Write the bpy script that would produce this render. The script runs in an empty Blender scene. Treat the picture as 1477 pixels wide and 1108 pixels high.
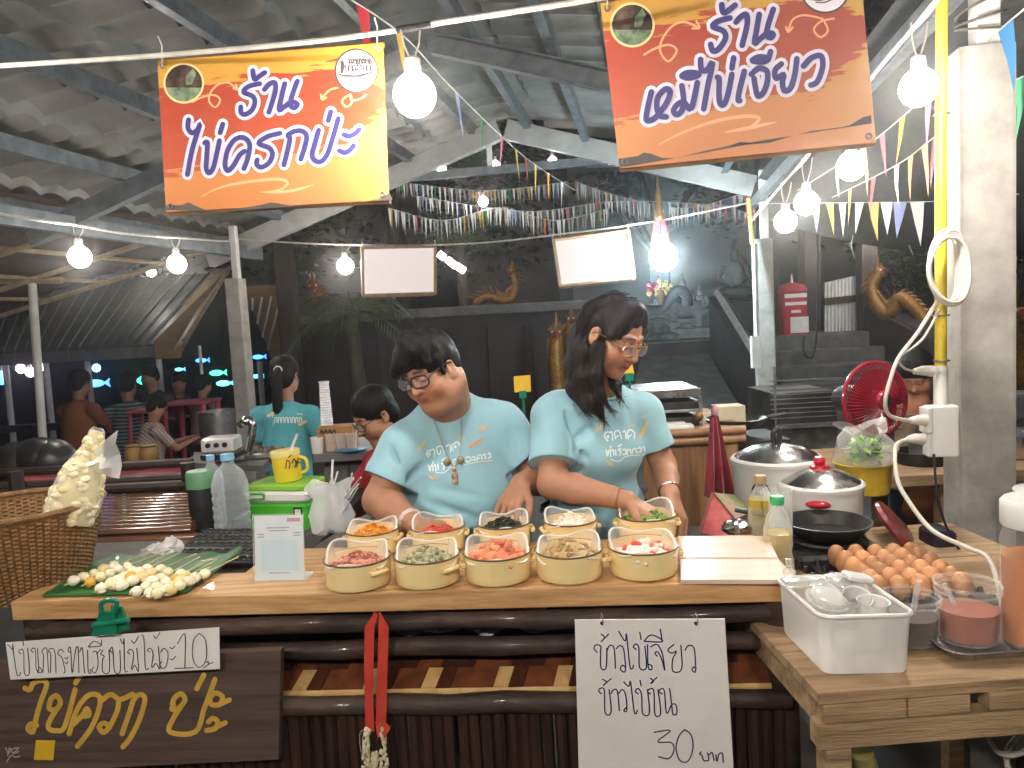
import bpy, bmesh, math, random
import numpy as np
from mathutils import Vector, Matrix, noise as mnoise
from mathutils.bvhtree import BVHTree
R = math.radians
random.seed(7)
SC = bpy.context.scene
COL = SC.collection
# ---- camera
FPX, CX, CY = 1100.0, 738.5, 554.0
CAM = Vector((0, 0, 1.5))
CROT = Matrix.Rotation(R(90 - 4.7), 3, 'X') @ Matrix.Rotation(R(-3.1), 3, 'Z')
cd = bpy.data.cameras.new('camera')
cam = bpy.data.objects.new('camera', cd); COL.objects.link(cam)
cd.sensor_width = 36; cd.lens = 36 * FPX / 1477.0
cd.clip_start = 0.05; cd.clip_end = 2000
cam.matrix_world = Matrix.Translation(CAM) @ CROT.to_4x4()
SC.camera = cam
# ---- night sky
w = bpy.data.worlds.new('World'); SC.world = w; w.use_nodes = True
nt = w.node_tree; bg = nt.nodes['Background']
sky = nt.nodes.new('ShaderNodeTexSky'); sky.sky_type = 'NISHITA'; sky.sun_disc = False
sky.sun_elevation = R(-4); sky.sun_rotation = R(200)
nt.links.new(sky.outputs[0], bg.inputs[0]); bg.inputs[1].default_value = 0.05
SC.view_settings.view_transform = 'Standard'; SC.view_settings.look = 'None'
SC.view_settings.exposure = 1.25; SC.view_settings.gamma = 1.0
SC.cycles.max_bounces = 6; SC.cycles.transparent_max_bounces = 12
SC.cycles.sample_clamp_indirect = 4.0
SC.cycles.use_denoising = True
# ---- pixel helpers (survey of the place)
def ray(u, v):
    return CROT @ Vector(((u - CX) / FPX, -(v - CY) / FPX, -1))
def P(u, v, d):            # point seen at photo pixel (u,v), d metres deep
    return CAM + ray(u, v) * d
def PZ(u, v, z):           # point on the horizontal plane z
    r = ray(u, v); return CAM + r * ((z - CAM.z) / r.z)
def hit_plane(u, v, o, n):
    r = ray(u, v); return CAM + r * ((o - CAM).dot(n) / r.dot(n))
# ---- materials
def _new(name):
    m = bpy.data.materials.new(name); m.use_nodes = True
    return m, m.node_tree, m.node_tree.nodes['Principled BSDF']
def lin(c):
    if isinstance(c, str):
        c = c.lstrip('#'); c = [int(c[i:i+2], 16) / 255 for i in (0, 2, 4)]
        return tuple(((x / 12.92) if x <= .04045 else ((x + .055) / 1.055) ** 2.4) for x in c)
    return tuple(c)
def mat(name, c1, c2=None, scale=6.0, rough=.6, metal=0, bump=0, bscale=None, stretch=(1, 1, 1), spec=.5, sheen=0, coat=0,
        lo=.35, hi=.65, detail=6, trans=0, alpha=1, rvar=0, ior=1.45, sss=0):
    m, t, b = _new(name)
    c1 = lin(c1)
    b.inputs['Roughness'].default_value = rough; b.inputs['Metallic'].default_value = metal
    b.inputs['Specular IOR Level'].default_value = spec; b.inputs['IOR'].default_value = ior
    b.inputs['Transmission Weight'].default_value = trans; b.inputs['Alpha'].default_value = alpha
    b.inputs['Coat Weight'].default_value = coat; b.inputs['Sheen Weight'].default_value = sheen
    if sss:
        b.inputs['Subsurface Weight'].default_value = sss; b.inputs['Subsurface Radius'].default_value = (.012, .005, .003)
        b.inputs['Subsurface Scale'].default_value = .6
    b.inputs['Base Color'].default_value = (*c1, 1)
    if c2 is not None or bump or rvar:
        tc = t.nodes.new('ShaderNodeTexCoord'); mp = t.nodes.new('ShaderNodeMapping')
        mp.inputs['Scale'].default_value = stretch
        t.links.new(tc.outputs['Object'], mp.inputs[0])
    if c2 is not None:
        n = t.nodes.new('ShaderNodeTexNoise'); n.inputs['Scale'].default_value = scale; n.inputs['Detail'].default_value = detail
        n.inputs['Roughness'].default_value = .62
        t.links.new(mp.outputs[0], n.inputs[0])
        r = t.nodes.new('ShaderNodeValToRGB'); r.color_ramp.elements[0].position = lo; r.color_ramp.elements[1].position = hi
        r.color_ramp.elements[0].color = (*c1, 1); r.color_ramp.elements[1].color = (*lin(c2), 1)
        t.links.new(n.outputs[0], r.inputs[0]); t.links.new(r.outputs[0], b.inputs['Base Color'])
    if bump or rvar:
        n2 = t.nodes.new('ShaderNodeTexNoise'); n2.inputs['Scale'].default_value = bscale or scale * 3; n2.inputs['Detail'].default_value = 5
        t.links.new(mp.outputs[0], n2.inputs[0])
        if bump:
            bp = t.nodes.new('ShaderNodeBump'); bp.inputs['Strength'].default_value = bump; bp.inputs['Distance'].default_value = .01
            t.links.new(n2.outputs[0], bp.inputs['Height']); t.links.new(bp.outputs[0], b.inputs['Normal'])
        if rvar:
            mr = t.nodes.new('ShaderNodeMapRange'); mr.inputs['From Min'].default_value = .3; mr.inputs['From Max'].default_value = .7
            mr.inputs['To Min'].default_value = max(.03, rough - rvar); mr.inputs['To Max'].default_value = min(1, rough + rvar)
            t.links.new(n2.outputs[0], mr.inputs[0]); t.links.new(mr.outputs[0], b.inputs['Roughness'])
    return m
def attr_mat(name, rough=.6, sss=0, bump=0, bscale=60, attr='col', spec=.4, vary=0):
    m, t, b = _new(name)
    a = t.nodes.new('ShaderNodeVertexColor'); a.layer_name = attr
    src = a.outputs[0]
    if vary:
        tc = t.nodes.new('ShaderNodeTexCoord'); n = t.nodes.new('ShaderNodeTexNoise'); n.inputs['Scale'].default_value = bscale * .35; n.inputs['Detail'].default_value = 4
        t.links.new(tc.outputs['Object'], n.inputs[0])
        mr = t.nodes.new('ShaderNodeMapRange'); mr.inputs['To Min'].default_value = 1 - vary; mr.inputs['To Max'].default_value = 1 + vary
        t.links.new(n.outputs[0], mr.inputs[0])
        mx = t.nodes.new('ShaderNodeVectorMath'); mx.operation = 'SCALE'
        t.links.new(src, mx.inputs[0]); t.links.new(mr.outputs[0], mx.inputs['Scale']); src = mx.outputs[0]
    t.links.new(src, b.inputs['Base Color'])
    b.inputs['Roughness'].default_value = rough; b.inputs['Specular IOR Level'].default_value = spec
    if sss:
        b.inputs['Subsurface Weight'].default_value = sss; b.inputs['Subsurface Radius'].default_value = (.012, .005, .003); b.inputs['Subsurface Scale'].default_value = .5
    if bump:
        tc = t.nodes.new('ShaderNodeTexCoord'); n2 = t.nodes.new('ShaderNodeTexNoise'); n2.inputs['Scale'].default_value = bscale; n2.inputs['Detail'].default_value = 5
        bp = t.nodes.new('ShaderNodeBump'); bp.inputs['Strength'].default_value = bump; bp.inputs['Distance'].default_value = .006
        t.links.new(tc.outputs['Object'], n2.inputs[0]); t.links.new(n2.outputs[0], bp.inputs['Height']); t.links.new(bp.outputs[0], b.inputs['Normal'])
    return m
def emit(name, c, s, soft=False):
    m, t, b = _new(name)
    if soft:   # frosted globe: emission fades toward its outline, put in for a soft glowing edge
        lw = t.nodes.new('ShaderNodeLayerWeight'); lw.inputs[0].default_value = .5
        iv = t.nodes.new('ShaderNodeMath'); iv.operation = 'SUBTRACT'; iv.inputs[0].default_value = 1; t.links.new(lw.outputs['Facing'], iv.inputs[1])
        pw = t.nodes.new('ShaderNodeMath'); pw.operation = 'POWER'; pw.inputs[1].default_value = 2.2; t.links.new(iv.outputs[0], pw.inputs[0])
        mu = t.nodes.new('ShaderNodeMath'); mu.operation = 'MULTIPLY_ADD'; mu.inputs[1].default_value = s * 1.9; mu.inputs[2].default_value = .35; t.links.new(pw.outputs[0], mu.inputs[0])
        b.inputs['Base Color'].default_value = (.7, .68, .62, 1); b.inputs['Emission Color'].default_value = (*c, 1); t.links.new(mu.outputs[0], b.inputs['Emission Strength']); return m
    b.inputs['Base Color'].default_value = (0.8, .8, .8, 1)
    b.inputs['Emission Color'].default_value = (*c, 1); b.inputs['Emission Strength'].default_value = s
    return m
def clear(name, tint=(1, 1, 1), milk=.25, rough=.12, milkc=None, edge=.45):
    """thin clear or milky plastic: see-through mixed with a glossy/diffuse film"""
    m, t, b = _new(name)
    out = t.nodes['Material Output']
    tr = t.nodes.new('ShaderNodeBsdfTransparent'); tr.inputs[0].default_value = (*tint, 1)
    b.inputs['Base Color'].default_value = (*(milkc or tint), 1); b.inputs['Roughness'].default_value = rough
    fr = t.nodes.new('ShaderNodeLayerWeight'); fr.inputs[0].default_value = .35
    ma = t.nodes.new('ShaderNodeMath'); ma.operation = 'MULTIPLY_ADD'
    ma.inputs[1].default_value = edge; ma.inputs[2].default_value = milk; ma.use_clamp = True
    t.links.new(fr.outputs['Facing'], ma.inputs[0])
    mx = t.nodes.new('ShaderNodeMixShader')
    t.links.new(ma.outputs[0], mx.inputs[0]); t.links.new(tr.outputs[0], mx.inputs[1]); t.links.new(b.outputs[0], mx.inputs[2])
    t.links.new(mx.outputs[0], out.inputs[0])
    return m
# ---- things and parts
def thing(name, label, cat, loc=(0, 0, 0), rz=0, group=None, rot=None):
    o = bpy.data.objects.new(name, None); COL.objects.link(o); o.empty_display_size = .05
    o.location = loc; o.rotation_euler = rot or (0, 0, rz)
    return tag(o, label, cat, group)
def tag(o, label=None, cat=None, group=None, kind=None):
    if label: o['label'] = label
    if cat: o['category'] = cat
    if group: o['group'] = group
    if kind: o['kind'] = kind
    return o
def kids(o): return [c for c in bpy.data.objects if c.parent == o]
def copy_tree(o, parent=None, ks=None):
    c = o.copy(); COL.objects.link(c)
    c.parent = parent
    for ch in (kids(o)): copy_tree(ch, c)
    return c
def basis(d, up=Vector((0, 0, 1))):
    d = Vector(d).normalized()
    a = d.cross(up)
    if a.length < 1e-4: a = d.cross(Vector((1, 0, 0)))
    a.normalize(); return a, a.cross(d).normalized(), d
class MB:
    def __init__(s): s.v = []; s.f = []; s.mi = []; s.cur = 0; s.col = {}; s.c = None
    def _add(s, vs, fs):
        b = len(s.v); s.v += [tuple(x) for x in vs]
        s.f += [tuple(i + b for i in f) for f in fs]; s.mi += [s.cur] * len(fs)
        if s.c is not None:
            for i in range(b, len(s.v)): s.col[i] = s.c
        return s
    def box(s, c, size, rot=None, tap=0):
        x, y, z = [q / 2 for q in size]; c = Vector(c)
        vs = []
        for dz in (-1, 1):
            k = 1 - tap if dz > 0 else 1
            for dx, dy in ((-1, -1), (1, -1), (1, 1), (-1, 1)):
                p = Vector((dx * x * k, dy * y * k, dz * z))
                if rot is not None: p = rot @ p
                vs.append(c + p)
        return s._add(vs, [(3, 2, 1, 0), (4, 5, 6, 7), (0, 1, 5, 4), (1, 2, 6, 5), (2, 3, 7, 6), (3, 0, 4, 7)])
    def rbox(s, c, size, r=.01, rot=None, n=3):
        """box with rounded vertical edges and softened top/bottom"""
        x, y, z = [q / 2 for q in size]; c = Vector(c); r = min(r, x * .99, y * .99); e = min(r * .5, z * .5)
        rings = []
        for zz, ins in ((-z, e), (-z + e, 0), (z - e, 0), (z, e)):
            ring = []
            for k, (sx, sy) in enumerate(((1, 1), (-1, 1), (-1, -1), (1, -1))):
                for i in range(n + 1):
                    a = math.pi / 2 * (k + i / n)
                    rr = max(r - ins, 1e-4)
                    ring.append(Vector((sx * (x - r) + rr * math.cos(a), sy * (y - r) + rr * math.sin(a), zz)))
            rings.append(ring)
        if rot is not None: rings = [[rot @ p for p in q] for q in rings]
        return s.loft([[c + p for p in q] for q in rings], True, True)
    def loft(s, rings, cap0=False, cap1=False, closed=True):
        n = len(rings[0]); vs = [p for r in rings for p in r]; fs = []
        for i in range(len(rings) - 1):
            for j in range(n if closed else n - 1):
                k = (j + 1) % n
                fs.append((i * n + j, i * n + k, (i + 1) * n + k, (i + 1) * n + j))
        if cap0: fs.append(tuple(range(n - 1, -1, -1)))
        if cap1: fs.append(tuple((len(rings) - 1) * n + j for j in range(n)))
        return s._add(vs, fs)
    def tube(s, pts, r, n=8, caps=True, flat=1.0, up=Vector((0, 0, 1))):
        pts = [Vector(p) for p in pts]; m = len(pts)
        rs = r if isinstance(r, (list, tuple)) else [r] * m
        rings = []; pa = None
        for i, p in enumerate(pts):
            d = (pts[min(i + 1, m - 1)] - pts[max(i - 1, 0)])
            if d.length < 1e-9: d = Vector((0, 0, 1))
            d.normalize()
            if pa is None: a, b, _ = basis(d, up)
            else:
                a = pa - d * pa.dot(d)
                a = a.normalized() if a.length > 1e-6 else basis(d, up)[0]
                b = a.cross(d)
            pa = a
            rings.append([p + (a * math.cos(2 * math.pi * k / n) + b * math.sin(2 * math.pi * k / n) * flat) * rs[i] for k in range(n)])
        return s.loft(rings, caps, caps)
    def lathe(s, prof, c=(0, 0, 0), n=32, rot=None, sx=1, sy=1, cap0=False, cap1=False, a0=0):
        c = Vector(c); rings = []
        for rr, z in prof:
            ring = []
            for k in range(n):
                a = a0 + 2 * math.pi * k / n
                p = Vector((rr * math.cos(a) * sx, rr * math.sin(a) * sy, z))
                if rot is not None: p = rot @ p
                ring.append(c + p)
            rings.append(ring)
        return s.loft(rings, cap0, cap1)
    def ball(s, c, r, n=12, m=8, rot=None, jit=0, rnd=None):
        c = Vector(c); r = (r, r, r) if not hasattr(r, '__len__') else r
        rings = []
        for i in range(1, m):
            t = math.pi * i / m
            ring = []
            for k in range(n):
                a = 2 * math.pi * k / n
                p = Vector((r[0] * math.sin(t) * math.cos(a), r[1] * math.sin(t) * math.sin(a), -r[2] * math.cos(t)))
                if jit: p *= 1 + (rnd or random).uniform(-jit, jit)
                if rot is not None: p = rot @ p
                ring.append(c + p)
            rings.append(ring)
        b = len(s.v)
        s.loft(rings)
        lo = Vector((0, 0, -r[2])); hi = Vector((0, 0, r[2]))
        if rot is not None: lo = rot @ lo; hi = rot @ hi
        s._add([c + lo, c + hi], [])
        L = len(s.v)
        for k in range(n):
            s.f.append((L - 2, b + (k + 1) % n, b + k)); s.f.append((L - 1, b + (m - 2) * n + k, b + (m - 2) * n + (k + 1) % n)); s.mi += [s.cur, s.cur]
        return s
    def poly(s, pts, off):
        """prism: outline pts (3-D, planar) extruded by off"""
        n = len(pts); off = Vector(off); pts = [Vector(p) for p in pts]
        return s._add(pts + [p + off for p in pts], [tuple(range(n - 1, -1, -1)), tuple(range(n, 2 * n))] + [(i, (i + 1) % n, n + (i + 1) % n, n + i) for i in range(n)])
    def quad(s, a, b, c, d): return s._add([a, b, c, d], [(0, 1, 2, 3)])
    def grid(s, rows, thick=None):
        m = len(rows[0])
        return s.loft(rows, closed=False)
    def build(s, name, mats, parent=None, smooth=False, world=True, fixn=True, bevel=0):
        me = bpy.data.meshes.new(name)
        off = Vector((0, 0, 0)); inv = None
        if parent is not None and world:
            chain = []; q = parent
            M = Matrix.Identity(4)
            while q is not None: chain.append(q); q = q.parent
            for q in reversed(chain): M = M @ (Matrix.Translation(q.location) @ q.rotation_euler.to_matrix().to_4x4())
            inv = M.inverted()
            vs = [inv @ Vector(v) for v in s.v]
        else: vs = s.v
        me.from_pydata(vs, [], s.f)
        ms = mats if isinstance(mats, (list, tuple)) else [mats]
        for m in ms: me.materials.append(m)
        if len(ms) > 1: me.polygons.foreach_set('material_index', s.mi)
        if s.col:
            ca = me.color_attributes.new('col', 'FLOAT_COLOR', 'POINT')
            ar = np.ones((len(s.v), 4), np.float32)
            for i, c in s.col.items(): ar[i, :3] = c
            ca.data.foreach_set('color', ar.ravel())
        if fixn or bevel:
            bm = bmesh.new(); bm.from_mesh(me)
            if fixn: bmesh.ops.recalc_face_normals(bm, faces=bm.faces)
            if bevel: bmesh.ops.bevel(bm, geom=[e for e in bm.edges if len(e.link_faces) == 2 and e.calc_face_angle(0) > .6], offset=bevel, segments=2, affect='EDGES', profile=.7, clamp_overlap=True)
            bm.to_mesh(me); bm.free()
        if smooth:
            me.polygons.foreach_set('use_smooth', [True] * len(me.polygons))
            if smooth != 2: me.set_sharp_from_angle(angle=R(42))
        me.update()
        o = bpy.data.objects.new(name, me); COL.objects.link(o)
        if parent is not None: o.parent = parent
        return o
def cr(pts, n=6, closed=False):
    """catmull-rom through points (any dimension)"""
    pts = [Vector(p) for p in pts]
    if len(pts) < 3: return [pts[0].lerp(pts[-1], i / n) for i in range(n + 1)]
    out = []; m = len(pts)
    rng = range(m if closed else m - 1)
    for i in rng:
        if closed: p0, p1, p2, p3 = (pts[(i + k) % m] for k in (-1, 0, 1, 2))
        else: p0, p1, p2, p3 = pts[max(i - 1, 0)], pts[i], pts[i + 1], pts[min(i + 2, m - 1)]
        for k in range(n):
            t = k / n
            out.append(.5 * ((2 * p1) + (p2 - p0) * t + (2 * p0 - 5 * p1 + 4 * p2 - p3) * t * t + (3 * p1 - p0 - 3 * p2 + p3) * t ** 3))
    if not closed: out.append(pts[-1])
    return out
def sag(a, b, dip, n=16):
    a = Vector(a); b = Vector(b)
    return [a.lerp(b, i / n) - Vector((0, 0, dip * 4 * (i / n) * (1 - i / n))) for i in range(n + 1)]
# ---- writing: ribbons along traced strokes
class Sheet:
    """a flat sign: maps photo-survey pixels onto its plane; ribbons are laid just proud of it"""
    def __init__(s, o, n):
        s.o = Vector(o); s.n = Vector(n).normalized()
        if s.n.dot(CAM - s.o) < 0: s.n = -s.n
    def at(s, u, v, off=0): return hit_plane(u, v, s.o + s.n * off, s.n)
def ribbon(mb, pts, wd, place, base, lift=.0004, taper=0):
    """pts: 2-D polyline in pixels; place(u,v,off)->3-D; each stroke climbs slightly so nothing is coplanar"""
    pts = [Vector((p[0], p[1])) for p in pts]
    m = len(pts)
    L = []; Rr = []
    for i, p in enumerate(pts):
        d = pts[min(i + 1, m - 1)] - pts[max(i - 1, 0)]
        d = d.normalized() if d.length > 1e-6 else Vector((1, 0))
        nn = Vector((-d.y, d.x)); t = i / max(1, m - 1)
        ww = wd * (1 - taper * abs(2 * t - 1) ** 2)
        L.append((p + nn * ww / 2, base + lift * t)); Rr.append((p - nn * ww / 2, base + lift * t))
    vs = [];
    d0 = (pts[1] - pts[0]).normalized() if m > 1 else Vector((1, 0)); d1 = (pts[-1] - pts[-2]).normalized() if m > 1 else d0
    w0 = wd * (1 - taper)
    def cap(c, d, sgn, off):
        a0 = math.atan2(d.y, d.x); k = 5
        return [(c + Vector((math.cos(a0 + sgn * math.pi / 2 + math.pi * i / k * 1.0), math.sin(a0 + sgn * math.pi / 2 + math.pi * i / k))) * w0 / 2, off) for i in range(k + 1)]
    row = [(place(l.x, l.y, o), place(r.x, r.y, o2)) for (l, o), (r, o2) in zip(L, Rr)]
    vv = []; ff = []
    for a, b in row: vv += [a, b]
    for i in range(m - 1): ff.append((2 * i, 2 * i + 1, 2 * i + 3, 2 * i + 2))
    for c, d, sg, off in ((pts[0], d0, 1, base), (pts[-1], d1, -1, base + lift)):
        q = cap(c, d, sg, off); b = len(vv)
        vv += [place(x.x, x.y, o) for x, o in q]
        ff.append(tuple(range(b, b + len(q))))
    mb._add(vv, ff)
def write(strokes, wd, place, name, m, parent, base=.0012, xf=None, n=5, step=.0005, taper=0, smooth=True):
    mb = MB()
    for i, st in enumerate(strokes):
        if xf: st = [xf(*p) for p in st]
        pl = cr(st, n) if (smooth and len(st) > 2) else [Vector(p) for p in st]
        ribbon(mb, pl, wd, place, base + i * step * .2, step, taper)
    o = mb.build(name, m, parent, fixn=False)
    return o
def Z(x0, y0, k):  # zoom-crop pixels -> photo pixels
    return lambda x, y: (x0 + x / k, y0 + y / k)
# ---- soft-body modelling: distance fields -> one continuous surface
class SDF:
    def __init__(s, lo, hi, vox):
        s.lo = np.array(lo, float); s.vox = vox
        s.n = np.ceil((np.array(hi) - s.lo) / vox).astype(int) + 1
        s.F = np.full(s.n, .2, np.float32)
    def _win(s, lo, hi):
        a = np.clip(np.floor((np.array(lo) - s.lo) / s.vox).astype(int), 0, s.n)
        b = np.clip(np.ceil((np.array(hi) - s.lo) / s.vox).astype(int) + 1, 0, s.n)
        if np.any(b <= a): return None, None
        g = np.stack(np.meshgrid(*[s.lo[i] + s.vox * np.arange(a[i], b[i]) for i in range(3)], indexing='ij'), -1)
        return tuple(slice(a[i], b[i]) for i in range(3)), g
    def _mix(s, sl, d, k, sub):
        F = s.F[sl]
        if sub:
            A, B = -F, d
        else: A, B = F, d
        if k > 0:
            h = np.clip(.5 + .5 * (A - B) / k, 0, 1); r = A * (1 - h) + B * h - k * h * (1 - h)
        else: r = np.minimum(A, B)
        s.F[sl] = -r if sub else r
    def ell(s, c, r, k=.01, rot=None, sub=False):
        c = np.array(c, float); r = np.array(r, float) * np.ones(3); mx = r.max() + k + 4 * s.vox
        sl, g = s._win(c - mx, c + mx)
        if sl is None: return s
        q = g - c
        if rot is not None: q = q @ np.array(rot)     # into the local frame (rot: local->world columns)
        l0 = np.linalg.norm(q / r, axis=-1); l1 = np.linalg.norm(q / r ** 2, axis=-1)
        d = l0 * (l0 - 1) / np.maximum(l1, 1e-9)
        s._mix(sl, d, k, sub); return s
    def cap(s, a, b, ra, rb=None, k=.01, sub=False, sq=None):
        a = np.array(a, float); b = np.array(b, float); rb = ra if rb is None else rb
        mx = max(ra, rb) + k + 4 * s.vox
        sl, g = s._win(np.minimum(a, b) - mx, np.maximum(a, b) + mx)
        if sl is None: return s
        ab = b - a; t = np.clip(((g - a) @ ab) / max(ab @ ab, 1e-12), 0, 1)
        d = np.linalg.norm(g - a - t[..., None] * ab, axis=-1) - (ra + (rb - ra) * t)
        s._mix(sl, d, k, sub); return s
    def path(s, pts, rs, k=.01):
        for i in range(len(pts) - 1): s.cap(pts[i], pts[i + 1], rs[i], rs[i + 1], k)
        return s
    def cutplane(s, p, n, k=0, lo=None, hi=None):
        """remove what lies on the +n side of plane p (within a box)"""
        lo = s.lo if lo is None else lo; hi = s.lo + s.n * s.vox if hi is None else hi
        sl, g = s._win(lo, hi)
        if sl is None: return s
        d = -((g - np.array(p, float)) @ np.array(Vector(n).normalized()))
        s._mix(sl, d, k, True); return s
    def val(s, p):
        i = np.clip(((np.array(p) - s.lo) / s.vox).round().astype(int), 0, s.n - 1); return s.F[tuple(i)]
    def rim_ell(s, c, r, n=72):
        out = []
        for a in np.linspace(0, 2 * math.pi, n + 1)[:-1]:
            for t in np.linspace(-1.4, 1.5, 150):
                p = Vector((c[0] + r[0] * math.cos(t) * math.cos(a), c[1] + r[1] * math.cos(t) * math.sin(a), c[2] + r[2] * math.sin(t)))
                if s.val(p) > 0: out.append(p); break
        return out
    def rim_cyl(s, c, d, r, n=48):
        x, y, _ = basis(d); out = []
        for a in np.linspace(0, 2 * math.pi, n + 1)[:-1]:
            for q in np.linspace(.03, r, 60):
                p = Vector(c) + (x * math.cos(a) + y * math.sin(a)) * q
                if s.val(p) > 0: out.append(p); break
        return out
    def crease(s, a, b, w, amp):
        a = np.array(a, float); b = np.array(b, float); mx = 2.2 * w
        sl, g = s._win(np.minimum(a, b) - mx, np.maximum(a, b) + mx)
        if sl is None: return s
        ab = b - a; t = np.clip(((g - a) @ ab) / max(ab @ ab, 1e-12), 0, 1); e = g - a - t[..., None] * ab
        s.F[sl] += (amp * np.exp(-(e * e).sum(-1) / w ** 2) * np.sin(math.pi * (.12 + .86 * t))).astype(np.float32); return s
    def cyl(s, a, b, r):
        a = np.array(a, float); b = np.array(b, float); sl, g = s._win(np.minimum(a, b) - r - .02, np.maximum(a, b) + r + .02)
        if sl is None: return s
        ab = b - a; L = np.linalg.norm(ab); u = ab / L; x = (g - a) @ u; rad = np.linalg.norm(g - a - x[..., None] * u, axis=-1)
        s._mix(sl, np.maximum(np.maximum(-x, x - L), rad - r), .003, True); return s
    def disp(s, fn, lo=None, hi=None):
        lo = s.lo if lo is None else lo; hi = s.lo + s.n * s.vox if hi is None else hi
        sl, g = s._win(lo, hi); s.F[sl] += fn(g).astype(np.float32); return s
    def mesh(s, smooth=1):
        F = s.F; n = F.shape
        ins = F < 0
        c = np.zeros((n[0]-1, n[1]-1, n[2]-1), np.int8)
        sh = [(i, j, k) for i in (0, 1) for j in (0, 1) for k in (0, 1)]
        V = {q: F[q[0]:n[0]-1+q[0], q[1]:n[1]-1+q[1], q[2]:n[2]-1+q[2]] for q in sh}
        for q in sh: c += (V[q] < 0)
        act = (c > 0) & (c < 8)
        idx = np.full(act.shape, -1, np.int64); pos = np.argwhere(act); idx[act] = np.arange(len(pos))
        acc = np.zeros((len(pos), 3)); cnt = np.zeros(len(pos))
        for a in sh:
            for ax in range(3):
                if a[ax]: continue
                b = list(a); b[ax] = 1; b = tuple(b)
                fa = V[a][act]; fb = V[b][act]; x = (fa < 0) != (fb < 0)
                t = np.where(x, fa / np.where(fa == fb, 1, fa - fb), 0)
                p = np.array(a, float) + t[:, None] * (np.array(b) - np.array(a))
                acc[x] += p[x]; cnt[x] += 1
        v = (pos + acc / np.maximum(cnt, 1)[:, None]) * s.vox + s.lo
        faces = []
        for ax in range(3):
            o = [i for i in range(3) if i != ax]
            sl0 = [slice(1, n[i] - 1) for i in range(3)]; sl0[ax] = slice(0, n[ax] - 1)
            sl1 = list(sl0); sl1[ax] = slice(1, n[ax])
            a = ins[tuple(sl0)]; b = ins[tuple(sl1)]
            e = np.argwhere(a != b)
            if not len(e): continue
            flip = a[tuple(e.T)]
            base = e + np.array([0 if i == ax else 1 for i in range(3)])
            q = []
            for d0, d1 in ((-1, -1), (0, -1), (0, 0), (-1, 0)):
                w_ = base.copy(); w_[:, o[0]] += d0; w_[:, o[1]] += d1
                q.append(idx[tuple(w_.T)])
            q = np.stack(q, 1)
            fl = flip if ax != 1 else ~flip
            q[~fl] = q[~fl][:, ::-1]
            faces.append(q)
        f = np.concatenate(faces) if faces else np.zeros((0, 4), int)
        f = f[(f >= 0).all(1)]
        for _ in range(smooth):
            s_ = np.zeros_like(v); k_ = np.zeros(len(v))
            for i in range(4):
                a = f[:, i]; b = f[:, (i + 1) % 4]
                np.add.at(s_, a, v[b]); np.add.at(k_, a, 1)
            v = v * .5 + .5 * s_ / np.maximum(k_, 1)[:, None]
        return v, f
def np_build(name, v, f, m, parent=None, colors=None, local=None):
    me = bpy.data.meshes.new(name)
    if parent is not None:
        v = v - np.array(parent.location)
    me.vertices.add(len(v)); me.vertices.foreach_set('co', np.asarray(v, np.float32).ravel())
    me.loops.add(len(f) * 4); me.loops.foreach_set('vertex_index', np.asarray(f, np.int32).ravel())
    me.polygons.add(len(f)); me.polygons.foreach_set('loop_start', np.arange(0, len(f) * 4, 4, dtype=np.int32))
    try: me.polygons.foreach_set('loop_total', np.full(len(f), 4, np.int32))
    except Exception: pass
    me.update(calc_edges=True); me.validate()
    me.polygons.foreach_set('use_smooth', [True] * len(me.polygons))
    if colors is not None:
        ca = me.color_attributes.new('col', 'FLOAT_COLOR', 'POINT')
        ar = np.ones((len(v), 4), np.float32); ar[:, :3] = colors
        ca.data.foreach_set('color', ar.ravel())
    me.materials.append(m)
    o = bpy.data.objects.new(name, me); COL.objects.link(o)
    if parent is not None: o.parent = parent
    return o
# ==== ground and the big structures
M = {}
M['concrete'] = mat('concrete', (.29, .275, .25), (.43, .41, .375), 9, .85, bump=.25, bscale=70, detail=9)
M['steel'] = mat('galvanised_steel', (.11, .125, .14), (.20, .22, .24), 9, .45, metal=.5, rvar=.15, bump=.05, bscale=60)
M['tile'] = mat('grey_roof_tile', (.115, .113, .106), (.225, .22, .207), 3.5, .62, bump=.25, bscale=30, lo=.3, hi=.72, detail=10)
M['white_paint'] = mat('white_paint', (.55, .54, .52), (.72, .71, .69), 5, .55, bump=.06, bscale=40)
M['dark_wood'] = mat('dark_wood', (.018, .011, .009), (.05, .03, .024), 8, .55, stretch=(1, 1, .2), bump=.3, bscale=30)
M['maroon'] = mat('maroon_plaster', (.026, .019, .019), (.048, .036, .034), 3, .8, bump=.2, bscale=20)
M['gold'] = mat('gilded_plaster', (.30, .155, .03), (.13, .055, .018), 30, .42, metal=.55, bump=.5, bscale=90)
M['leaf'] = mat('leaf_green', (.018, .042, .012), (.06, .10, .03), 4, .5, spec=.4)
M['leaf_dark'] = mat('leaf_dark', (.022, .036, .018), (.06, .09, .045), 5, .55)
M['bark'] = mat('bark', (.035, .026, .02), (.09, .07, .055), 12, .9, stretch=(1, 1, .25), bump=.6, bscale=25)
M['stone'] = mat('temple_stone', (.075, .068, .064), (.15, .14, .132), 5, .8, bump=.3, bscale=45)
M['rock'] = mat('rock', (.09, .10, .105), (.28, .29, .30), 6, .7, bump=.8, bscale=18)
M['red_paint'] = mat('red_paint', (.33, .012, .025), (.42, .02, .035), 4, .4)
M['thatch'] = mat('palm_thatch', (.075, .045, .03), (.15, .10, .07), 20, .85, stretch=(1, 9, 1), bump=.7, bscale=40)
M['bamboo'] = mat('bamboo_batten', (.30, .20, .10), (.45, .32, .18), 10, .55, stretch=(1, 1, .2))
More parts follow.
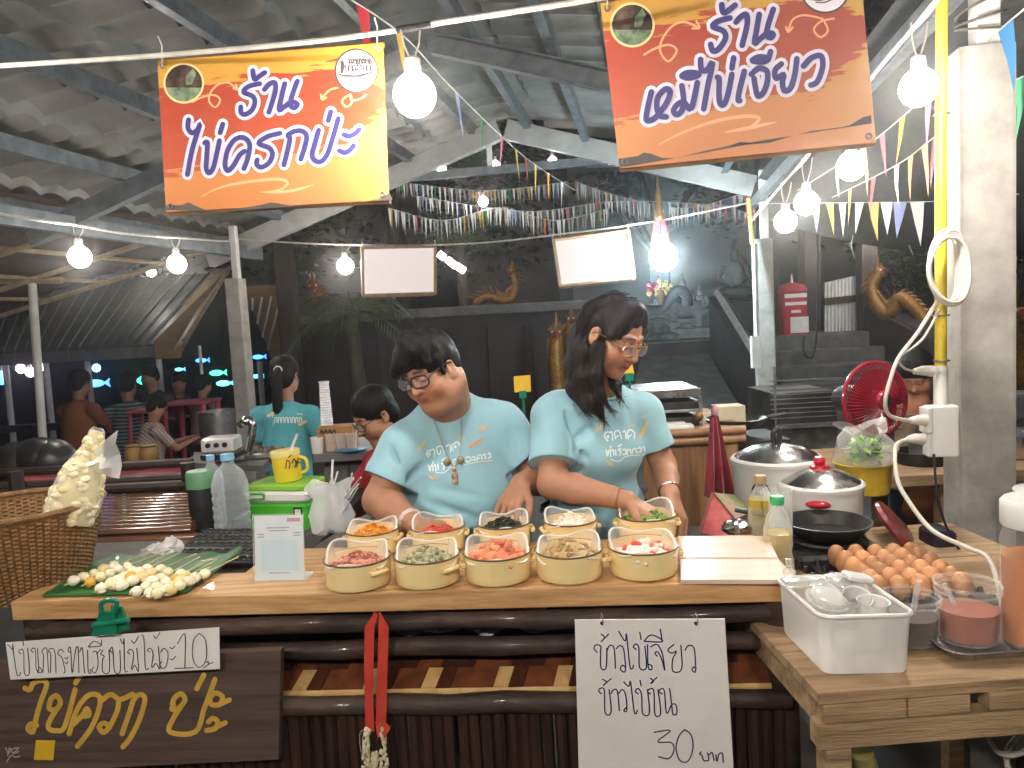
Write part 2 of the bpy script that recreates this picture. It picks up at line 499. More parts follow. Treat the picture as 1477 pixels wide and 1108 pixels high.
M['net'] = mat('shade_net', (.012, .012, .013), (.03, .03, .032), 60, .8, stretch=(1, .15, 1))
g = MB(); g.quad((-60, -30, 0), (60, -30, 0), (60, 70, 0), (-60, 70, 0))
tag(g.build('ground', mat('ground_concrete', (.06, .055, .05), (.11, .10, .09), 1.5, .8, bump=.2, bscale=20)), kind='structure')
hm = MB(); rows = []
for j in range(6):
    rows.append([(x, 40 + j * 5 + 1.5 * math.sin(x * .1), max(-.2, (j / 5) ** .8 * (9 + 3 * math.sin(x * .05 + 1) + 1.5 * math.sin(x * .21))) - .3) for x in range(-60, 61, 4)])
hm.grid(rows); tag(hm.build('hill', M['leaf_dark'], smooth=True), kind='structure')

# ---- market pavilion (gabled tile roof on steel)
HD = R(10.5); rV = Vector((math.sin(HD), math.cos(HD), 0)); cV = Vector((math.cos(HD), -math.sin(HD), 0)); GA = Vector((.05, 6.97, 3.34)); SL = .32
def pav(wd, s, dz=0): return GA + cV * wd - rV * s + Vector((0, 0, -SL * abs(wd) + dz))
pv = thing('market_pavilion', 'open market roof of grey corrugated tiles on steel purlins, over the stall', 'pavilion', (GA.x, GA.y, 0))
def slope(sg, wmax):
    b = MB(); rows = []
    nS = 400; course = .34
    k = 0; wv = 0
    while wv < wmax:
        for fr, lift in ((0, 0), (.97, .045)):
            ww = min(wv + course * fr, wmax); row = []
            for i in range(nS + 1):
                s = -.35 + 9.2 * i / nS
                ph = (s / .235 ) % 1.0
                h = .05 * (abs(math.sin(math.pi * ph)) ** .7)
                row.append(pav(sg * ww, s, .03 + h + lift - (.0 if fr else .012) + .006 * math.sin(i * 12.9 + k * 7.7)))
            rows.append(row)
        wv += course; k += 1
    b.grid(rows); return b.build('roof_slope', M['tile'], pv, smooth=True)
slope(-1, 2.95); slope(1, 2.1)
def beam(a, b, w_, h_, name, m, par):
    a, b = Vector(a), Vector(b); d = (b - a); x, y, z = basis(d)
    rot = Matrix((x, y, z)).transposed(); q = MB(); q.box((a + b) / 2, (w_, h_, d.length), rot); return q.build(name, m, par, bevel=.004)
def chan(a, b, w_, h_, name, m, par):   # C-channel: web and two flanges
    a, b = Vector(a), Vector(b); d = (b - a); x, y, z = basis(d); rot = Matrix((x, y, z)).transposed(); c = (a + b) / 2; q = MB()
    q.box(c, (.008, h_, d.length), rot)
    for k in (-1, 1): q.box(c + x * (w_ / 2 + .0045) + y * k * (h_ / 2 - .004), (w_, .008, d.length - .002), rot)
    return q.build(name, m, par)
for wd in (-.25, -.85, -1.5, -2.15, -2.75, .25, .75, 1.3, 1.9):
    chan(pav(wd, -.3, -.045), pav(wd, 8.7, -.045), .045, .09, 'purlin', M['steel'], pv)
M['beam_paint'] = mat('grey_beam_paint', (.30, .30, .29), (.42, .42, .40), 5, .6, bump=.1, bscale=40)
for s in (2.3, 4.7, 7.0):
    chan(pav(-.02, s, -.17), pav(-2.9, s, -.17), .06, .12, 'rafter', M['steel'], pv)
    chan(pav(.02, s, -.17), pav(2.08, s, -.17), .06, .12, 'rafter', M['steel'], pv)
beam(pav(-.03, .05, -.14), pav(-2.95, .05, -.14), .09, .17, 'gable_beam', M['beam_paint'], pv)
beam(pav(.03, .05, -.14), pav(2.12, .05, -.14), .09, .17, 'gable_beam', M['beam_paint'], pv)
a = pav(0, .05); tz = 2.86
beam((GA + cV * -1.45).to_tuple()[:2] + (tz,), (GA + cV * 1.42).to_tuple()[:2] + (tz,), .06, .07, 'tie_beam', M['steel'], pv)
beam((GA.x - .14, GA.y, tz + .036), (GA.x - .14, GA.y, 3.06), .05, .05, 'king_post', M['white_paint'], pv)
beam(pav(-2.55, -.2, .02 - .25), pav(-2.55, 6.0, .02 - .25), .07, .12, 'eave_beam', M['steel'], pv)
beam(pav(2.14, -.2, -.25), pav(2.14, 4.4, -.25), .05, .08, 'eave_beam', M['steel'], pv)

def post(px, w0, top, label, steel_top, y=None):
    t = thing('concrete_post', label, 'post', (px.x, px.y, 0), -HD)
    q = MB(); q.box((0, 0, top / 2), (w0, w0, top)); q.build('post_shaft', M['concrete'], t, world=False, bevel=.012)
    q = MB(); q.box((0.02, 0, (top + steel_top) / 2 + .001), (w0 * .42, w0 * .42, steel_top - top)); q.build('steel_extension', M['white_paint'], t, world=False, bevel=.004)
    return t
p_ = P(1409, 75, 2.3); fr = post(p_, .155, p_.z, 'thick grey concrete post in front with yellow conduit, right of the fan', 2.66)
p_ = P(1099, 345, 6.3); post(p_, .15, p_.z, 'concrete post at the back with a white steel top, left of the red postbox', 2.62)
p_ = P(339, 402, 7.0); post(p_, .14, p_.z, 'concrete post at the back behind the girl with the ponytail', 2.5)
tk = thing('cable_trunking', 'white cable trunking with a small box and yellow tube on the rear right post', 'trunking', tuple(P(1088, 530, 6.2)))
q = MB(); q.tube([P(1088, 352, 6.2), P(1092, 500, 6.2)], .022, 4); q.build('channel', M['white_paint'], tk)
q = MB(); q.box(P(1090, 508, 6.18), (.075, .05, .26)); q.build('box', M['white_paint'], tk, bevel=.006)
q = MB(); q.tube([P(1080, 286, 6.2), P(1085, 352, 6.2)], .018, 8); q.build('yellow_tube', mat('yellow_tube', (.62, .50, .12), rough=.4), tk, smooth=True)
# wires round the front post
q = MB(); fc = Vector(fr.location)
for k in range(3):
    z = 2.30 + .03 * k
    q.tube([fc + Vector((.05 * math.cos(a) * 1.3 + .01, .05 * math.sin(a) * 1.3, z + .02 * math.sin(a + k))) for a in np.linspace(0, 6.6, 22)], .004, 6)
q.build('tie_wire', mat('tie_wire', (.10, .09, .08), rough=.6), fr)

# ---- black shade net slung from the right eave
q = MB(); rows = []
for i in range(25):
    s = -1.5 + 10 * i / 24; row = []
    for j in range(9):
        t = j / 8
        row.append(pav(2.13, s, -.12) + cV * (3.2 * t) + Vector((0, 0, -.75 * t - .14 * math.sin(math.pi * t) + .035 * math.sin(s * 2.1 + t * 5))))
    rows.append(row)
q.grid(rows); tag(q.build('shade_net', M['net'], smooth=True), 'black shade net slung outward from the right roof edge behind the concrete post', 'net')

# ---- thatched lean-to on the left
lt = thing('thatched_lean_to', 'low lean-to roof of brown palm thatch on battens and a pale pole, far left', 'lean-to', (-3.4, 4.6, 0))
def ltp(a, b, dz=0):  # a along ridge (0 far..1 near), b down-slope
    return pav(-2.62, 0.15 + 4.3 * a, -.1) - cV * (2.6 * b) + Vector((0, 0, -.55 * b + dz))
q = MB(); rows = []
for i in range(40):
    rows.append([ltp(i / 39, j / 20, .05 + .02 * (j % 2) + .012 * random.random()) for j in range(21)])
q.grid(rows); q.build('thatch', M['thatch'], lt)
for b in (.05, .3, .55, .8): q = MB(); q.tube([ltp(-.02, b, .005), ltp(.5, b, -.01), ltp(1.02, b, .005)], .018, 8); q.build('batten', M['bamboo'], lt, smooth=True)
for a in (.02, .22, .42, .62, .82): q = MB(); q.tube([ltp(a, .0, -.035), ltp(a, 1.0, -.035)], .024, 8); q.build('rafter', M['bamboo'], lt, smooth=True)
a = P(46, 405, 6.6); b = P(57, 630, 6.6); q = MB(); q.tube([Vector((b.x, b.y, 0)), a], .035, 10); q.build('pole', M['white_paint'], lt, smooth=True)
q = MB(); q.tube([P(-120, 407, 6.6), P(90, 404, 6.6)], .03, 8); q.build('head_rail', M['bamboo'], lt, smooth=True)

# ---- green metal shelter behind on the left
M['green_roof'] = mat('green_metal_sheet', (.04, .045, .03), (.08, .085, .06), 3, .55, metal=.1)
M['rib'] = mat('roof_rib', (.075, .08, .08), (.13, .135, .13), 8, .5)
M['gold_trim'] = mat('ochre_trim', (.20, .115, .035), (.30, .18, .06), 6, .5)
sh = thing('green_metal_shelter', 'long low shelter with dark green ribbed metal roof and ochre end trim', 'shelter', (-5.4, 9.2, 0))
YR, YF = 11.2, 9.0
def sp(u, v, Y): r = ray(u, v); return CAM + r * ((Y - CAM.y) / r.y)
e0 = sp(-150, 512, YF); e1 = sp(225, 508, YF); r0 = sp(-150, 420, YR); r1 = sp(322, 398, YR)
e1.z = e0.z = (e0.z + e1.z) / 2; r1.z = r0.z = (r0.z + r1.z) / 2
q = MB(); q.poly([e0, e1, r1, r0], (0, 0, .03)); q.build('roof_sheet', M['green_roof'], sh)
n = 24
for i in range(n):
    t = i / n; q = MB(); q.tube([e0.lerp(e1, t) + Vector((0, -.02, -.09)), e0.lerp(e1, t) + Vector((0, -.015, .05)), r0.lerp(r1, t) + Vector((0, 0, .05))], .011, 6); q.build('roof_rib', M['rib'], sh, smooth=True)
q = MB(); q.box((e0 + e1) / 2 + Vector((0, -.005, -.06)), ((e1 - e0).length, .03, .13)); q.build('fascia', M['rib'], sh)
q = MB(); d = (r1 - e1); q.poly([e1 + Vector((.01, -.04, -.15)), e1 + Vector((.30, -.04, -.15)), e1 + Vector((.34, 0, .02)), r1 + Vector((.1, 0, .06)), r1 + Vector((-.12, 0, .06)), e1 + Vector((.01, -.04, .04))], (0, 0, .03)); q.build('end_trim', M['gold_trim'], sh)
q = MB(); q.tube([e1 + Vector((.34, 0, .05)), r1 + Vector((.1, 0, .09))], .03, 8); q.build('barge_pole', M['bamboo'], sh, smooth=True)
for u in (20, 78, 138, 240, 300):
    b = sp(u, 640, YF + .15); q = MB(); q.tube([(b.x, b.y, 0), (b.x, b.y, e0.z - .02)], .035 if u != 300 else .02, 8); q.build('post', M['white_paint'], sh, smooth=True)
q = MB(); q.box(((e0 + e1) / 2).to_tuple()[:2] + (.55,), ((e1 - e0).length, .06, .08)); q.build('rail', M['dark_wood'], sh)

# second small roof right of the back-left post
s2 = thing('small_gable_shelter', 'small shelter with slatted ochre gable end right of the back left post', 'shelter', (-2.9, 10.6, 0))
A = sp(355, 424, 10.6); B = sp(417, 420, 10.6); C_ = sp(412, 505, 10.6); D = sp(392, 520, 10.6)
q = MB(); q.poly([A, B, C_, D], (0, .05, 0)); q.build('gable_panel', M['gold_trim'], s2)
for k in range(4):
    t0 = A.lerp(B, .15 + .22 * k); t1 = A.lerp(D, .25 + .2 * k)
    q = MB(); q.tube([t0 + Vector((0, -.02, -.06)), t1 + Vector((.0, -.02, 0))], .014, 6); q.build('slat', M['white_paint'], s2)
q = MB(); q.box((A + B) / 2 + Vector((0, 0, .05)), ((B - A).length + .1, .1, .1)); q.build('ridge_cap', M['gold_trim'], s2)
for x in (A.x + .1, D.x): q = MB(); q.tube([(x, 10.62, 0), (x, 10.62, D.z)], .04, 8); q.build('post', M['white_paint'], s2)

# ---- temple terrace: dark wall, ramp and steps
tw = thing('temple_terrace', 'dark maroon temple terrace wall with a ledge, behind the two sellers', 'wall', (-.9, 9.6, 0))
q = MB(); L = sp(415, 560, 9.6); Rr = sp(905, 560, 9.6)
q.box(((L.x + Rr.x) / 2, 10.1, .86), (Rr.x - L.x, 1.0, 1.72)); q.build('wall', M['maroon'], tw, bevel=.01)
q = MB(); q.box(((L.x + Rr.x) / 2, 9.57, 1.66), (Rr.x - L.x + .1, .08, .12)); q.build('ledge', M['stone'], tw, bevel=.02)
q = MB()
for i in range(9):
    x = L.x + .3 + i * (Rr.x - L.x - .6) / 8; q.box((x, 9.575, .8), (.10, .045, 1.3))
q.build('pilaster', M['maroon'], tw, bevel=.01)
rp = thing('stone_ramp', 'grey stone ramp between dark parapets leading up to the shrine', 'ramp', (1.9, 8.5, 0))
a0 = sp(905, 600, 7.6); a1 = sp(1075, 600, 7.6); b0 = sp(925, 512, 9.9); b1 = sp(1022, 510, 9.9)
q = MB(); q.poly([a0, a1, b1, b0], (0, 0, -.1)); q.build('ramp_surface', M['stone'], rp)
q = MB(); q.box(((b0 + b1) / 2) + Vector((0, .12, .04)), ((b1 - b0).length + .4, .2, .2)); q.build('top_kerb', M['maroon'], rp, bevel=.01)
pa = sp(1022, 428, 9.9); pb = sp(1098, 560, 7.4)
q = MB(); q.poly([pa, pb, Vector((pb.x, pb.y, 0)), Vector((pa.x, pa.y, 0))], (.22, 0, 0)); q.build('parapet', M['maroon'], rp)
q = MB(); q.tube([pa + Vector((.11, 0, .05)), pb + Vector((.11, 0, .05))], .045, 4); q.build('handrail', M['concrete'], rp)
st = thing('temple_steps', 'dark stone steps rising to the landing with the red postbox', 'steps', (3.6, 8.6, 0))
for k in range(6):
    v0 = 600 - k * 23; a = sp(1118, v0, 8.0 + k * .3); b = sp(1262, v0, 8.0 + k * .3)
    q = MB(); q.box(((a.x + b.x) / 2 + .1, 8.0 + k * .3 + .75, (a.z) / 2), (b.x - a.x + .2, 1.5 - k * .004, a.z)); q.build('step', M['stone'], st, bevel=.012)
land_z = a.z; land_y = 8.0 + 5 * .3
q = MB(); q.box((3.9, land_y + 2.2, land_z / 2 - .01), (4.6, 3.2, land_z)); tag(q.build('landing', M['stone']), kind='structure')

def column(u, v0, v1, Y, w_, label, m='dark_wood', name='wooden_column'):
    a = sp(u, v1, Y); t = sp(u, v0, Y)
    c_ = thing(name, label, 'column', (a.x, Y, 0))
    q = MB(); q.box((a.x, Y, t.z / 2), (w_, w_, t.z)); q.build('shaft', M[m], c_, bevel=.015)
    q = MB(); q.box((a.x, Y, max(.06, a.z + .06)), (w_ * 1.35, w_ * 1.35, .12)); q.build('plinth', M['stone'], c_, bevel=.01)
    return c_
column(1170, 215, 490, 10.2, .22, 'dark square wooden column right of the red postbox')
column(1252, 215, 520, 9.8, .20, 'dark square wooden column beside the golden naga')
column(1110, 215, 490, 11.5, .24, 'dark wooden column behind the postbox, left of it')
column(818, 215, 470, 12.0, .22, 'dark column in front of the pale temple wall')
column(428, 300, 600, 9.0, .20, 'dark trunk like column left of the white bulb at the back')

# red postbox
pz = sp(1144, 490, 9.8); pb_ = thing('post_box', 'red postbox with white panels on the landing', 'postbox', (pz.x, pz.y, pz.z - .02))
W = .30
q = MB(); q.rbox((pz.x, pz.y, pz.z + .30), (W, W * .8, .62), .03); q.build('body', M['red_paint'], pb_, smooth=True)
q = MB(); q.lathe([(W * .62, 0), (W * .62, .03), (W * .5, .08), (W * .2, .115), (.0, .12)], (pz.x, pz.y, pz.z + .61), 24, sy=.85, cap0=True); q.build('cap', M['red_paint'], pb_, smooth=True)
q = MB(); q.tube([(pz.x, pz.y, pz.z + .72), (pz.x, pz.y, pz.z + .84)], [.02, .008], 8); q.build('finial', M['white_paint'], pb_)
q = MB()
for dz, hh, ww in ((.56, .05, .28), (.46, .04, .27), (.36, .035, .12)): q.box((pz.x, pz.y - W * .4 - .004, pz.z + dz), (ww, .008, hh))
q.build('letter_plate', M['white_paint'], pb_)
q = MB(); q.box((pz.x + .04, pz.y - W * .4 - .004, pz.z + .19), (.23, .006, .2)); q.build('notice', M['white_paint'], pb_)
# carved white panel
A = sp(1190, 408, 10); B = sp(1241, 396, 10); C_ = sp(1241, 480, 10); D = sp(1190, 480, 10)
pn = thing('lattice_panel', 'pale carved lattice panel leaning between two dark columns', 'panel', (A.x, A.y, D.z))
q = MB(); q.poly([A, B, C_, D], (0, .04, 0)); q.build('board', mat('pale_lattice', (.28, .27, .25), (.42, .40, .38), 40, .7, bump=.8, bscale=60), pn)
q = MB()
for i in range(11): t = i / 10; q.tube([A.lerp(B, t) + Vector((0, -.012, 0)), D.lerp(C_, t) + Vector((0, -.012, 0))], .012, 5)
q.build('lattice', M['white_paint'], pn)
q = MB(); q.box((A.lerp(D, .35) + B.lerp(C_, .42)) / 2 + Vector((0, -.03, 0)), (.5, .03, .09), Matrix.Rotation(R(-3), 3, 'Y')); q.build('cross_rail', M['dark_wood'], pn)
# balustrade with golden naga, right
bal = thing('balustrade_wall', 'dark sloping balustrade wall below the golden naga, behind the red fan', 'wall', (4.6, 9.2, 0))
A = sp(1247, 442, 9.6); B = sp(1360, 500, 8.2); q = MB(); q.poly([A, B, Vector((B.x, B.y, 0)), Vector((A.x, A.y, 0))], (.35, .1, 0)); q.build('wall', M['maroon'], bal)
q = MB(); q.tube([A + Vector((.17, .05, .02)), B + Vector((.17, .05, .02))], .11, 4); q.build('coping', M['maroon'], bal)

def naga(pts, r0, label, head_dir=(0, -1, 0), crest=.16, s=1.0):
    pts = cr(pts, 8); n = len(pts)
    t = thing('naga_statue', label, 'statue', tuple(pts[0]))
    q = MB(); q.tube(pts, [r0 * (.55 + .45 * math.sin(math.pi * min(1, .15 + i / n * .8))) for i in range(n)], 12); q.build('body', M['gold'], t, smooth=True)
    q = MB()
    for i in range(2, n - 2, 2):
        d = (pts[i + 1] - pts[i - 1]).normalized(); a, b, _ = basis(d)
        up = b if b.z > -.2 else -b
        p = pts[i] + up * r0 * .7
        q.tube([p, p + up * crest * .5 - d * .03, p + up * crest - d * .08], [.045 * s, .03 * s, .004], 5)
    q.build('crest_fringe', M['gold'], t, smooth=True)
    h = pts[-1]; hd = Vector(head_dir).normalized(); a, b, _ = basis(hd); rot = Matrix((a, hd, Vector((0, 0, 1)))).transposed()
    q = MB(); q.ball(h + hd * .05 * s, (.07 * s, .11 * s, .085 * s), 14, 10, rot); q.tube([h + hd * .08 * s + Vector((0, 0, .02 * s)), h + hd * .2 * s + Vector((0, 0, .06 * s))], [.05 * s, .02 * s], 8)
    q.tube([h + hd * .08 * s - Vector((0, 0, .04 * s)), h + hd * .17 * s - Vector((0, 0, .07 * s))], [.04 * s, .015 * s], 8)
    q.build('head', M['gold'], t, smooth=True)
    q = MB(); q.ball(h + hd * .12 * s - Vector((0, 0, .01 * s)), (.045 * s, .05 * s, .04 * s), 10, 8, rot); q.build('mouth', M['red_paint'], t, smooth=True)
    q = MB()
    for k in (-1, 1): q.ball(h + hd * .10 * s + a * k * .05 * s + Vector((0, 0, .035 * s)), .022 * s, 8, 6)
    q.build('eye', M['white_paint'], t, smooth=True)
    q = MB()
    for k in range(7):
        ang = (k - 3) * .32; o = a * math.sin(ang) + Vector((0, 0, math.cos(ang)))
        L_ = (.34 if k == 3 else .22 - .02 * abs(k - 3)) * s
        q.tube([h + o * .05 * s, h + o * L_ * .55 - hd * .02, h + o * L_ - hd * .0], [.04 * s, .03 * s, .003], 6)
    q.build('crown', M['gold'], t, smooth=True)
    return t
naga([sp(1345, 475, 8.7), sp(1322, 445, 8.9), sp(1300, 432, 9.1), sp(1282, 452, 9.2), sp(1265, 438, 9.3), sp(1258, 415, 9.35), sp(1268, 392, 9.3)], .095, 'golden naga coiling along the balustrade top behind the yellow conduit', (.3, -1, 0), .05, .55)
naga([sp(1455, 560, 7.5), sp(1478, 545, 7.5), sp(1475, 510, 7.5), sp(1462, 480, 7.5), sp(1468, 452, 7.5)], .16, 'golden naga rearing at the right edge beyond the concrete post', (-.2, -1, .0), .06, .8)
naga([sp(800, 600, 8.4), sp(806, 560, 8.5), sp(802, 520, 8.5), sp(803, 482, 8.5)], .10, 'gold and red naga head rearing between the two sellers', (-.15, -1, 0), .045, .75)
naga([sp(832, 600, 9.0), sp(830, 545, 9.0), sp(823, 500, 9.0), sp(824, 462, 9.0)], .085, 'second gold naga partly hidden behind the woman with glasses', (-.1, -1, 0), .04, .55)
naga([sp(685, 438, 9.8), sp(705, 428, 9.8), sp(722, 434, 9.8), sp(738, 430, 9.8), sp(744, 412, 9.8), sp(738, 392, 9.8)], .055, 'golden naga on the terrace ledge above the seller with dark glasses', (-.6, -1, 0), .10, .5)
naga([sp(456, 440, 9.7), sp(460, 428, 9.7), sp(452, 415, 9.7)], .07, 'small golden naga head on the terrace at far left', (.2, -1, 0), .1, .7)
naga([sp(540, 447, 9.7), sp(545, 438, 9.7), sp(538, 430, 9.7)], .05, 'small golden naga head on the terrace below the blank board', (.2, -1, 0), .08, .5)

# ---- pale temple hall beyond, with white eaves
th = thing('temple_hall', 'pale plastered temple hall far behind under white eaves', 'building', (0, 16, 0))
A = sp(655, 242, 15); B = sp(862, 242, 15)
q = MB(); q.box(((A.x + B.x) / 2, 15.6, 2.3), (B.x - A.x, 1.0, 4.6)); q.build('wall', mat('pink_plaster', (.24, .18, .165), (.32, .25, .23), 3, .8), th)
a1 = sp(820, 232, 13); a2 = sp(1095, 290, 11); a3 = sp(1100, 225, 13)
q = MB(); q.poly([sp(845, 243, 13), sp(985, 236, 11.5), sp(1092, 284, 10.5), sp(1092, 232, 13.5)], (0, 0, .05)); q.build('eave_soffit', mat('white_metal_sheet', (.42, .45, .48), (.5, .53, .56), 3, .5), th)
q = MB()
for k in range(6):
    t = k / 5; q.tube([sp(845, 243, 13).lerp(sp(985, 236, 11.5), t) - Vector((0, 0, .03)), sp(1092, 232, 13.5).lerp(sp(1092, 284, 10.5), t) - Vector((0, 0, .03))], .035, 6)
q.build('eave_purlin', M['steel'], th)
A = sp(700, 290, 14.4); q = MB(); q.box((A.x + .5, 14.95, A.z - .35), (1.9, .06, .1)); q.build('string_course', M['stone'], th)
for u in (745, 770, 800): b = sp(u, 262, 14.4); q = MB(); q.box((b.x, 15.05, b.z), (.22, .06, .5)); q.build('window', M['maroon'], th)

# ---- shrine with rocks and small statues under the blue-white lamp
sr = thing('shrine_platform', 'dark stone shrine platform with a stepped edge behind the ramp', 'shrine', (2.2, 11, 0))
A = sp(880, 480, 10.8); B = sp(1035, 480, 10.8)
q = MB(); q.box(((A.x + B.x) / 2, 11.6, A.z / 2), (B.x - A.x + .3, 1.6, A.z)); q.build('platform', M['rock'], sr, bevel=.03)
q = MB(); q.box(((A.x + B.x) / 2, 12.0, A.z + .2), (B.x - A.x, .8, .4)); q.build('upper_step', M['rock'], sr, bevel=.03)
rr_ = random.Random(3)
for k in range(26):
    u = rr_.uniform(905, 1020); v = rr_.uniform(462, 500); c_ = sp(u, v, 10.7 + rr_.uniform(-.1, .5))
    q = MB(); q.ball(c_, (rr_.uniform(.07, .16), rr_.uniform(.07, .14), rr_.uniform(.05, .11)), 9, 7, jit=.16, rnd=rr_)
    tag(q.build('rock', M['rock'], smooth=True), 'grey rock heaped at the foot of the shrine', 'rock', 'rocks at the shrine foot')
def buddha(u, v, Y, h, m, label):
    b = sp(u, v, Y); t = thing('seated_figure', label, 'statue', tuple(b))
    q = MB(); q.ball(b + Vector((0, -.03 * h, .12 * h)), (.36 * h, .22 * h, .12 * h), 14, 8); q.ball(b + Vector((0, 0, .42 * h)), (.2 * h, .14 * h, .28 * h), 14, 10)
    for k in (-1, 1): q.tube([b + Vector((k * .2 * h, 0, .6 * h)), b + Vector((k * .29 * h, -.04 * h, .36 * h)), b + Vector((k * .08 * h, -.18 * h, .22 * h))], [.065 * h, .055 * h, .04 * h], 8)
    q.ball(b + Vector((0, -.01 * h, .78 * h)), (.1 * h, .11 * h, .13 * h), 12, 10); q.tube([b + Vector((0, 0, .88 * h)), b + Vector((0, 0, 1.06 * h))], [.06 * h, .005], 8)
    q.build('figure', m, t, smooth=True)
    q = MB(); q.lathe([(.42 * h, 0), (.36 * h, .04 * h), (.42 * h, .08 * h)], b - Vector((0, 0, .08 * h)), 18, cap0=True, cap1=True); q.build('lotus_base', m, t, smooth=True)
ivory = mat('ivory_statue', (.42, .43, .42), (.28, .3, .3), 9, .5); bronze = mat('dark_bronze', (.04, .055, .05), (.08, .1, .09), 14, .4, metal=.5)
buddha(985, 455, 11.8, .62, bronze, 'dark seated figure left of the handrail at the shrine')
buddha(1060, 430, 11.0, .78, bronze, 'dark seated figure with golden flame behind the back post')
buddha(1010, 452, 11.9, .42, ivory, 'pale small seated figure beside the dark one at the shrine')
buddha(953, 452, 11.3, .34, ivory, 'pale small seated figure under the blue white lamp')
buddha(895, 458, 11.5, .3, ivory, 'pale small figure beside the woman hair clip, on the shrine')
b = sp(1068, 366, 11.1); q = MB(); q.tube([b, b + Vector((.10, 0, -.18)), b + Vector((.16, 0, -.42))], [.01, .07, .05], 8, flat=.4); tag(q.build('flame_ornament', M['gold'], smooth=True), 'gilded flame ornament behind the dark seated figure', 'ornament')
# black arch and flower garland
q = MB(); q.tube(cr([sp(895, 440, 10.6), sp(930, 447, 10.6), sp(955, 445, 10.6), sp(975, 420, 10.6), sp(990, 425, 10.6), sp(992, 442, 10.6)], 6), .075, 10); tag(q.build('black_naga_tail', mat('black_lacquer', (.008, .01, .014), rough=.3), smooth=True), 'black lacquered naga tail arching in front of the shrine', 'statue')
fl = thing('flower_offering', 'round offering of red and yellow flowers under the blue white lamp', 'flowers', tuple(sp(953, 435, 10.5)))
for c_, col_, nn in (((.5, .02, .03), 'red_petal', 26), ((.7, .45, .06), 'yellow_petal', 30)):
    q = MB(); rr_ = random.Random(nn)
    for k in range(nn):
        q.ball(sp(945 + (10 if nn == 30 else 0) + rr_.gauss(0, 6), 418 + rr_.gauss(0, 7), 10.5), rr_.uniform(.02, .045), 7, 5)
    q.build('blossom', mat(col_, c_, rough=.6), fl, smooth=True)
q = MB(); q.lathe([(.03, 0), (.07, .1), (.05, .2)], sp(953, 440, 10.5), 14, cap0=True); q.build('vase', M['gold'], fl, smooth=True)
# ---- trees, palm and shrubs
def leaf_cloud(q, c, r, n, size, rnd, squash=.75):
    for _ in range(n):
        d = Vector((rnd.gauss(0, 1), rnd.gauss(0, 1), rnd.gauss(0, 1))).normalized() * r * rnd.random() ** .45; d.z *= squash
        p = c + d; s = size * rnd.uniform(.6, 1.4)
        a = Vector((rnd.gauss(0, 1), rnd.gauss(0, 1), rnd.gauss(0, .6))).normalized(); x, y, _z = basis(a)
        q._add([p, p + x * s * .4 + a * s * .5, p + a * s * 1.1, p - x * s * .4 + a * s * .5], [(0, 1, 2, 3)])
def tree(x, y, h, r, seed, label, m='leaf_dark', n=5200, size=.16, lowest=.45):
    rnd = random.Random(seed); t = thing('tree', label, 'tree', (x, y, 0))
    q = MB(); q.tube(cr([(x, y, 0), (x + .1, y, h * .3), (x - .1, y + .1, h * .6), (x, y, h * .85)], 5), [.22 * h / 6 * (1 - .04 * i) for i in range(16)], 9)
    tips = []
    for k in range(9):
        a = rnd.uniform(0, 6.28); z0 = h * rnd.uniform(.3, .7); e = Vector((x + math.cos(a) * r * .75, y + math.sin(a) * r * .75, z0 + h * rnd.uniform(.08, .3)))
        q.tube([(x, y, z0), (Vector((x, y, z0)) + e) / 2 + Vector((0, 0, .1)), e], [.07 * h / 6, .05 * h / 6, .02], 6); tips.append(e)
    q.build('trunk', M['bark'], t, smooth=True)
    q = MB()
    for e in tips + [Vector((x, y, h * .85)), Vector((x, y, h))]: leaf_cloud(q, e, r * rnd.uniform(.35, .55), n // 11, size, rnd)
    q.build('crown', M[m], t, fixn=False)
tree(-5.5, 15, 7.5, 3.4, 11, 'dark broad tree behind the green shelter')
tree(-1.8, 13.0, 6.5, 3.0, 12, 'dark tree behind the blank board and terrace')
tree(8.5, 15, 8, 3.6, 13, 'dark leafy tree behind the right naga', 'leaf')
tree(3.5, 18, 8, 3.8, 14, 'dark tree behind the shrine')
def shrub(u, v, Y, r, seed, label, m='leaf', n=1300):
    c_ = sp(u, v, Y); rnd = random.Random(seed); t = thing('shrub', label, 'shrub', (c_.x, c_.y, max(0, c_.z - r)))
    q = MB()
    for k in range(5): q.tube([(c_.x, c_.y, max(0, c_.z - r * 1.2)), c_ + Vector((rnd.uniform(-r, r) * .6, rnd.uniform(-r, r) * .6, rnd.uniform(0, r) * .6))], [.025, .008], 5)
    q.build('stem', M['bark'], t)
    q = MB();
    for k in range(5): leaf_cloud(q, c_ + Vector((rnd.uniform(-r, r) * .6, rnd.uniform(-r, r) * .5, rnd.uniform(-r, r) * .5)), r * .6, n // 5, .09, rnd)
    q.build('foliage', M[m], t, fixn=False)
shrub(1305, 380, 10.4, .75, 3, 'leafy shrub behind the golden naga and yellow conduit')
shrub(1465, 340, 9.5, .8, 4, 'leafy shrub at the right edge above the naga')
shrub(900, 478, 10.2, .28, 5, 'small leafy plant beside the shrine rocks behind the woman')
shrub(215, 362, 12.5, .7, 6, 'lit green treetop above the ridge of the green shelter')
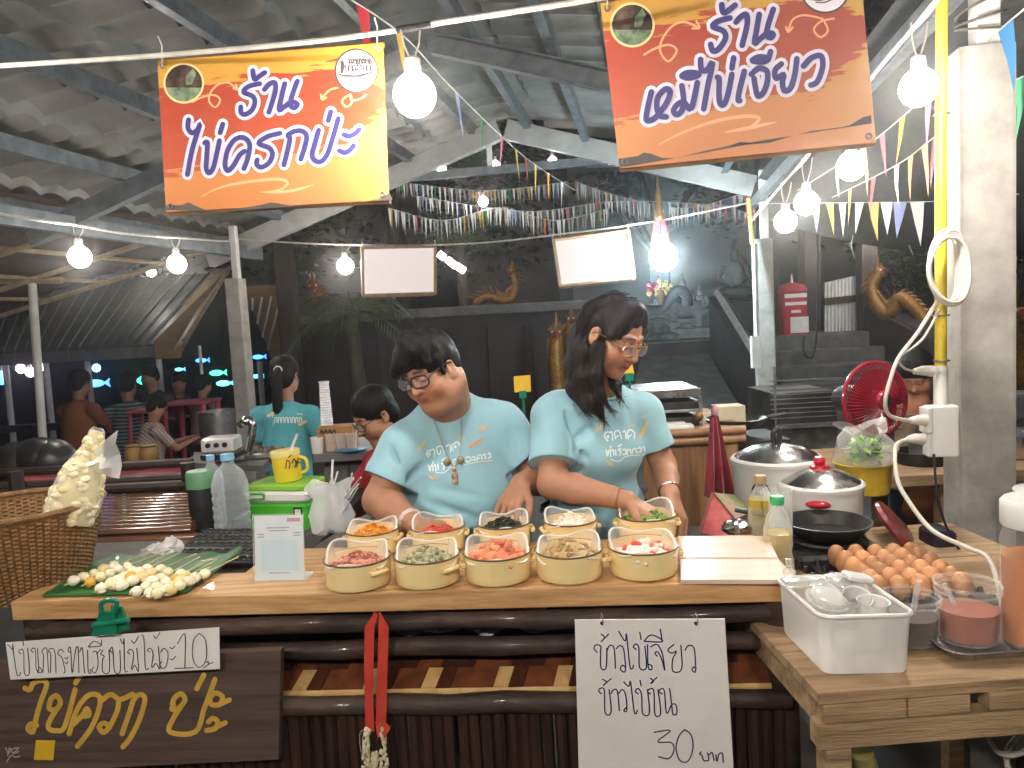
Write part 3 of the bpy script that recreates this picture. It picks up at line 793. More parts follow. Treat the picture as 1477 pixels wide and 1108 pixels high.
def palm(u, v, Y, n, L, seed, label, droop=.5):
    c_ = sp(u, v, Y); rnd = random.Random(seed); t = thing('palm', label, 'palm', (c_.x, c_.y, 0))
    q = MB(); q.tube([(c_.x, c_.y, 0), (c_.x + .04, c_.y, c_.z * .5), c_], [.11, .09, .07], 10); q.build('trunk', M['bark'], t, smooth=True)
    for k in range(n):
        a = 2 * math.pi * k / n + rnd.uniform(-.2, .2); el = rnd.uniform(.1, 1.1); d = Vector((math.cos(a) * math.cos(el), math.sin(a) * math.cos(el), math.sin(el)))
        q = MB(); LL = L * rnd.uniform(.8, 1.15); pts = [c_ + d * LL * i / 10 - Vector((0, 0, droop * LL * (i / 10) ** 2)) for i in range(11)]
        q.tube(pts, [.014 * (1 - i / 11) + .003 for i in range(11)], 5)
        for i in range(1, 11):
            dd = (pts[i] - pts[i - 1]).normalized(); x, y, _ = basis(dd)
            for j in (0, .5):
                p = pts[i - 1].lerp(pts[i], j)
                for sg in (-1, 1):
                    lf = (x * sg + dd * .7 - Vector((0, 0, .35))).normalized(); ll = LL * .3 * math.sin(math.pi * (i + .5) / 12) + .05
                    q._add([p, p + dd * .02 + lf * ll * .5, p + lf * ll], [(0, 1, 2)]) if False else q._add([p - dd * .012, p + lf * ll * .6 - dd * .008, p + lf * ll, p + lf * ll * .6 + dd * .016], [(0, 1, 2, 3)])
        q.build('frond', M['leaf'], t, fixn=False)
palm(505, 452, 8.9, 15, 1.0, 5, 'drooping palm in front of the dark terrace, below the white bulb', .8)
palm(662, 345, 10.6, 14, 1.1, 6, 'palm behind the blank board lit from above by a white tube lamp', .5)
# ==== shop banners
def banner_mat(name):
    m, t, b = _new(name); N = t.nodes.new; K = t.links.new
    tc = N('ShaderNodeTexCoord'); sp_ = N('ShaderNodeSeparateXYZ'); K(tc.outputs['Generated'], sp_.inputs[0])
    mp = N('ShaderNodeMapping'); mp.inputs['Scale'].default_value = (4.0, 1, 22); K(tc.outputs['Generated'], mp.inputs[0])
    n1 = N('ShaderNodeTexNoise'); n1.inputs['Scale'].default_value = 1.5; n1.inputs['Detail'].default_value = 6; K(mp.outputs[0], n1.inputs[0])
    def math_(op, a, b_=None, c=None):
        q = N('ShaderNodeMath'); q.operation = op
        for i, x in enumerate((a, b_, c)):
            if x is None: continue
            if isinstance(x, (int, float)): q.inputs[i].default_value = x
            else: K(x, q.inputs[i])
        return q.outputs[0]
    x = sp_.outputs[0]; z = sp_.outputs[2]
    nz = math_('SUBTRACT', n1.outputs[0], .5)
    # brush swath: |z - (.56 + .08x)| small, ragged right end
    cz = math_('MULTIPLY_ADD', x, .10, .53)
    d = math_('ABSOLUTE', math_('SUBTRACT', z, cz))
    d = math_('MULTIPLY_ADD', nz, .34, d)
    xr = math_('MAXIMUM', math_('SUBTRACT', x, .80), 0)
    d = math_('MULTIPLY_ADD', xr, 1.1, d)
    swath = N('ShaderNodeMapRange'); swath.inputs['From Min'].default_value = .27; swath.inputs['From Max'].default_value = .255; K(d, swath.inputs[0])
    rp = N('ShaderNodeValToRGB'); e = rp.color_ramp.elements
    e[0].position = 0; e[0].color = (*lin('#bf7036'), 1); e[1].position = 1; e[1].color = (*lin('#c08f34'), 1)
    k = e.new(.3); k.color = (*lin('#c47d42'), 1); k = e.new(.55); k.color = (*lin('#c68c3c'), 1)
    K(math_('MULTIPLY_ADD', nz, .12, z), rp.inputs[0])
    rs = N('ShaderNodeValToRGB'); e = rs.color_ramp.elements; e[0].position = .25; e[0].color = (*lin('#b34c29'), 1); e[1].position = .8; e[1].color = (*lin('#a33a22'), 1)
    K(math_('MULTIPLY_ADD', nz, .5, z), rs.inputs[0])
    mx = N('ShaderNodeMixRGB'); K(swath.outputs[0], mx.inputs[0]); K(rp.outputs[0], mx.inputs[1]); K(rs.outputs[0], mx.inputs[2])
    yl = N('ShaderNodeMapRange'); yl.inputs['From Min'].default_value = .72; yl.inputs['From Max'].default_value = 1.0; yl.inputs['To Max'].default_value = .2; K(x, yl.inputs[0])
    yq = math_('MULTIPLY', yl.outputs[0], math_('SUBTRACT', 1, swath.outputs[0]))
    m2 = N('ShaderNodeMixRGB'); K(yq, m2.inputs[0]); K(mx.outputs[0], m2.inputs[1]); m2.inputs[2].default_value = (*lin('#d9b54a'), 1)
    K(m2.outputs[0], b.inputs['Base Color']); b.inputs['Roughness'].default_value = .42
    n3 = N('ShaderNodeTexNoise'); n3.inputs['Scale'].default_value = 5; K(tc.outputs['Object'], n3.inputs[0]); bp = N('ShaderNodeBump'); bp.inputs['Strength'].default_value = .35; bp.inputs['Distance'].default_value = .02; K(n3.outputs[0], bp.inputs['Height']); K(bp.outputs[0], b.inputs['Normal'])
    return m
M['cable'] = mat('white_cable', '#cfcac2', '#b4aea4', 20, .5)
M['banner'] = banner_mat('banner_vinyl_print')
M['ink'] = mat('banner_ink', '#3b3478', rough=.45); M['ink_edge'] = mat('banner_letter_edge', '#e4dcea', rough=.45)
M['peach'] = mat('banner_peach_line', '#f0a878', rough=.45); M['hillgrey'] = mat('banner_dark_edge', '#4a443f', rough=.5)
M['cream'] = mat('cream_ring', '#f2cf8e', rough=.5); M['emblem_white'] = mat('emblem_white', '#ece6ee', rough=.5); M['emblem_ink'] = mat('emblem_ink', '#4b4040', rough=.5)
M['plate_photo'] = mat('printed_food_picture', '#2a1714', '#6f5a4c', 26, .5, lo=.45, hi=.72)
M['plate_photo2'] = mat('printed_leaves_picture', '#35513a', '#8b9a7e', 40, .5)
M['board_back'] = mat('banner_frame_wood', '#7c5a3a', '#98744c', 12, .6)
def disc(sheet, u, v, ru, rv_, off, n=40, ang=0):
    return [sheet.at(u + ru * math.cos(2 * math.pi * i / n), v + rv_ * math.sin(2 * math.pi * i / n), off) for i in range(n)]
def banner(cor, name_label, texts, circ, emblem, arrows, swoosh, hills, wd):
    TL, TR, BL = cor
    n = (TR - TL).cross(BL - TL).normalized()
    s = Sheet(TL, n); BR = TR + BL - TL
    t = thing('hanging_banner', name_label, 'banner', tuple(BL))
    q = MB(); q.poly([BL, BR, TR, TL], -s.n * .006); q.build('panel', M['banner'], t)
    q = MB()   # batten at the back edge, top and bottom
    q.tube([TL - s.n * .014, TR - s.n * .014], .008, 6); q.build('batten', M['board_back'], t); q = MB(); q.tube([BL - s.n * .014, BR - s.n * .014], .008, 6); q.build('batten', M['board_back'], t)
    write(texts, wd * 2.25, s.at, 'letter_edge', M['ink_edge'], t, base=.0008, step=.0003)
    write(texts, wd, s.at, 'lettering', M['ink'], t, base=.0030, step=.0004)
    write(arrows[:2], wd * .36, s.at, 'arrow', M['peach'], t, base=.0006, step=.0002); write(arrows[2:], wd * .36, s.at, 'arrow', M['peach'], t, base=.0006, step=.0002)
    write(swoosh, wd * .62, s.at, 'swoosh', M['peach'], t, base=.0006, step=.0002, taper=.8)
    q = MB()
    for h in hills: q._add([s.at(u, v, .0007) for u, v in h], [tuple(range(len(h)))])
    q.build('dark_edge', M['hillgrey'], t, fixn=False)
    u, v, r = circ
    q = MB(); q._add(disc(s, u, v, r, r, .0007), [tuple(range(40))]); q.build('picture_ring', M['cream'], t, fixn=False)
    q = MB(); q._add(disc(s, u, v, r * .9, r * .9, .0012), [tuple(range(40))])
    q.build('food_picture', M['plate_photo'], t, fixn=False)
    q = MB(); q._add([s.at(u + r * .9 * math.cos(a), v + r * .9 * math.sin(a), .0016) for a in np.linspace(.25, 2.9, 20)], [tuple(range(20))])
    q._add([s.at(u + r * x, v + r * y, .0017) for x, y in ((.1, -.3), (.45, -.75), (.6, -.45), (.4, .05), (.1, .1))], [(0, 1, 2, 3, 4)])
    q.build('leaf_print', M['plate_photo2'], t, fixn=False)
    u, v, r = emblem
    q = MB(); q._add(disc(s, u, v, r, r * 1.02, .0007), [tuple(range(40))]); q.build('emblem_ring', M['emblem_ink'], t, fixn=False)
    q = MB(); q._add(disc(s, u, v, r * .92, r * .94, .0012), [tuple(range(40))]); q.build('emblem_disc', M['emblem_white'], t, fixn=False)
    def em(pts): return [(u + r * x, v + r * y) for x, y in pts]
    q = MB()
    q._add([s.at(*p, .0018) for p in em([(-.85, .12), (-.6, .18), (.0, .2), (.8, .02), (.78, .1), (.2, .3), (-.5, .3), (-.75, .24)])], [tuple(range(8))])
    q._add([s.at(*p, .0018) for p in em([(-.74, -.45), (-.6, -.5), (-.52, -.2), (-.62, .14), (-.74, .14)])], [tuple(range(5))])
    for st in ([(-.65, .45), (-.2, .5), (.2, .38), (.7, .3)], [(-.35, .58), (.0, .58), (.35, .42)]): ribbon(q, cr([Vector(p) for p in em(st)], 4), r * .05, s.at, .0018)
    sc = [[(.0, .3), (0, -.1), (.2, -.25), (.38, -.1), (.38, .3)], [(.1, .2), (.2, .05)]]
    def word(y, x0, x1, cnt, hgt):
        rr = random.Random(cnt)
        shapes = [[(0, 1), (0, .2), (.5, 0), (.9, .3), (.9, 1)], [(0, .3), (.4, 0), (.7, .3), (.7, 1)], [(0, .6), (.3, .7), (.1, 1), (0, .3), (.6, 0), (.9, .4), (.9, 1)], [(.1, 0), (.1, 1), (.8, 1), (.8, 0)], [(.2, .2), (.6, 0), (.5, .9), (0, .6)]]
        w_ = (x1 - x0) / cnt
        for i in range(cnt):
            ribbon(q, cr([Vector((u + r * (x0 + w_ * (i + .85 * px)), v + r * (y + hgt * py))) for px, py in shapes[(i * 2 + cnt) % 5]], 4), r * .055, s.at, .0018 + .0002 * i)
    word(-.52, -.42, .72, 10, .2); word(-.26, -.5, .82, 8, .28)
    q.build('emblem_print', M['emblem_ink'], t, fixn=False)
    x_ = (TR - TL).normalized(); y_ = (TL - BL).normalized()
    for c_, sx, sy in ((TL, 1, -1), (TR, -1, -1), (BL, 1, 1), (BR, -1, 1)):
        e = c_ + x_ * sx * .014 + y_ * sy * .014 + s.n * .002; q = MB(); q.tube([e + x_ * .006 * math.cos(a) + y_ * .006 * math.sin(a) for a in np.linspace(0, 6.283, 15)], .0016, 6, caps=False); q.build('eyelet', M['steel'], t, smooth=True)
    for c_, sx in ((TL, 1), (TR, -1)): q = MB(); e = c_ + x_ * sx * .014 - y_ * .014 + s.n * .003; q.tube([e, e + Vector((0, 0, .05)) + x_ * .004, e + Vector((0, -.01, .07))], .0016, 5); q.build('tie_string', M['cable'], t)
    return t, s
def M_(z, *sts): return [[z(*p) for p in st] for st in sts]
z1, z2, z3, z4 = Z(220, 50, 8.206), Z(400, 50, 8.206), Z(220, 180, 8.206), Z(400, 150, 8.206)
txtL = (M_(z1, [(1188, 425), (1196, 500), (1215, 528), (1270, 490), (1330, 448)], [(1270, 582), (1140, 612), (1078, 680), (1180, 725), (1212, 790), (1180, 890), (1100, 945), (1048, 920), (1045, 855)], [(1325, 650), (1385, 585), (1450, 570), (1452, 680), (1378, 920)])
 + M_(z2, [(90, 580), (60, 700), (22, 890), (75, 862), (150, 805), (205, 800), (240, 828), (200, 870), (160, 830), (172, 740), (238, 550)])
 + M_(z3, [(425, -60), (420, 40), (468, 98), (530, 60), (560, 0), (470, 290), (412, 590)], [(832, -8), (800, 95)], [(618, 215), (650, 215), (640, 400), (636, 520), (672, 572), (722, 500), (760, 340), (792, 188)],
      [(1082, 520), (1125, 400), (1150, 235), (1080, 152), (975, 175), (890, 300), (858, 470), (892, 545), (960, 480), (1030, 360), (1090, 312)], [(1510, 100), (1360, 140), (1258, 220), (1380, 272), (1420, 350), (1380, 450), (1290, 502), (1235, 470), (1240, 415)])
 + M_(z4, [(80, 720), (130, 520), (150, 405), (128, 370), (200, 325), (290, 318), (345, 370), (335, 480), (280, 655)], [(490, 310), (450, 460), (415, 600), (450, 670), (520, 680), (590, 600), (650, 430), (725, 170)], [(635, 90), (605, 200)],
      [(790, 360), (850, 380), (920, 350), (970, 300)], [(735, 550), (800, 575), (860, 545), (905, 490)]))
arrL = M_(z1, [(470, 800), (580, 745), (720, 715), (800, 770), (745, 860), (670, 790), (690, 680), (780, 590), (900, 570), (990, 640)], [(985, 590), (1010, 650), (955, 635)]) + M_(z2, [(715, 630), (620, 655), (540, 740)], [(515, 710), (530, 770), (580, 745)], [(1050, 715), (960, 770), (870, 770), (870, 710), (800, 745), (765, 800), (820, 855), (885, 800), (870, 715)])
swL = M_(z3, [(575, 850), (800, 745), (1100, 680), (1477, 645), (1600, 690), (1500, 770), (1275, 800)], [(1275, 800), (1600, 790), (1900, 715)])
hillsL = [[(238, 303), (238, 296), (262, 296), (272, 292), (282, 297), (296, 303), (320, 305.2)], [(320, 305.2), (345, 301), (375, 296), (390, 292), (400, 293), (420, 297), (450, 296), (490, 294), (520, 292), (550, 286), (562, 278), (566, 288.6)]]
c1 = P(227, 88, 1.95); c2 = P(552, 62, 1.88); c3 = P(239.5, 306, 1.975)
tl_, sL = banner((c1, c2, c3), 'orange and yellow shop banner at left with an egg dish name in purple Thai lettering', txtL, (265, 120, 29.5), (514, 102, 31.5), arrL, swL, hillsL, 7.2)
y5, y6, y7 = Z(860, 0, 6.714), Z(1060, 0, 6.714), Z(900, 85, 6.714)
txtR = (M_(y5, [(1215, 45), (1222, 105), (1250, 122), (1345, 50)], [(1295, 175), (1180, 205), (1128, 258), (1230, 300), (1252, 370), (1190, 470), (1130, 495), (1108, 430)])
 + M_(y6, [(10, 215), (60, 160), (112, 142), (118, 240), (70, 440)], [(235, 140), (210, 290), (190, 420), (240, 380), (310, 325), (370, 328), (350, 365), (308, 340), (320, 250), (372, 90)])
 + M_(y7, [(265, 320), (230, 470), (215, 590), (270, 590), (330, 540), (410, 430), (448, 320), (400, 292), (330, 370), (320, 480), (350, 550), (410, 562)],
      [(560, 260), (578, 400), (560, 500), (510, 540), (480, 500), (520, 440), (580, 420), (650, 480), (710, 230)], [(560, 162), (620, 132), (722, 142), (700, 168), (620, 185), (562, 168)],
      [(742, 5), (748, 98), (800, 112), (858, 35), (812, 260), (772, 485)], [(905, 178), (922, 200), (920, 330), (930, 430), (970, 440), (1010, 330), (1045, 150)], [(1062, -10), (1045, 90)], [(1165, 120), (1120, 300), (1105, 395), (1122, 405)])
 + M_(y6, [(160, 720), (230, 662), (310, 690), (312, 800), (272, 900), (222, 930), (200, 850), (185, 760)], [(170, 582), (230, 552), (318, 562), (300, 592), (240, 602), (172, 590)], [(322, 578), (345, 500)], [(450, 620), (390, 680), (400, 760), (472, 722), (460, 800), (480, 880), (540, 850), (580, 720), (600, 570)], [(665, 640), (740, 562), (830, 540), (852, 620), (830, 720), (790, 800), (735, 825)]))
arrR = M_(y5, [(465, 530), (560, 475), (700, 435), (780, 490), (700, 595), (620, 500), (640, 380), (740, 250), (860, 215), (985, 265)], [(970, 205), (1000, 270), (930, 275)]) + M_(y6, [(850, 185), (760, 160), (650, 150), (560, 190), (520, 290)], [(495, 260), (515, 310), (560, 265)], [(960, 180), (830, 210), (765, 290), (830, 360), (900, 300), (870, 215)])
swR = M_(y7, [(335, 830), (600, 700), (900, 600), (1180, 555), (1310, 580), (1200, 670), (975, 712)], [(975, 712), (1250, 660), (1477, 610)])
hillsR = [[(893.5, 242), (892, 229), (920, 225), (929, 220), (940, 222), (955, 228), (975, 228.2)], [(975, 228.2), (1000, 222), (1020, 217), (1050, 211), (1068, 204.5), (1085, 206), (1110, 206), (1145, 195.5)], [(1150, 194.5), (1170, 189), (1200, 187), (1225, 181), (1245, 169), (1256.5, 166), (1257.8, 178)]]
c1 = P(866, 5, 1.74); c2 = P(1240, -51, 1.62); c3 = P(893.5, 243, 1.765)
tr_, sR = banner((c1, c2, c3), 'orange and yellow shop banner at right with an omelette dish name in purple Thai lettering', txtR, (912, 36, 32.5), (1190, -18, 37), arrR, swR, hillsR, 8.4)

# ---- wires, lamps, bunting
M['black_tape'] = mat('black_tape', '#141416', rough=.5)
M['socket'] = mat('bulb_socket', '#8a8782', rough=.4); M['dkwire'] = mat('dark_wire', '#26242a', rough=.55)
GLOW = {}
def glow(c, s):
    k = (c, round(s));
    if k not in GLOW: GLOW[k] = emit('lit_bulb_glass_%d' % len(GLOW), c, s, s > 12)
    return GLOW[k]
ASSUMED_LANE = 3.4  # strength of the assumed bulbs added behind the viewer
WARM = (1.0, .93, .83); WHITE = (1.0, .95, .90); COOL = (.72, .93, 1.0)
def bulb(c, r, label, top=None, col=WARM, I=1.2, group='light bulbs on the market wires'):
    c = Vector(c); t = thing('light_bulb', label, 'light bulb', tuple(c + Vector((0, 0, r * 1.9))), group=group)
    q = MB(); q.lathe([(.0, -r), (r * .38, -r * .925), (r * .71, -r * .70), (r * .93, -r * .36), (r, 0), (r * .94, r * .36), (r * .74, r * .69), (r * .48, r * .92), (r * .37, r * 1.0)], c, 20)
    q.build('globe', glow(col, I / (math.pi * r * r)), t, smooth=True)
    q = MB(); q.lathe([(r * .37, r * 1.0), (r * .38, r * 1.05), (r * .36, r * 1.6), (r * .2, r * 1.72), (.001, r * 1.74)], c, 14); q.build('socket', M['socket'], t, smooth=True)
    if top is not None:
        top = Vector(top); q = MB()
        for k in (-1, 1):
            q.tube([c + Vector((k * r * .12, 0, r * 1.7)), c.lerp(top, .5) + Vector((k * r * .35, 0, r * .8)), top + Vector((k * r * .45, 0, 0))], .0022 if r < .06 else .004, 5)
        q.build('hanging_wire', M['cable'], t, smooth=True)
    return t
def cable(pts, r, label, m='cable', n=6, name='cable'):
    q = MB(); q.tube(cr(pts, n), r, 8); return tag(q.build(name, M[m], smooth=True), label, 'cable')
# front wire
W1 = [P(-60, 99, 2.02), P(0, 95, 1.98), P(230, 80, 1.90), P(450, 60, 1.80), P(590, 41, 1.74), P(640, 32, 1.72), P(760, 14, 1.66), P(880, -6, 1.6), P(1010, -40, 1.55)]
cable(W1, .0065, 'white cable stretched along the stall front above the left banner')
q = MB(); q.tube([P(572, 43.5, 1.745), P(622, 35, 1.725)], .0085, 8); tag(q.build('tape_wrap', M['black_tape'], smooth=True), 'black tape wrapped round the white front cable above the large bulb', 'tape')
bulb(P(598, 138, 1.7), .049, 'large lit bulb hanging from the front cable between the two banners', P(592, 42, 1.735), I=.9)
# right wire running back to the rear post
def lerpw(a, b, ts):
    out = []
    for t in ts:
        d = 1 / (1 / a[2] * (1 - t) + 1 / b[2] * t); out.append(P(a[0] + (b[0] - a[0]) * t, a[1] + (b[1] - a[1]) * t, d))
    return out
wa, wb = (1362, -14, 1.66), (1086, 318, 6.25)
ts = np.linspace(0, 1, 9); W2 = lerpw(wa, wb, ts)
cable(W2, .005, 'white cable running from the front post back to the rear post over the steps')
cable([p + Vector((.012 * math.sin(i * 2.2) + .015, 0, .02 + .012 * math.cos(i * 1.7))) for i, p in enumerate(W2)], .0045, 'second white cable twisted along the first, running back from the front post')
def onw(u):
    t = (wa[0] - u) / (wa[0] - wb[0]); d = 1 / (1 / wa[2] * (1 - t) + 1 / wb[2] * t); return wa[1] + (wb[1] - wa[1]) * t, d
for u, v, r, lab, I in ((1325, 127, .045, 'large lit bulb beside the concrete front post, right of the right banner', 1.35), (1228, 240, .049, 'lit bulb below the corner of the right banner, second along the cable', 1.1),
                     (1163, 293, .056, 'lit bulb third along the cable, above the dark column', 1.0), (1133, 320, .063, 'lit bulb nearest the rear post with the white steel top', 1.0)):
    wv, d = onw(u); bulb(P(u, v, d), r, lab, P(u + 1, wv + 2, d), I=I)
# rear string with the blank boards
W3 = [P(-40, 303, 2.6), P(60, 318, 3.1), P(110, 325, 3.7), P(180, 337, 4.3), P(255, 343, 5.0), P(325, 348, 6.8), P(345, 345, 7.0), P(420, 350, 6.8), P(500, 353, 6.6), P(600, 354, 6.45), P(700, 350, 6.3), P(800, 339, 6.2), P(940, 320, 6.2), P(1083, 292, 6.25)]
cable(W3[:7], .007, 'white cable of the left string of bulbs, running back to the rear left post')
cable(W3[6:], .007, 'white cable across the rear of the stall carrying the two blank boards')
bulb(P(115, 371, 3.7), .054, 'lit bulb hanging under the thatched lean-to, leftmost of all', P(113, 327, 3.7), I=.8)
bulb(P(255, 381, 5.0), .063, 'lit bulb above the green metal shelter roof', P(253, 344, 5.0), I=.8)
bulb(P(498, 384, 6.6), .075, 'lit bulb left of the blank board, hanging from the rear cable', P(500, 354, 6.6), I=1.1)
bulb(P(957, 371, 6.0), .115, 'large bluish white lamp under the tassel above the shrine', P(950, 322, 6.2), COOL, I=5.5)
for u, v, d, r, lab in ((637, 244, 7.0, .045, 'small lit bulb below the gable tie beam, left of the king post'), (715, 239, 7.2, .045, 'small lit bulb on the gable tie beam, just right of the king post'), (797, 233, 7.0, .045, 'small lit bulb on the tie beam near the dark column'),
                     (881, 229, 7.4, .06, 'small lit bulb at the lower corner of the right banner'), (697, 291, 9.0, .06, 'small lit bulb among white streamers in front of the pale temple wall'),
                     (1299, 328, 8.4, .05, 'small lit bulb in front of the leafy shrub, under the pennants'), (1336, 314, 7.6, .06, 'small lit bulb close to the yellow conduit, under the pennants'), (1270, 341, 9.2, .06, 'lit lamp on top of the golden naga crown'), (1297, 300, 8.0, .06, 'bright small bulb hanging between the white pennants')):
    bulb(P(u, v, d), r, lab, P(u, v - 16, d), WHITE, I=.14 if v < 260 else .7)
for u, v, lab in ((218, 393, 'small oval lamp in the treetop above the green shelter'),):
    bulb(P(u, v, 10), .06, lab, None, WHITE, .5)
t = thing('tube_lamp', 'pair of white tube lamps glowing behind the palm fronds beside the blank board', 'lamp', tuple(P(655, 376, 9.8)))
for a_, b_ in (((633, 366), (641, 372)), ((645, 374), (657, 384)), ((658, 383), (670, 391))):
    q = MB(); q.tube([P(*a_, 9.8), P(*b_, 9.8)], .045, 10); q.build('tube', glow(WHITE, 9), t, smooth=True)
# unseen bulb added on the front wire beyond the left edge, for more light
bulb(P(-330, 190, 1.75), .049, 'added lit bulb on the front cable outside the picture at left', P(-330, 110, 1.8), I=1.5)
# assumed bulbs and cable behind the viewer, unseen, added for light from the front
for x, y, z, l in ((-1.6, -.6, 2.3, 'far left'), (-.5, -.7, 2.3, 'left of the middle'), (.6, -.8, 2.3, 'right of the middle'), (1.6, -.9, 2.3, 'far right')):
    bulb((x, y, z), .049, 'assumed lit bulb over the lane in front of the stall, ' + l, (x, y, z + .16), I=ASSUMED_LANE)
cable([Vector((-2.6, -.5, 2.5)), Vector((-1.6, -.6, 2.46)), Vector((-.5, -.7, 2.46)), Vector((.6, -.8, 2.46)), Vector((1.6, -.9, 2.46)), Vector((2.6, -1, 2.5))], .006, 'assumed white cable over the lane in front of the stall, above the viewer')
# left lane lights seen under the shelter
CO = {'violet': (.75, .55, 1.0), 'blue': (.05, .25, 1.0), 'green': (.05, 1.0, .55), 'cyan': (.1, .7, 1.0), 'white': (1, .9, 1)}
for u, v, c_, r, lab in ((30, 532, 'white', .055, 'white round lamp under the shelter, leftmost'), (44, 537, 'violet', .06, 'violet lamp in the middle of three under the shelter'), (62, 529, 'white', .05, 'white lamp right of the violet one under the shelter'), (2, 545, 'blue', .09, 'blue lamp at the left picture edge'),
                      (139, 531, 'blue', .05, 'blue lamp hanging above the seated man in orange'), (322, 470, 'cyan', .0, '')):
    if r: bulb(P(u, v, 9.6), r, lab, P(u, v - 14, 9.6), CO[c_], .08, 'coloured lamps under the shelter')
def lantern(u, v, d, L, col, lab):
    c_ = P(u, v, d); t = thing('fish_lantern', lab, 'lantern', tuple(c_), group='coloured fish lanterns under the shelter')
    q = MB(); q.ball(c_, (L * .5, L * .16, L * .2), 14, 8); q.build('body', glow(CO[col], 2.2), t, smooth=True)
    q = MB(); q.poly([c_ + Vector((L * .42, 0, 0)), c_ + Vector((L * .75, 0, L * .22)), c_ + Vector((L * .68, 0, 0)), c_ + Vector((L * .75, 0, -L * .22))], (0, .02, 0)); q.build('tail', glow(CO[col], 1.2), t)
for a in ((137, 553, 10.2, .26, 'blue', 'blue lit fish lantern behind the man in orange'), (183, 550, 10.4, .26, 'green', 'green lit fish lantern above the person in stripes'), (290, 520, 10.8, .16, 'blue', 'blue lit lantern left of the rear left post'), (312, 538, 11, .2, 'green', 'green lit lantern near the rear left post'),
          (322, 553, 10.6, .2, 'cyan', 'cyan lit lantern low beside the rear left post'), (372, 515, 11, .16, 'blue', 'blue lit lantern right of the rear left post'), (370, 543, 11, .14, 'cyan', 'cyan lit lantern beside the ponytail girl'), (258, 533, 11.2, .12, 'cyan', 'small cyan lantern behind the pink table')):
    lantern(*a)

# blank boards, light coming through the vinyl put in as their own glow
M['luminous'] = emit('luminous_white_vinyl', (.80, .70, .67), .36); M['luminous'].node_tree.nodes['Principled BSDF'].inputs['Base Color'].default_value = (.22, .20, .19, 1); M['frame_wood'] = mat('board_frame', '#a98c70', '#8f7256', 14, .6)
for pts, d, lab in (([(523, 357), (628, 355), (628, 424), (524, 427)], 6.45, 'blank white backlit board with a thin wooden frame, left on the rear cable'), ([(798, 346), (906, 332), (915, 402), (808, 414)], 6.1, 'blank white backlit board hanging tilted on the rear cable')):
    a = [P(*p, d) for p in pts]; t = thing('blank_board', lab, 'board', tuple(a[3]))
    q = MB(); q.poly([a[3], a[2], a[1], a[0]], (0, .012, 0)); q.build('sheet', M['luminous'], t)
    q = MB()
    for i in range(4): q.tube([a[i] - Vector((0, .012, 0)), a[(i + 1) % 4] - Vector((0, .012, 0))], .017, 4)
    q.build('frame', M['frame_wood'], t)
    q = MB()
    for k in (0, 1): q.tube([a[k], a[k] + Vector((.0, -.01, .05))], .004, 5)
    q.build('tie', M['cable'], t)

# bunting
PCOL = {'red': '#b02a35', 'yellow': '#c9a631', 'blue': '#3a7db5', 'green': '#2c8f5c', 'pink': '#d9648a', 'orange': '#d97a3c', 'white': '#d8d6d2', 'lilac': '#9aa0d0', 'maroon': '#7c2430', 'grey': '#8f8d8a'}
PM = {k: mat('pennant_' + k, v, rough=.55) for k, v in PCOL.items()}
def bunting(path, flags, label, wd, L, rnd, thick=.0025):
    """path: list of 3-D points; flags: list of (t, colour)"""
    pts = cr(path, 8); n = len(pts) - 1
    t = thing('bunting', label, 'bunting', tuple(pts[0]))
    q = MB(); q.tube(pts, thick, 5); q.build('string', M['cable'], t, smooth=True)
    for tt, c_ in flags:
        i = min(int(tt * n), n - 1); p = pts[i].lerp(pts[i + 1], tt * n - i); d = (pts[i + 1] - pts[i]).normalized()
        a = p - d * wd / 2; b = p + d * wd / 2; tip = p + Vector((rnd.uniform(-.3, .3) * wd, rnd.uniform(-.2, .2) * wd, -L * rnd.uniform(.85, 1.15)))
        mid = (a + b) / 2 * .5 + tip * .5 + Vector((0, .15 * wd * rnd.uniform(-1, 1), 0)); k = d * wd * .28
        qq = MB(); qq._add([a, b, mid + k, mid - k, tip], [(0, 1, 2, 3), (3, 2, 4)]); qq.build('pennant', PM[c_], t, smooth=2, fixn=False)
    return t
rb = random.Random(5)
bunting([P(440, -40, 2.0), P(576, 47, 2.5), P(650, 125, 3.2), P(730, 203, 4.4), P(775, 240, 5.4), P(830, 275, 7.0)], [(.12, 'red'), (.2, 'yellow'), (.42, 'lilac'), (.5, 'green'), (.58, 'pink'), (.66, 'yellow'), (.73, 'red'), (.79, 'yellow'), (.85, 'orange'), (.91, 'white')], 'bunting of coloured pennants running from the left banner into the pavilion', .075, .2, rb)
bunting([P(1500, -5, 2.0), P(1440, 45, 2.2), P(1340, 135, 2.7), P(1245, 214, 3.6), P(1150, 275, 5.0)], [(.22, 'blue'), (.5, 'pink'), (.60, 'yellow'), (.68, 'maroon'), (.75, 'yellow'), (.83, 'white')], 'bunting of coloured pennants passing behind the concrete front post, upper string', .085, .2, rb)
bunting([P(1500, 100, 2.2), P(1440, 130, 2.5), P(1345, 200, 3.0), P(1290, 240, 3.6), P(1200, 285, 5.0)], [(.15, 'green'), (.48, 'maroon'), (.55, 'orange'), (.66, 'orange'), (.74, 'white'), (.82, 'red'), (.9, 'yellow')], 'bunting of coloured pennants passing behind the concrete front post, lower string', .09, .22, rb)
bunting([P(1086, 294, 6.2), P(1180, 293, 5.6), P(1260, 292, 5.0), P(1360, 290, 4.6), P(1470, 280, 4.2)], [(.14, 'orange'), (.24, 'white'), (.3, 'yellow'), (.36, 'white'), (.44, 'white'), (.5, 'yellow'), (.55, 'white'), (.6, 'lilac'), (.66, 'white'), (.78, 'maroon')], 'bunting of mostly white pennants level behind the yellow conduit', .09, .24, rb)
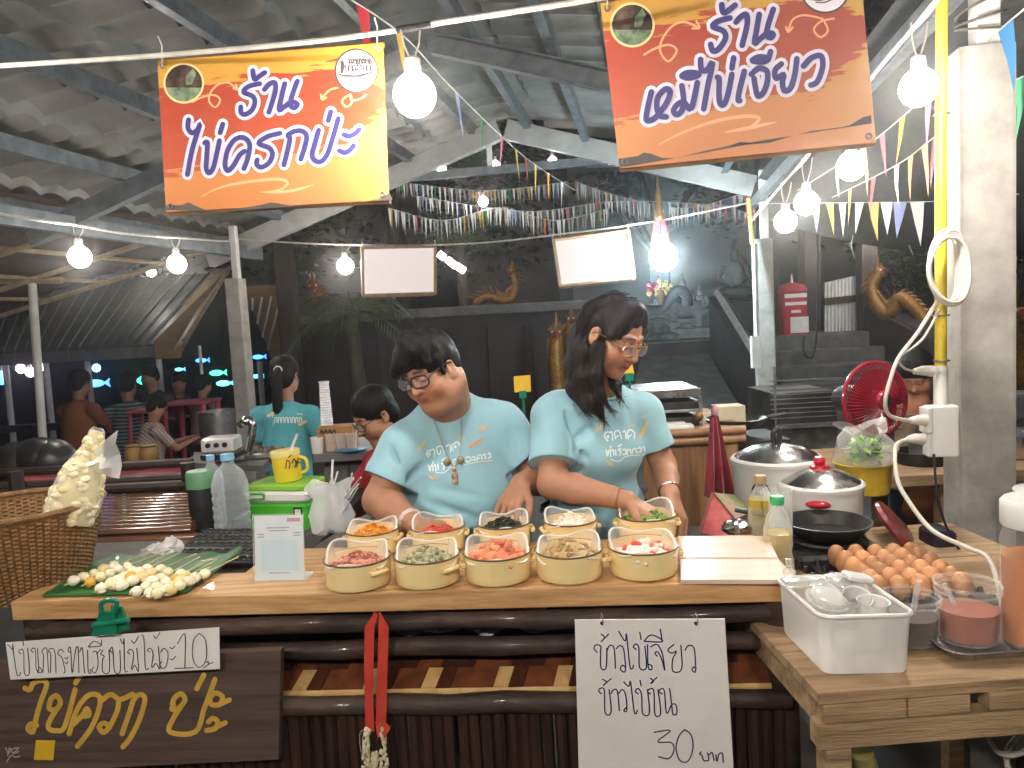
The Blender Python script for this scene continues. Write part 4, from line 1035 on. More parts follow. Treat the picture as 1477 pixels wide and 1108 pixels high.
for k, (pp, nf, lab, wd, L) in enumerate((([P(560, 300, 8.5), P(640, 318, 8.8), P(720, 300, 9.0), P(800, 318, 8.8), P(880, 300, 9)], 60, 'string of short white and pale streamers across the dark yard, nearest row', .05, .22),
                            ([P(600, 283, 9.5), P(760, 305, 9.8), P(900, 290, 9.8), P(1090, 300, 9.5)], 80, 'string of short white streamers across the dark yard, middle row', .05, .2),
                            ([P(830, 262, 10.2), P(900, 285, 10.4), P(990, 300, 10.4), P(1085, 275, 10.2)], 60, 'string of short white streamers in front of the white eaves', .06, .25),
                            ([P(570, 262, 10), P(700, 275, 10.4), P(820, 262, 10.4)], 50, 'string of pale streamers below the gable tie beam', .06, .22),
                            ([P(1190, 310, 8.6), P(1260, 318, 8.6), P(1350, 305, 8.4)], 26, 'string of pale streamers above the golden naga', .06, .2))):
    cs = ['white'] * 14 + ['grey'] * 9 + ['lilac', 'orange', 'pink', 'yellow', 'green', 'blue']
    bunting(pp, [((i + rb.uniform(.2, .8)) / nf, rb.choice(cs)) for i in range(nf)], lab, wd * .62, L, rb, .004)
# hanging tassel above the bluish lamp and red streamers
t = thing('hanging_tassel', 'gold topped tassel with red streamers above the bluish white lamp', 'tassel', tuple(P(950, 330, 6.15)))
q = MB(); b = P(951, 318, 6.15); q.lathe([(.035, 0), (.045, .03), (.03, .07), (.04, .1), (.022, .15), (.028, .19), (.01, .27), (.004, .36)], b, 12, cap0=True); q.build('finial', M['gold'], t, smooth=True)
q = MB()
for k in range(7): a = b + Vector((.012 * (k - 3), .01 * math.sin(k * 2), 0)); q.tube([a, a + Vector((.006 * (k - 3), 0, -.1)), a + Vector((.012 * (k - 3), 0, -.2 - .02 * (k % 3)))], [.01, .012, .004], 5)
q.build('streamer', PM['red'], t, smooth=True)
q = MB(); b = P(1076, 285, 6.9)
for k in range(4): a = b + Vector((.02 * k, 0, .01 * k)); q.tube([a, a + Vector((.01, 0, -.12)), a + Vector((.015 * k - .02, 0, -.24))], [.012, .014, .004], 5)
tag(q.build('red_ribbons', PM['red'], smooth=True), 'bunch of dark red ribbons tied beside the rear right post', 'ribbon')
# ==== counter and what stands on it
CO_ = Vector((-1.21, 1.757, 0)); UX = Vector((.9969, -.0789, 0)); UY = Vector((.0789, .9969, 0)); CTZ = .905
YAW = math.atan2(UX.y, UX.x); RZ = Matrix.Rotation(YAW, 3, 'Z')
def CT(a, b, z=CTZ): return CO_ + UX * a + UY * b + Vector((0, 0, z))
M['plank'] = mat('counter_plank', (.36, .18, .065), (.62, .37, .17), 5, .42, stretch=(.5, 12, 12), bump=.15, bscale=30, coat=.1, lo=.28, hi=.6, rvar=.12)
M['plank_end'] = mat('plank_edge', (.30, .15, .05), (.52, .31, .13), 6, .5, stretch=(.5, 9, 9), bump=.12, bscale=40)
M['bark_rail'] = mat('barked_pole', (.020, .012, .009), (.075, .042, .030), 14, .62, stretch=(.35, 1, 1), bump=.8, bscale=36, rvar=.15, coat=.1)
M['slat'] = mat('brown_bamboo_slat', (.018, .008, .006), (.055, .026, .018), 16, .42, stretch=(1, 1, .12), bump=.35, bscale=30)
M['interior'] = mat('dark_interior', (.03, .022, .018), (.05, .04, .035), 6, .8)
ct = thing('serving_counter', 'wooden serving counter of pale planks on dark barked poles with a bamboo slat front', 'counter', tuple(CT(.9, .1, 0)))
def plank(a0, a1, b0, b1, z, th, par, m='plank', name='plank', bev=.004):
    q = MB(); q.box(CT((a0 + a1) / 2, (b0 + b1) / 2, z - th / 2), (a1 - a0, b1 - b0, th), RZ); return q.build(name, M[m], par, bevel=bev)
plank(0, 1.814, 0, .165, CTZ, .046, ct); plank(.50, 1.80, .168, .36, CTZ, .044, ct)
def pole(a0, a1, b, z, r, name='rail', m='bark_rail', sd=1):
    rn = random.Random(sd); pts = [CT(a0 + (a1 - a0) * i / 14, b + rn.uniform(-.003, .003), z + rn.uniform(-.004, .004)) for i in range(15)]
    q = MB(); q.tube(pts, [r * rn.uniform(.9, 1.1) for _ in pts], 12); return q.build(name, M[m], ct, smooth=True)
pole(.02, 1.77, .03, .822, .021, sd=3); pole(.02, 1.77, .05, .752, .021, sd=4); pole(.02, 1.79, .0, .640, .022, sd=5)
pole(.02, 1.77, .14, .862, .014, sd=6)
for a, b in ((1.785, .045), (.045, .05), (1.785, .33), (.55, .33)):
    rn = random.Random(int(a * 99 + b * 10)); q = MB()
    q.tube([CT(a + rn.uniform(-.004, .004), b, z) for z in (0, .2, .4, .6, .75, .83, .857)], [.043, .04, .036, .034, .036, .042, .046], 14); q.build('post', M['bark_rail'], ct, smooth=True)
rn = random.Random(8); q = MB()
for i in range(62):
    a = .03 + i * .0285; q.tube([CT(a + rn.uniform(-.003, .003), .012 + rn.uniform(0, .006), z) for z in (.02, .2, .4, .617)], [.0145 * rn.uniform(.85, 1.08)] * 4, 8)
q.build('slat_panel', M['slat'], ct, smooth=True)
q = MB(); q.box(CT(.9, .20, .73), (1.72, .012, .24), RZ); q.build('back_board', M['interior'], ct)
# woven mat edge on the shelf
WV = [mat('woven_' + n, c, c2, 25, .42, stretch=(1, 1, 1), bump=.25, bscale=50) for n, c, c2 in (('redbrown', '#5a3020', '#7a4428'), ('cream', '#b99058', '#cfae78'), ('brown', '#3a1d14', '#52291c'), ('dark', '#2f1a14', '#47291e'))]
q = MB(); rn = random.Random(2)
zf, zb = .668, .712
def mt(a, t, off=0): return CT(a, .018 + .10 * t, zf + (zb - zf) * t + off)
q.cur = 0; q.poly([mt(.5, 0), mt(1.755, 0), mt(1.755, 1), mt(.5, 1)], (0, 0, -.006))
a = .52; k = 0
while a < 1.74:
    for wdt, ci in ((.034, 1), (.034, 2)):
        t0 = .02 if ci == 1 else .03
        q.cur = ci; q.poly([mt(a, -.02 + .001 * ci, .003), mt(a + wdt, -.02 + .001 * ci, .003), mt(a + wdt + .012, .48, .005), mt(a + .012, .48, .005)], (0, 0, -.0025)); a += wdt
    q.cur = 3; q.poly([mt(a - .03, .52, .003), mt(a + .05, .52, .003), mt(a + .06, .98, .003), mt(a - .02, .98, .003)], (0, 0, -.002))
    a += .10 if k % 2 else .07; k += 1
q.cur = 1; q.poly([mt(.5, -.05, -.004), mt(1.755, -.05, -.004), mt(1.755, 0, -.001), mt(.5, 0, -.001)], (0, 0, -.006))
q.build('woven_mat', WV, ct, fixn=True)
# plastic sack behind the rails
q = MB(); rows = []; rn = random.Random(9)
for i in range(30):
    rows.append([CT(.84 + .42 * i / 29, .10 + .045 * math.sin(i * .9 + j * .7) * rn.uniform(.4, 1) * .5, .765 + .075 * j / 9 + .006 * math.sin(i * .6)) for j in range(10)])
q.grid(rows); tag(q.build('plastic_sack', clear('grey_sack', (.75, .74, .78), .5, .25), smooth=True), 'crumpled grey plastic sack stuffed behind the counter rails', 'bag')
q = MB(); A = CT(1.02, .075, .825); q.poly([A, A + UX * .10 + Vector((0, 0, .005)), A + UX * .09 - Vector((0, 0, .035)), A + UX * .06 - Vector((0, 0, .048)), A + UX * .02 - Vector((0, 0, .025))], UY * .002); tag(q.build('maroon_packet', mat('maroon_packet', '#4a2230', '#6d4a52', 60, .4)), 'maroon patterned packet tucked behind the counter rails', 'packet')

# counter planks at the right end, strong lamplight put into their pale colour
M['lit_plank_wood'] = mat('lit_plank_wood', (.66, .47, .36), (.74, .56, .45), 4, .3, stretch=(.5, 8, 8), coat=.2, bump=.03)
for v0, v1, u0, u1, u2, u3, lab in ((773, 804, 978, 1108, 1122, 980, 'counter plank with lamplight put into its pale pinkish colour, the rear one of two'), (806, 836, 980, 1123, 1137, 982, 'counter plank with lamplight put into its pale pinkish colour, the front one of two')):
    z = CTZ + .012; q = MB(); q.poly([PZ(u3, v1, z), PZ(u2, v1, z), PZ(u1, v0, z), PZ(u0, v0, z)], (0, 0, -.0105)); tag(q.build('lit_plank', M['lit_plank_wood'], bevel=.002), lab, 'board')

# enamel pots with plastic liners and chopped food
M['enamel'] = mat('cream_enamel', (.80, .60, .27), (.85, .66, .33), 3, .22, coat=.5, bump=.02, bscale=12)
M['enamel_rim'] = mat('enamel_dark_rim', (.10, .06, .03), rough=.35)
M['liner'] = clear('milky_liner', (.99, .97, .94), .15, .2); M['liner_rim'] = clear('milky_liner_rim', (.97, .95, .92), .38, .25)
M['food'] = attr_mat('chopped_food', .45, bump=.25, bscale=150, spec=.5, vary=.25)
def pot(c, r, h, label, rz):
    t = thing('enamel_pot', label, 'pot', tuple(c), rz, group='cream enamel pots on the counter')
    q = MB(); q.lathe([(r * .86, 0), (r * .95, .004), (r * .985, .014), (r * .975, .02), (r * .985, .03), (r, h * .8), (r * 1.0, h), (r * .97, h + .001), (r * .955, h - .003), (r * .94, .012), (r * .9, .008), (0.001, .007)], (0, 0, 0), 48, cap0=True)
    q.build('body', M['enamel'], t, smooth=True, world=False)
    q = MB(); q.tube([(r * 1.003 * math.cos(a), r * 1.003 * math.sin(a), h) for a in np.linspace(0, 2 * math.pi, 49)], .0021, 6, caps=False); q.build('rim', M['enamel_rim'], t, smooth=True, world=False)
    for s_ in (0, 1):
        q = MB(); b = s_ * math.pi + .0
        d = Vector((math.cos(b), math.sin(b), 0)); x = Vector((-d.y, d.x, 0)); z0 = h * .66
        pts = [d * r * .99 + x * .019, d * (r + .007) + x * .021, d * (r + .008) + x * .015, d * (r + .008) - x * .015, d * (r + .007) - x * .021, d * r * .99 - x * .019]
        q.tube([p + Vector((0, 0, z0)) for p in pts], .0045, 8, flat=1.3); q.build('handle', M['enamel'], t, smooth=True, world=False)
    return t
def liner(c, r, h, label, rz, tilt, lift, rn):
    t = thing('plastic_liner', label, 'liner', tuple(c), rz, group='milky plastic liners standing in the pots')
    n = 56; s_ = r * .94; T = Matrix.Rotation(-R(tilt), 3, 'X')
    def sup(a, k): # rounded square
        ca, sa = math.cos(a), math.sin(a); e = 2 / 2.8
        return Vector((math.copysign(abs(ca) ** e, ca) * s_ * k, math.copysign(abs(sa) ** e, sa) * s_ * k, 0))
    rings = []
    for k, z in ((.66, -.05), (.72, -.052), (.80, -.040), (.9, -.018), (.97, 0)):
        ring = []
        for i in range(n):
            p = sup(2 * math.pi * i / n, k); p.z = z
            ring.append(p)
        rings.append(ring)
    def place(p):
        q = Vector((p.x * .96, p.y + s_ * .95, p.z)); q = T.inverted() @ q
        q.y -= s_ * .95;
        rad = math.hypot(q.x, q.y); lim = r * .93
        if q.z < .001 and rad > lim: q.x *= lim / rad; q.y *= lim / rad
        bb = .010 * math.sin(3 * math.atan2(p.y, p.x) + rz * 5)
        q.z += h + lift + bb
        q.z = max(q.z, .012)
        return q
    q = MB(); q.loft([[place(p) for p in rg] for rg in rings], True); q.build('wall', M['liner'], t, smooth=True, world=False)
    q = MB(); rim = [place(sup(2 * math.pi * i / n, 1.0)) for i in range(n + 1)]; q.tube(rim, .0028, 8, caps=False, flat=1.0); q.build('rim', M['liner_rim'], t, smooth=True, world=False)
    return t
def bits(q, kind, c, r, rn, cols):
    c = Vector(c); q.c = lin(rn.choice(cols)); rot = Matrix.Rotation(rn.uniform(0, 6.28), 3, 'Z') @ Matrix.Rotation(rn.uniform(-.9, .9), 3, 'X')
    if kind == 'dice': q.box(c, [r * rn.uniform(1.1, 2) for _ in range(3)], rot)
    elif kind == 'shred': q.tube([c - rot @ Vector((r * 2.4, 0, 0)), c + Vector((0, 0, r * .8)), c + rot @ Vector((r * 2.4, r, 0))], [r * .5, r * .6, r * .3], 5)
    elif kind == 'sausage':
        q.tube([c + rot @ Vector((x * r, .25 * r * x * x, 0)) for x in (-1.7, -1.4, 0, 1.4, 1.7)], [r * .4, r * .75, r * .8, r * .75, r * .35], 8)
    elif kind == 'lump': q.ball(c, (r * rn.uniform(.8, 1.3), r * rn.uniform(.7, 1.1), r * rn.uniform(.6, .9)), 8, 6, rot, .14, rn)
    elif kind == 'ring': q.tube([c + rot @ Vector((r * math.cos(a), r * math.sin(a), 0)) for a in np.linspace(0, 6.28, 9)], r * .38, 5, caps=False)
def pile(c, r, h0, hgt, n, kind, br, cols, label, seed, dx=0, dy=0):
    rn = random.Random(seed); q = MB(); q.c = lin(cols[0]); c = Vector(c)
    q.lathe([(r, h0 - .012), (r * .8, h0 + hgt * .30), (r * .45, h0 + hgt * .72), (.001, h0 + hgt * .9)], c + Vector((dx * .6, dy * .6, 0)), 20)
    for _ in range(n):
        a = rn.uniform(0, 6.283); rr = r * math.sqrt(rn.random()) * .97; zz = h0 + hgt * (1 - (rr / r) ** 1.3) + rn.uniform(-.003, .004)
        bits(q, kind, c + Vector((rr * math.cos(a) + dx, rr * math.sin(a) + dy, zz)), br * rn.uniform(.8, 1.2), rn, cols)
    o = q.build('chopped_food', M['food'], smooth=True); o.data.transform(Matrix.Translation(-c)); o.location = c
    return tag(o, label, 'food', 'food in the enamel pots', 'stuff')
front = [((519, 857), .0775, ['#c98a78', '#b8705f', '#d6a08c', '#a85f52'], 'shred', .0045, 190, 'pinkish shredded meat in the leftmost front pot', 0),
         ((619, 853), .0765, ['#8d8a6a', '#a7a27c', '#6f6d50', '#b9b391'], 'lump', .0058, 210, 'grey green chopped pellets in the second front pot', .008),
         ((720, 849), .079, ['#d5805c', '#c66a4c', '#e09a72', '#d98f6c'], 'sausage', .0088, 60, 'sliced pink sausages in the middle front pot', .012),
         ((823, 846), .078, ['#b89a6c', '#a58658', '#cbb183', '#8f7448'], 'lump', .0092, 90, 'tan chopped mushroom lumps in the fourth front pot', .012),
         ((929, 841), .080, ['#efe3d6', '#e9d6c8', '#d8452f', '#e06a52', '#f2e8dc'], 'sausage', .0075, 46, 'white and red crab stick pieces in the rightmost front pot', -.002)]
back = [((540, 806), .070, ['#d98a2c', '#e09b3e', '#c97a22'], 'dice', .0042, 160, 'orange carrot dice in the leftmost rear pot', 0),
        ((634, 802), .072, ['#c93a26', '#d8553a', '#b52a1e'], 'lump', .006, 26, 'a few red chilli pieces in the second rear pot', -.012),
        ((729, 797), .070, ['#1d211c', '#2c322a', '#3a4034'], 'shred', .004, 150, 'dark seaweed shreds in the middle rear pot', 0),
        ((824, 793), .070, ['#e6dccb', '#efe7d8', '#d9cdb8'], 'dice', .0042, 170, 'white diced onion in the fourth rear pot', .004),
        ((934, 786), .078, ['#7d9a34', '#5f8228', '#93ab4a', '#4c6f20'], 'ring', .0048, 190, 'chopped green spring onion in the rightmost rear pot', 0)]
NTH = ['leftmost', 'second', 'middle', 'fourth', 'rightmost']
for row, lst in (('front', front), ('rear', back)):
    for i, (px, r, cols, kind, br, n, lab, hh) in enumerate(lst):
        b = PZ(px[0], px[1], CTZ + .001); dv_ = Vector((b.x, b.y, 0)).normalized(); c = b + dv_ * r * .96; h = .064 if row == 'front' else .062
        rn = random.Random(i * 7 + len(row)); rz = YAW + rn.uniform(-.25, .25) + (.9 if i in (0, 1) and row == 'front' else .2)
        what = lab.split(' in the ')[0]
        pot(c, r, h, 'cream enamel pot with a dark rim holding ' + what, -.75 if row == 'front' and i < 2 else rn.uniform(-.3, .3))
        liner(c, r, h, 'milky plastic liner rising in the pot of ' + what, rn.uniform(-.28, .28), rn.uniform(9.5, 12.5), -.010 + rn.uniform(0, .004), rn)
        pile(c - dv_ * r * .12, r * .80, .044,   .030 + hh, n, kind, br, cols, lab, i + 20)

# payment stand (blank card)
A = PZ(366, 840, CTZ + .001); Bp = PZ(440, 839, CTZ + .001)
qs = thing('card_stand', 'clear acrylic card stand with a pale blue printed card on the counter', 'stand', tuple((A + Bp) / 2))
x = (Bp - A).normalized(); W = (Bp - A).length; up = (Vector((0, .17, 1)) - x * 0).normalized(); nb = x.cross(up) * -1
nb = Vector((0, 1, 0)) if nb.y < 0 else nb
Hh = .162
q = MB(); q.poly([A, Bp, Bp + up * Hh, A + up * Hh], nb * .003); q.build('acrylic_front', clear('acrylic', (.97, .98, .98), .12, .06), qs)
q = MB(); q.box((A + Bp) / 2 + UY * .035 + Vector((0, 0, .0015)), (W, .06, .003), RZ); q.build('base', clear('acrylic_base', (.95, .97, .97), .2, .06), qs)
o_ = A + x * .003 + up * .004 + nb * .0045; w_ = W - .006; h_ = Hh - .008
def cardp(a, b, off=0): return o_ + x * w_ * a + up * h_ * b - nb * off
q = MB(); q.poly([cardp(0, 0), cardp(1, 0), cardp(1, 1), cardp(0, 1)], nb * .001); q.build('card', mat('pale_card', '#cdd8e0', '#e3e2e4', 7, .35), qs)
q = MB(); q._add([cardp(.12, .14, .0006), cardp(.88, .14, .0006), cardp(.88, .62, .0006), cardp(.12, .62, .0006)], [(0, 1, 2, 3)]); q.build('card_panel', mat('card_blue_panel', '#b9d2e2', '#cfdfe8', 9, .35), qs)
q = MB(); q._add([cardp(.68, .9, .0006), cardp(.95, .9, .0006), cardp(.95, .955, .0006), cardp(.68, .955, .0006)], [(0, 1, 2, 3)]); q.build('card_badge', mat('card_red', '#c06a70', rough=.35), qs)
q = MB()
for a0, a1, b0 in ((.06, .2, .70), (.06, .2, .66), (.8, .94, .72), (.8, .94, .68), (.25, .72, .80), (.3, .68, .755), (.28, .70, .1)): q._add([cardp(a0, b0, .0006), cardp(a1, b0, .0006), cardp(a1, b0 + .018, .0006), cardp(a0, b0 + .018, .0006)], [(0, 1, 2, 3)])
q.build('card_print', mat('card_grey_print', '#8f8f98', rough=.4), qs)

# banana leaf with quail-egg skewers
M['banana_leaf'] = mat('banana_leaf', (.02, .10, .02), (.04, .16, .035), 5, .5, stretch=(1, 12, 1), coat=.05, bump=.1, bscale=60)
lf = thing('banana_leaf', 'glossy green banana leaf spread on the counter under the egg skewers', 'leaf', tuple(CT(.2, .1)))
Lc = [PZ(60, 862, CTZ), PZ(270, 858, CTZ), PZ(349, 801, CTZ), PZ(150, 806, CTZ)]
q = MB(); rows = []
for i in range(19):
    s = i / 18; row = []
    for j in range(15):
        t = j / 14; p = Lc[0].lerp(Lc[1], s).lerp(Lc[3].lerp(Lc[2], s), t)
        p = p + Vector((0, 0, .004 + .0025 * abs(math.sin(j * 1.4)) + (.012 * max(0, s - .9) * 10 * t) + .010 * max(0, t - .85) * 6 * math.sin(i * .8) ** 2))
        row.append(p)
    rows.append(row)
q.grid(rows); q.build('blade', M['banana_leaf'], lf, smooth=True)
q = MB(); q.tube([Lc[0].lerp(Lc[1], .02) + Vector((0, 0, .005)), Lc[1].lerp(Lc[0], .02) + Vector((0, 0, .007)), Lc[1].lerp(Lc[2], .5) + Vector((0, 0, .010)), Lc[2] + Vector((0, 0, .018))], .0045, 6); q.build('rolled_edge', M['banana_leaf'], lf, smooth=True)
M['egg_white'] = attr_mat('fried_quail_egg', .4, bump=.35, bscale=110, vary=.12); M['stick'] = mat('bamboo_stick', '#cbb98c', '#b8a273', 20, .55)
rn = random.Random(31)
names = ['nearest the leaf left end', 'second from the left', 'third from the left', 'fourth from the left', 'in the middle of the leaf', 'just right of the middle', 'third from the right', 'second from the right', 'nearest the leaf right end']
for i in range(9):
    a = PZ(103 + i * 17.5 + rn.uniform(-4, 4), 846 + i * 1.6 + rn.uniform(-5, 4), CTZ + .02); b = PZ(205 + i * 17.5, 803 - rn.uniform(0, 5), CTZ + .03)
    d = (b - a).normalized(); L = .235
    t = thing('egg_skewer', 'bamboo skewer of pale fried quail eggs, ' + names[i], 'skewer', tuple(a), group='quail egg skewers on the leaf')
    q = MB(); q.tube([a - d * .012, a + d * L], .0017, 6); q.build('stick', M['stick'], t, smooth=True)
    s = .012
    for k in range(5):
        q = MB(); q.c = lin(rn.choice(['#e6d9b4', '#efe6cc', '#e2c98e', '#eadbb0', '#ecdfc0', '#d9a63e' if rn.random() < .35 else '#e9ddbe']))
        c = a + d * s + Vector((0, 0, rn.uniform(-.002, .003))) + d.cross(Vector((0, 0, 1))) * rn.uniform(-.003, .003)
        q.ball(c, (.0145 * rn.uniform(.85, 1.15), .0145 * rn.uniform(.85, 1.1), .0125), 12, 9, Matrix.Rotation(rn.uniform(0, 3), 3, 'Z'), .07, rn)
        if rn.random() < .7: q.ball(c + Vector((rn.uniform(-.009, .009), rn.uniform(-.011, .004), -.005)), (.009, .008, .005), 8, 6, None, .2, rn)
        q.build('egg', M['egg_white'], t, smooth=True); s += .0265 * rn.uniform(.92, 1.08)

# ---- hand-written signs on the counter front
ns = UY * -1
sb = Sheet(CT(.2, -.045, .7), ns)
M['sign_wood'] = mat('dark_sign_wood', (.055, .034, .028), (.115, .074, .06), 7, .6, stretch=(.4, 1, 7), bump=.2, bscale=60)
M['gold_paint'] = mat('gold_sign_paint', '#cfa748', '#b8923a', 20, .5); M['yellow_card'] = mat('yellow_paper', '#d9b22a', '#cfa522', 10, .6); M['chalk'] = mat('white_chalk', '#a8a29a', rough=.8)
wsn = thing('wooden_sign', 'dark wooden sign with gold brushed Thai letters hung on the counter front', 'sign', tuple(sb.at(200, 1100)))
q = MB(); q.poly([sb.at(-14, 1116), sb.at(402, 1096), sb.at(405, 938), sb.at(-18, 957)], UY * .022); q.build('board', M['sign_wood'], wsn, bevel=.002)
zg = Z(0, 808, 3.6925)
gold = M_(zg, [(132, 682), (160, 690), (178, 655), (225, 640), (248, 665), (215, 760), (188, 860), (175, 915), (148, 900), (165, 872), (195, 880)], [(270, 740), (262, 790), (300, 795), (322, 755), (300, 722), (270, 740)], [(322, 765), (270, 845), (258, 895), (300, 908), (345, 885), (400, 690)], [(424, 620), (402, 655)],
  [(368, 925), (408, 800), (468, 722), (525, 722), (530, 780), (488, 890), (412, 992)], [(385, 880), (440, 825), (462, 790), (475, 825), (440, 832)], [(535, 752), (590, 716), (640, 742), (706, 714)], [(632, 748), (625, 800), (588, 880), (552, 918), (528, 888), (555, 868), (585, 890)], [(650, 925), (690, 810), (712, 745), (745, 716), (772, 742), (742, 850), (695, 945), (655, 995)],
  [(925, 770), (915, 795), (950, 790), (985, 745), (965, 712), (932, 732), (918, 765)], [(985, 750), (925, 840), (905, 915), (1040, 915), (1090, 785), (1145, 635)], [(1086, 612), (1048, 685)], [(1125, 725), (1150, 708), (1185, 728), (1170, 768), (1125, 768), (1118, 738)], [(1170, 768), (1222, 745)], [(1110, 862), (1135, 842), (1160, 862), (1148, 895), (1100, 908)], [(1150, 890), (1200, 866)])
write(gold, 7.4, sb.at, 'lettering', M['gold_paint'], wsn, base=.0010, step=.0003)
sig = M_(zg, [(30, 1000), (45, 1030), (50, 1000), (70, 1030)], [(40, 1040), (60, 1010), (100, 1000), (70, 1030), (100, 1020)], [(35, 1075), (60, 1040), (80, 1050), (105, 1045)])
write(sig, 1.6, sb.at, 'signature', M['chalk'], wsn, base=.0010, step=.0003)
q = MB(); q.poly([sb.at(49, 1096, .001), sb.at(77, 1096.5, .001), sb.at(80, 1068, .001), sb.at(52, 1067.5, .001)], UY * -.0006); q.build('sticker', M['yellow_card'], wsn)
sp2 = Sheet(CT(.2, -.075, .8), ns); M['paper'] = mat('white_paper', '#d9d4d0', '#e2dedb', 6, .6); M['pen'] = mat('black_pen', '#2c2a30', rough=.6); M['bluepen'] = mat('blue_marker', '#343a66', '#2a2f55', 30, .5)
ps = thing('paper_strip', 'white paper strip with thin black handwriting and the price 10, clipped to the counter', 'sign', tuple(sp2.at(160, 970)))
q = MB(); q.poly([sp2.at(15, 980.5), sp2.at(317, 965), sp2.at(316, 905), sp2.at(8, 927)], UY * .0012); q.build('paper', M['paper'], ps)
strip = M_(zg, [(40, 450), (70, 478), (66, 452), (88, 600), (103, 615), (110, 598)], [(112, 500), (100, 488), (112, 475), (126, 492), (130, 602), (156, 600), (147, 470)], [(121, 430), (126, 455)], [(178, 492), (165, 480), (180, 468), (190, 490), (193, 580), (215, 600), (222, 585), (208, 572), (200, 600)], [(200, 470), (206, 590)], [(228, 600), (232, 510), (222, 490), (236, 470), (250, 480), (258, 600)], [(268, 600), (270, 500), (258, 488), (270, 470), (292, 490), (298, 600)], [(340, 602), (346, 590), (330, 520), (308, 500), (322, 475), (340, 490)],
  [(345, 520), (356, 527), (362, 515)], [(345, 545), (356, 552), (362, 540)], [(372, 492), (362, 480), (376, 470), (384, 602), (402, 480), (416, 472), (420, 600)], [(425, 490), (438, 470), (450, 602)], [(466, 480), (470, 592), (485, 600), (480, 582)], [(498, 570), (490, 585), (505, 602), (522, 560), (515, 490), (495, 490)], [(515, 500), (536, 475)], [(470, 462), (500, 432), (540, 455), (472, 463)], [(540, 455), (541, 425)], [(548, 480), (535, 500), (555, 512), (545, 535), (548, 596), (582, 592), (580, 480)], [(597, 492), (585, 480), (600, 470), (610, 592), (640, 590), (638, 480)],
  [(640, 420), (656, 447), (660, 425), (664, 582), (680, 592)], [(692, 500), (680, 490), (695, 475), (712, 500), (700, 582), (718, 560), (738, 592), (728, 470)], [(700, 428), (715, 442), (738, 405)], [(752, 398), (766, 420), (774, 572), (792, 577)], [(797, 490), (785, 480), (800, 470), (815, 500), (808, 572), (830, 550), (852, 577), (842, 460)], [(818, 402), (830, 417), (852, 385)], [(862, 540), (850, 560), (868, 577), (886, 560), (895, 500), (875, 470), (855, 490)], [(905, 465), (918, 472), (932, 457)], [(905, 525), (918, 530), (935, 512)],
  [(945, 445), (985, 395), (984, 575)], [(930, 577), (1030, 573)], [(1060, 390), (1030, 430), (1026, 520), (1060, 572), (1097, 530), (1095, 430), (1062, 390)], [(1098, 545), (1110, 540), (1108, 556), (1122, 548)], [(1085, 575), (1110, 555), (1135, 545)])
write(strip, 1.25, sp2.at, 'handwriting', M['pen'], ps, base=.0007, step=.0002)
# green clip
M['clip'] = mat('green_plastic_clip', (.005, .16, .09), (.01, .22, .13), 10, .25, coat=.4)
cl = thing('bulldog_clip', 'green plastic clip pinching the paper strip to the counter edge', 'clip', tuple(sp2.at(165, 920)))
cp = lambda u, v, o=0: sp2.at(u, v, o)
q = MB(); q.poly([cp(133, 916, .014), cp(171, 913, .014), cp(166, 880, .02), cp(146, 880, .02)], ns * .008); q.build('front_jaw', M['clip'], cl, bevel=.003)
q = MB(); q.poly([cp(172, 912, .0), cp(189, 906, -.0), cp(178, 874, .012), cp(162, 872, .012)], ns * .009); q.build('rear_jaw', M['clip'], cl, bevel=.003)
q = MB(); q.tube(cr([cp(148, 886, .03), cp(146, 872, .032), cp(155, 866, .034), cp(168, 868, .032), cp(166, 884, .03)], 5), .0055, 8); q.build('grip_loop', M['clip'], cl, smooth=True)
q = MB(); q.tube([cp(134, 902, .026), cp(186, 894, .026)], .006, 8); q.build('hinge_pin', M['clip'], cl, smooth=True)
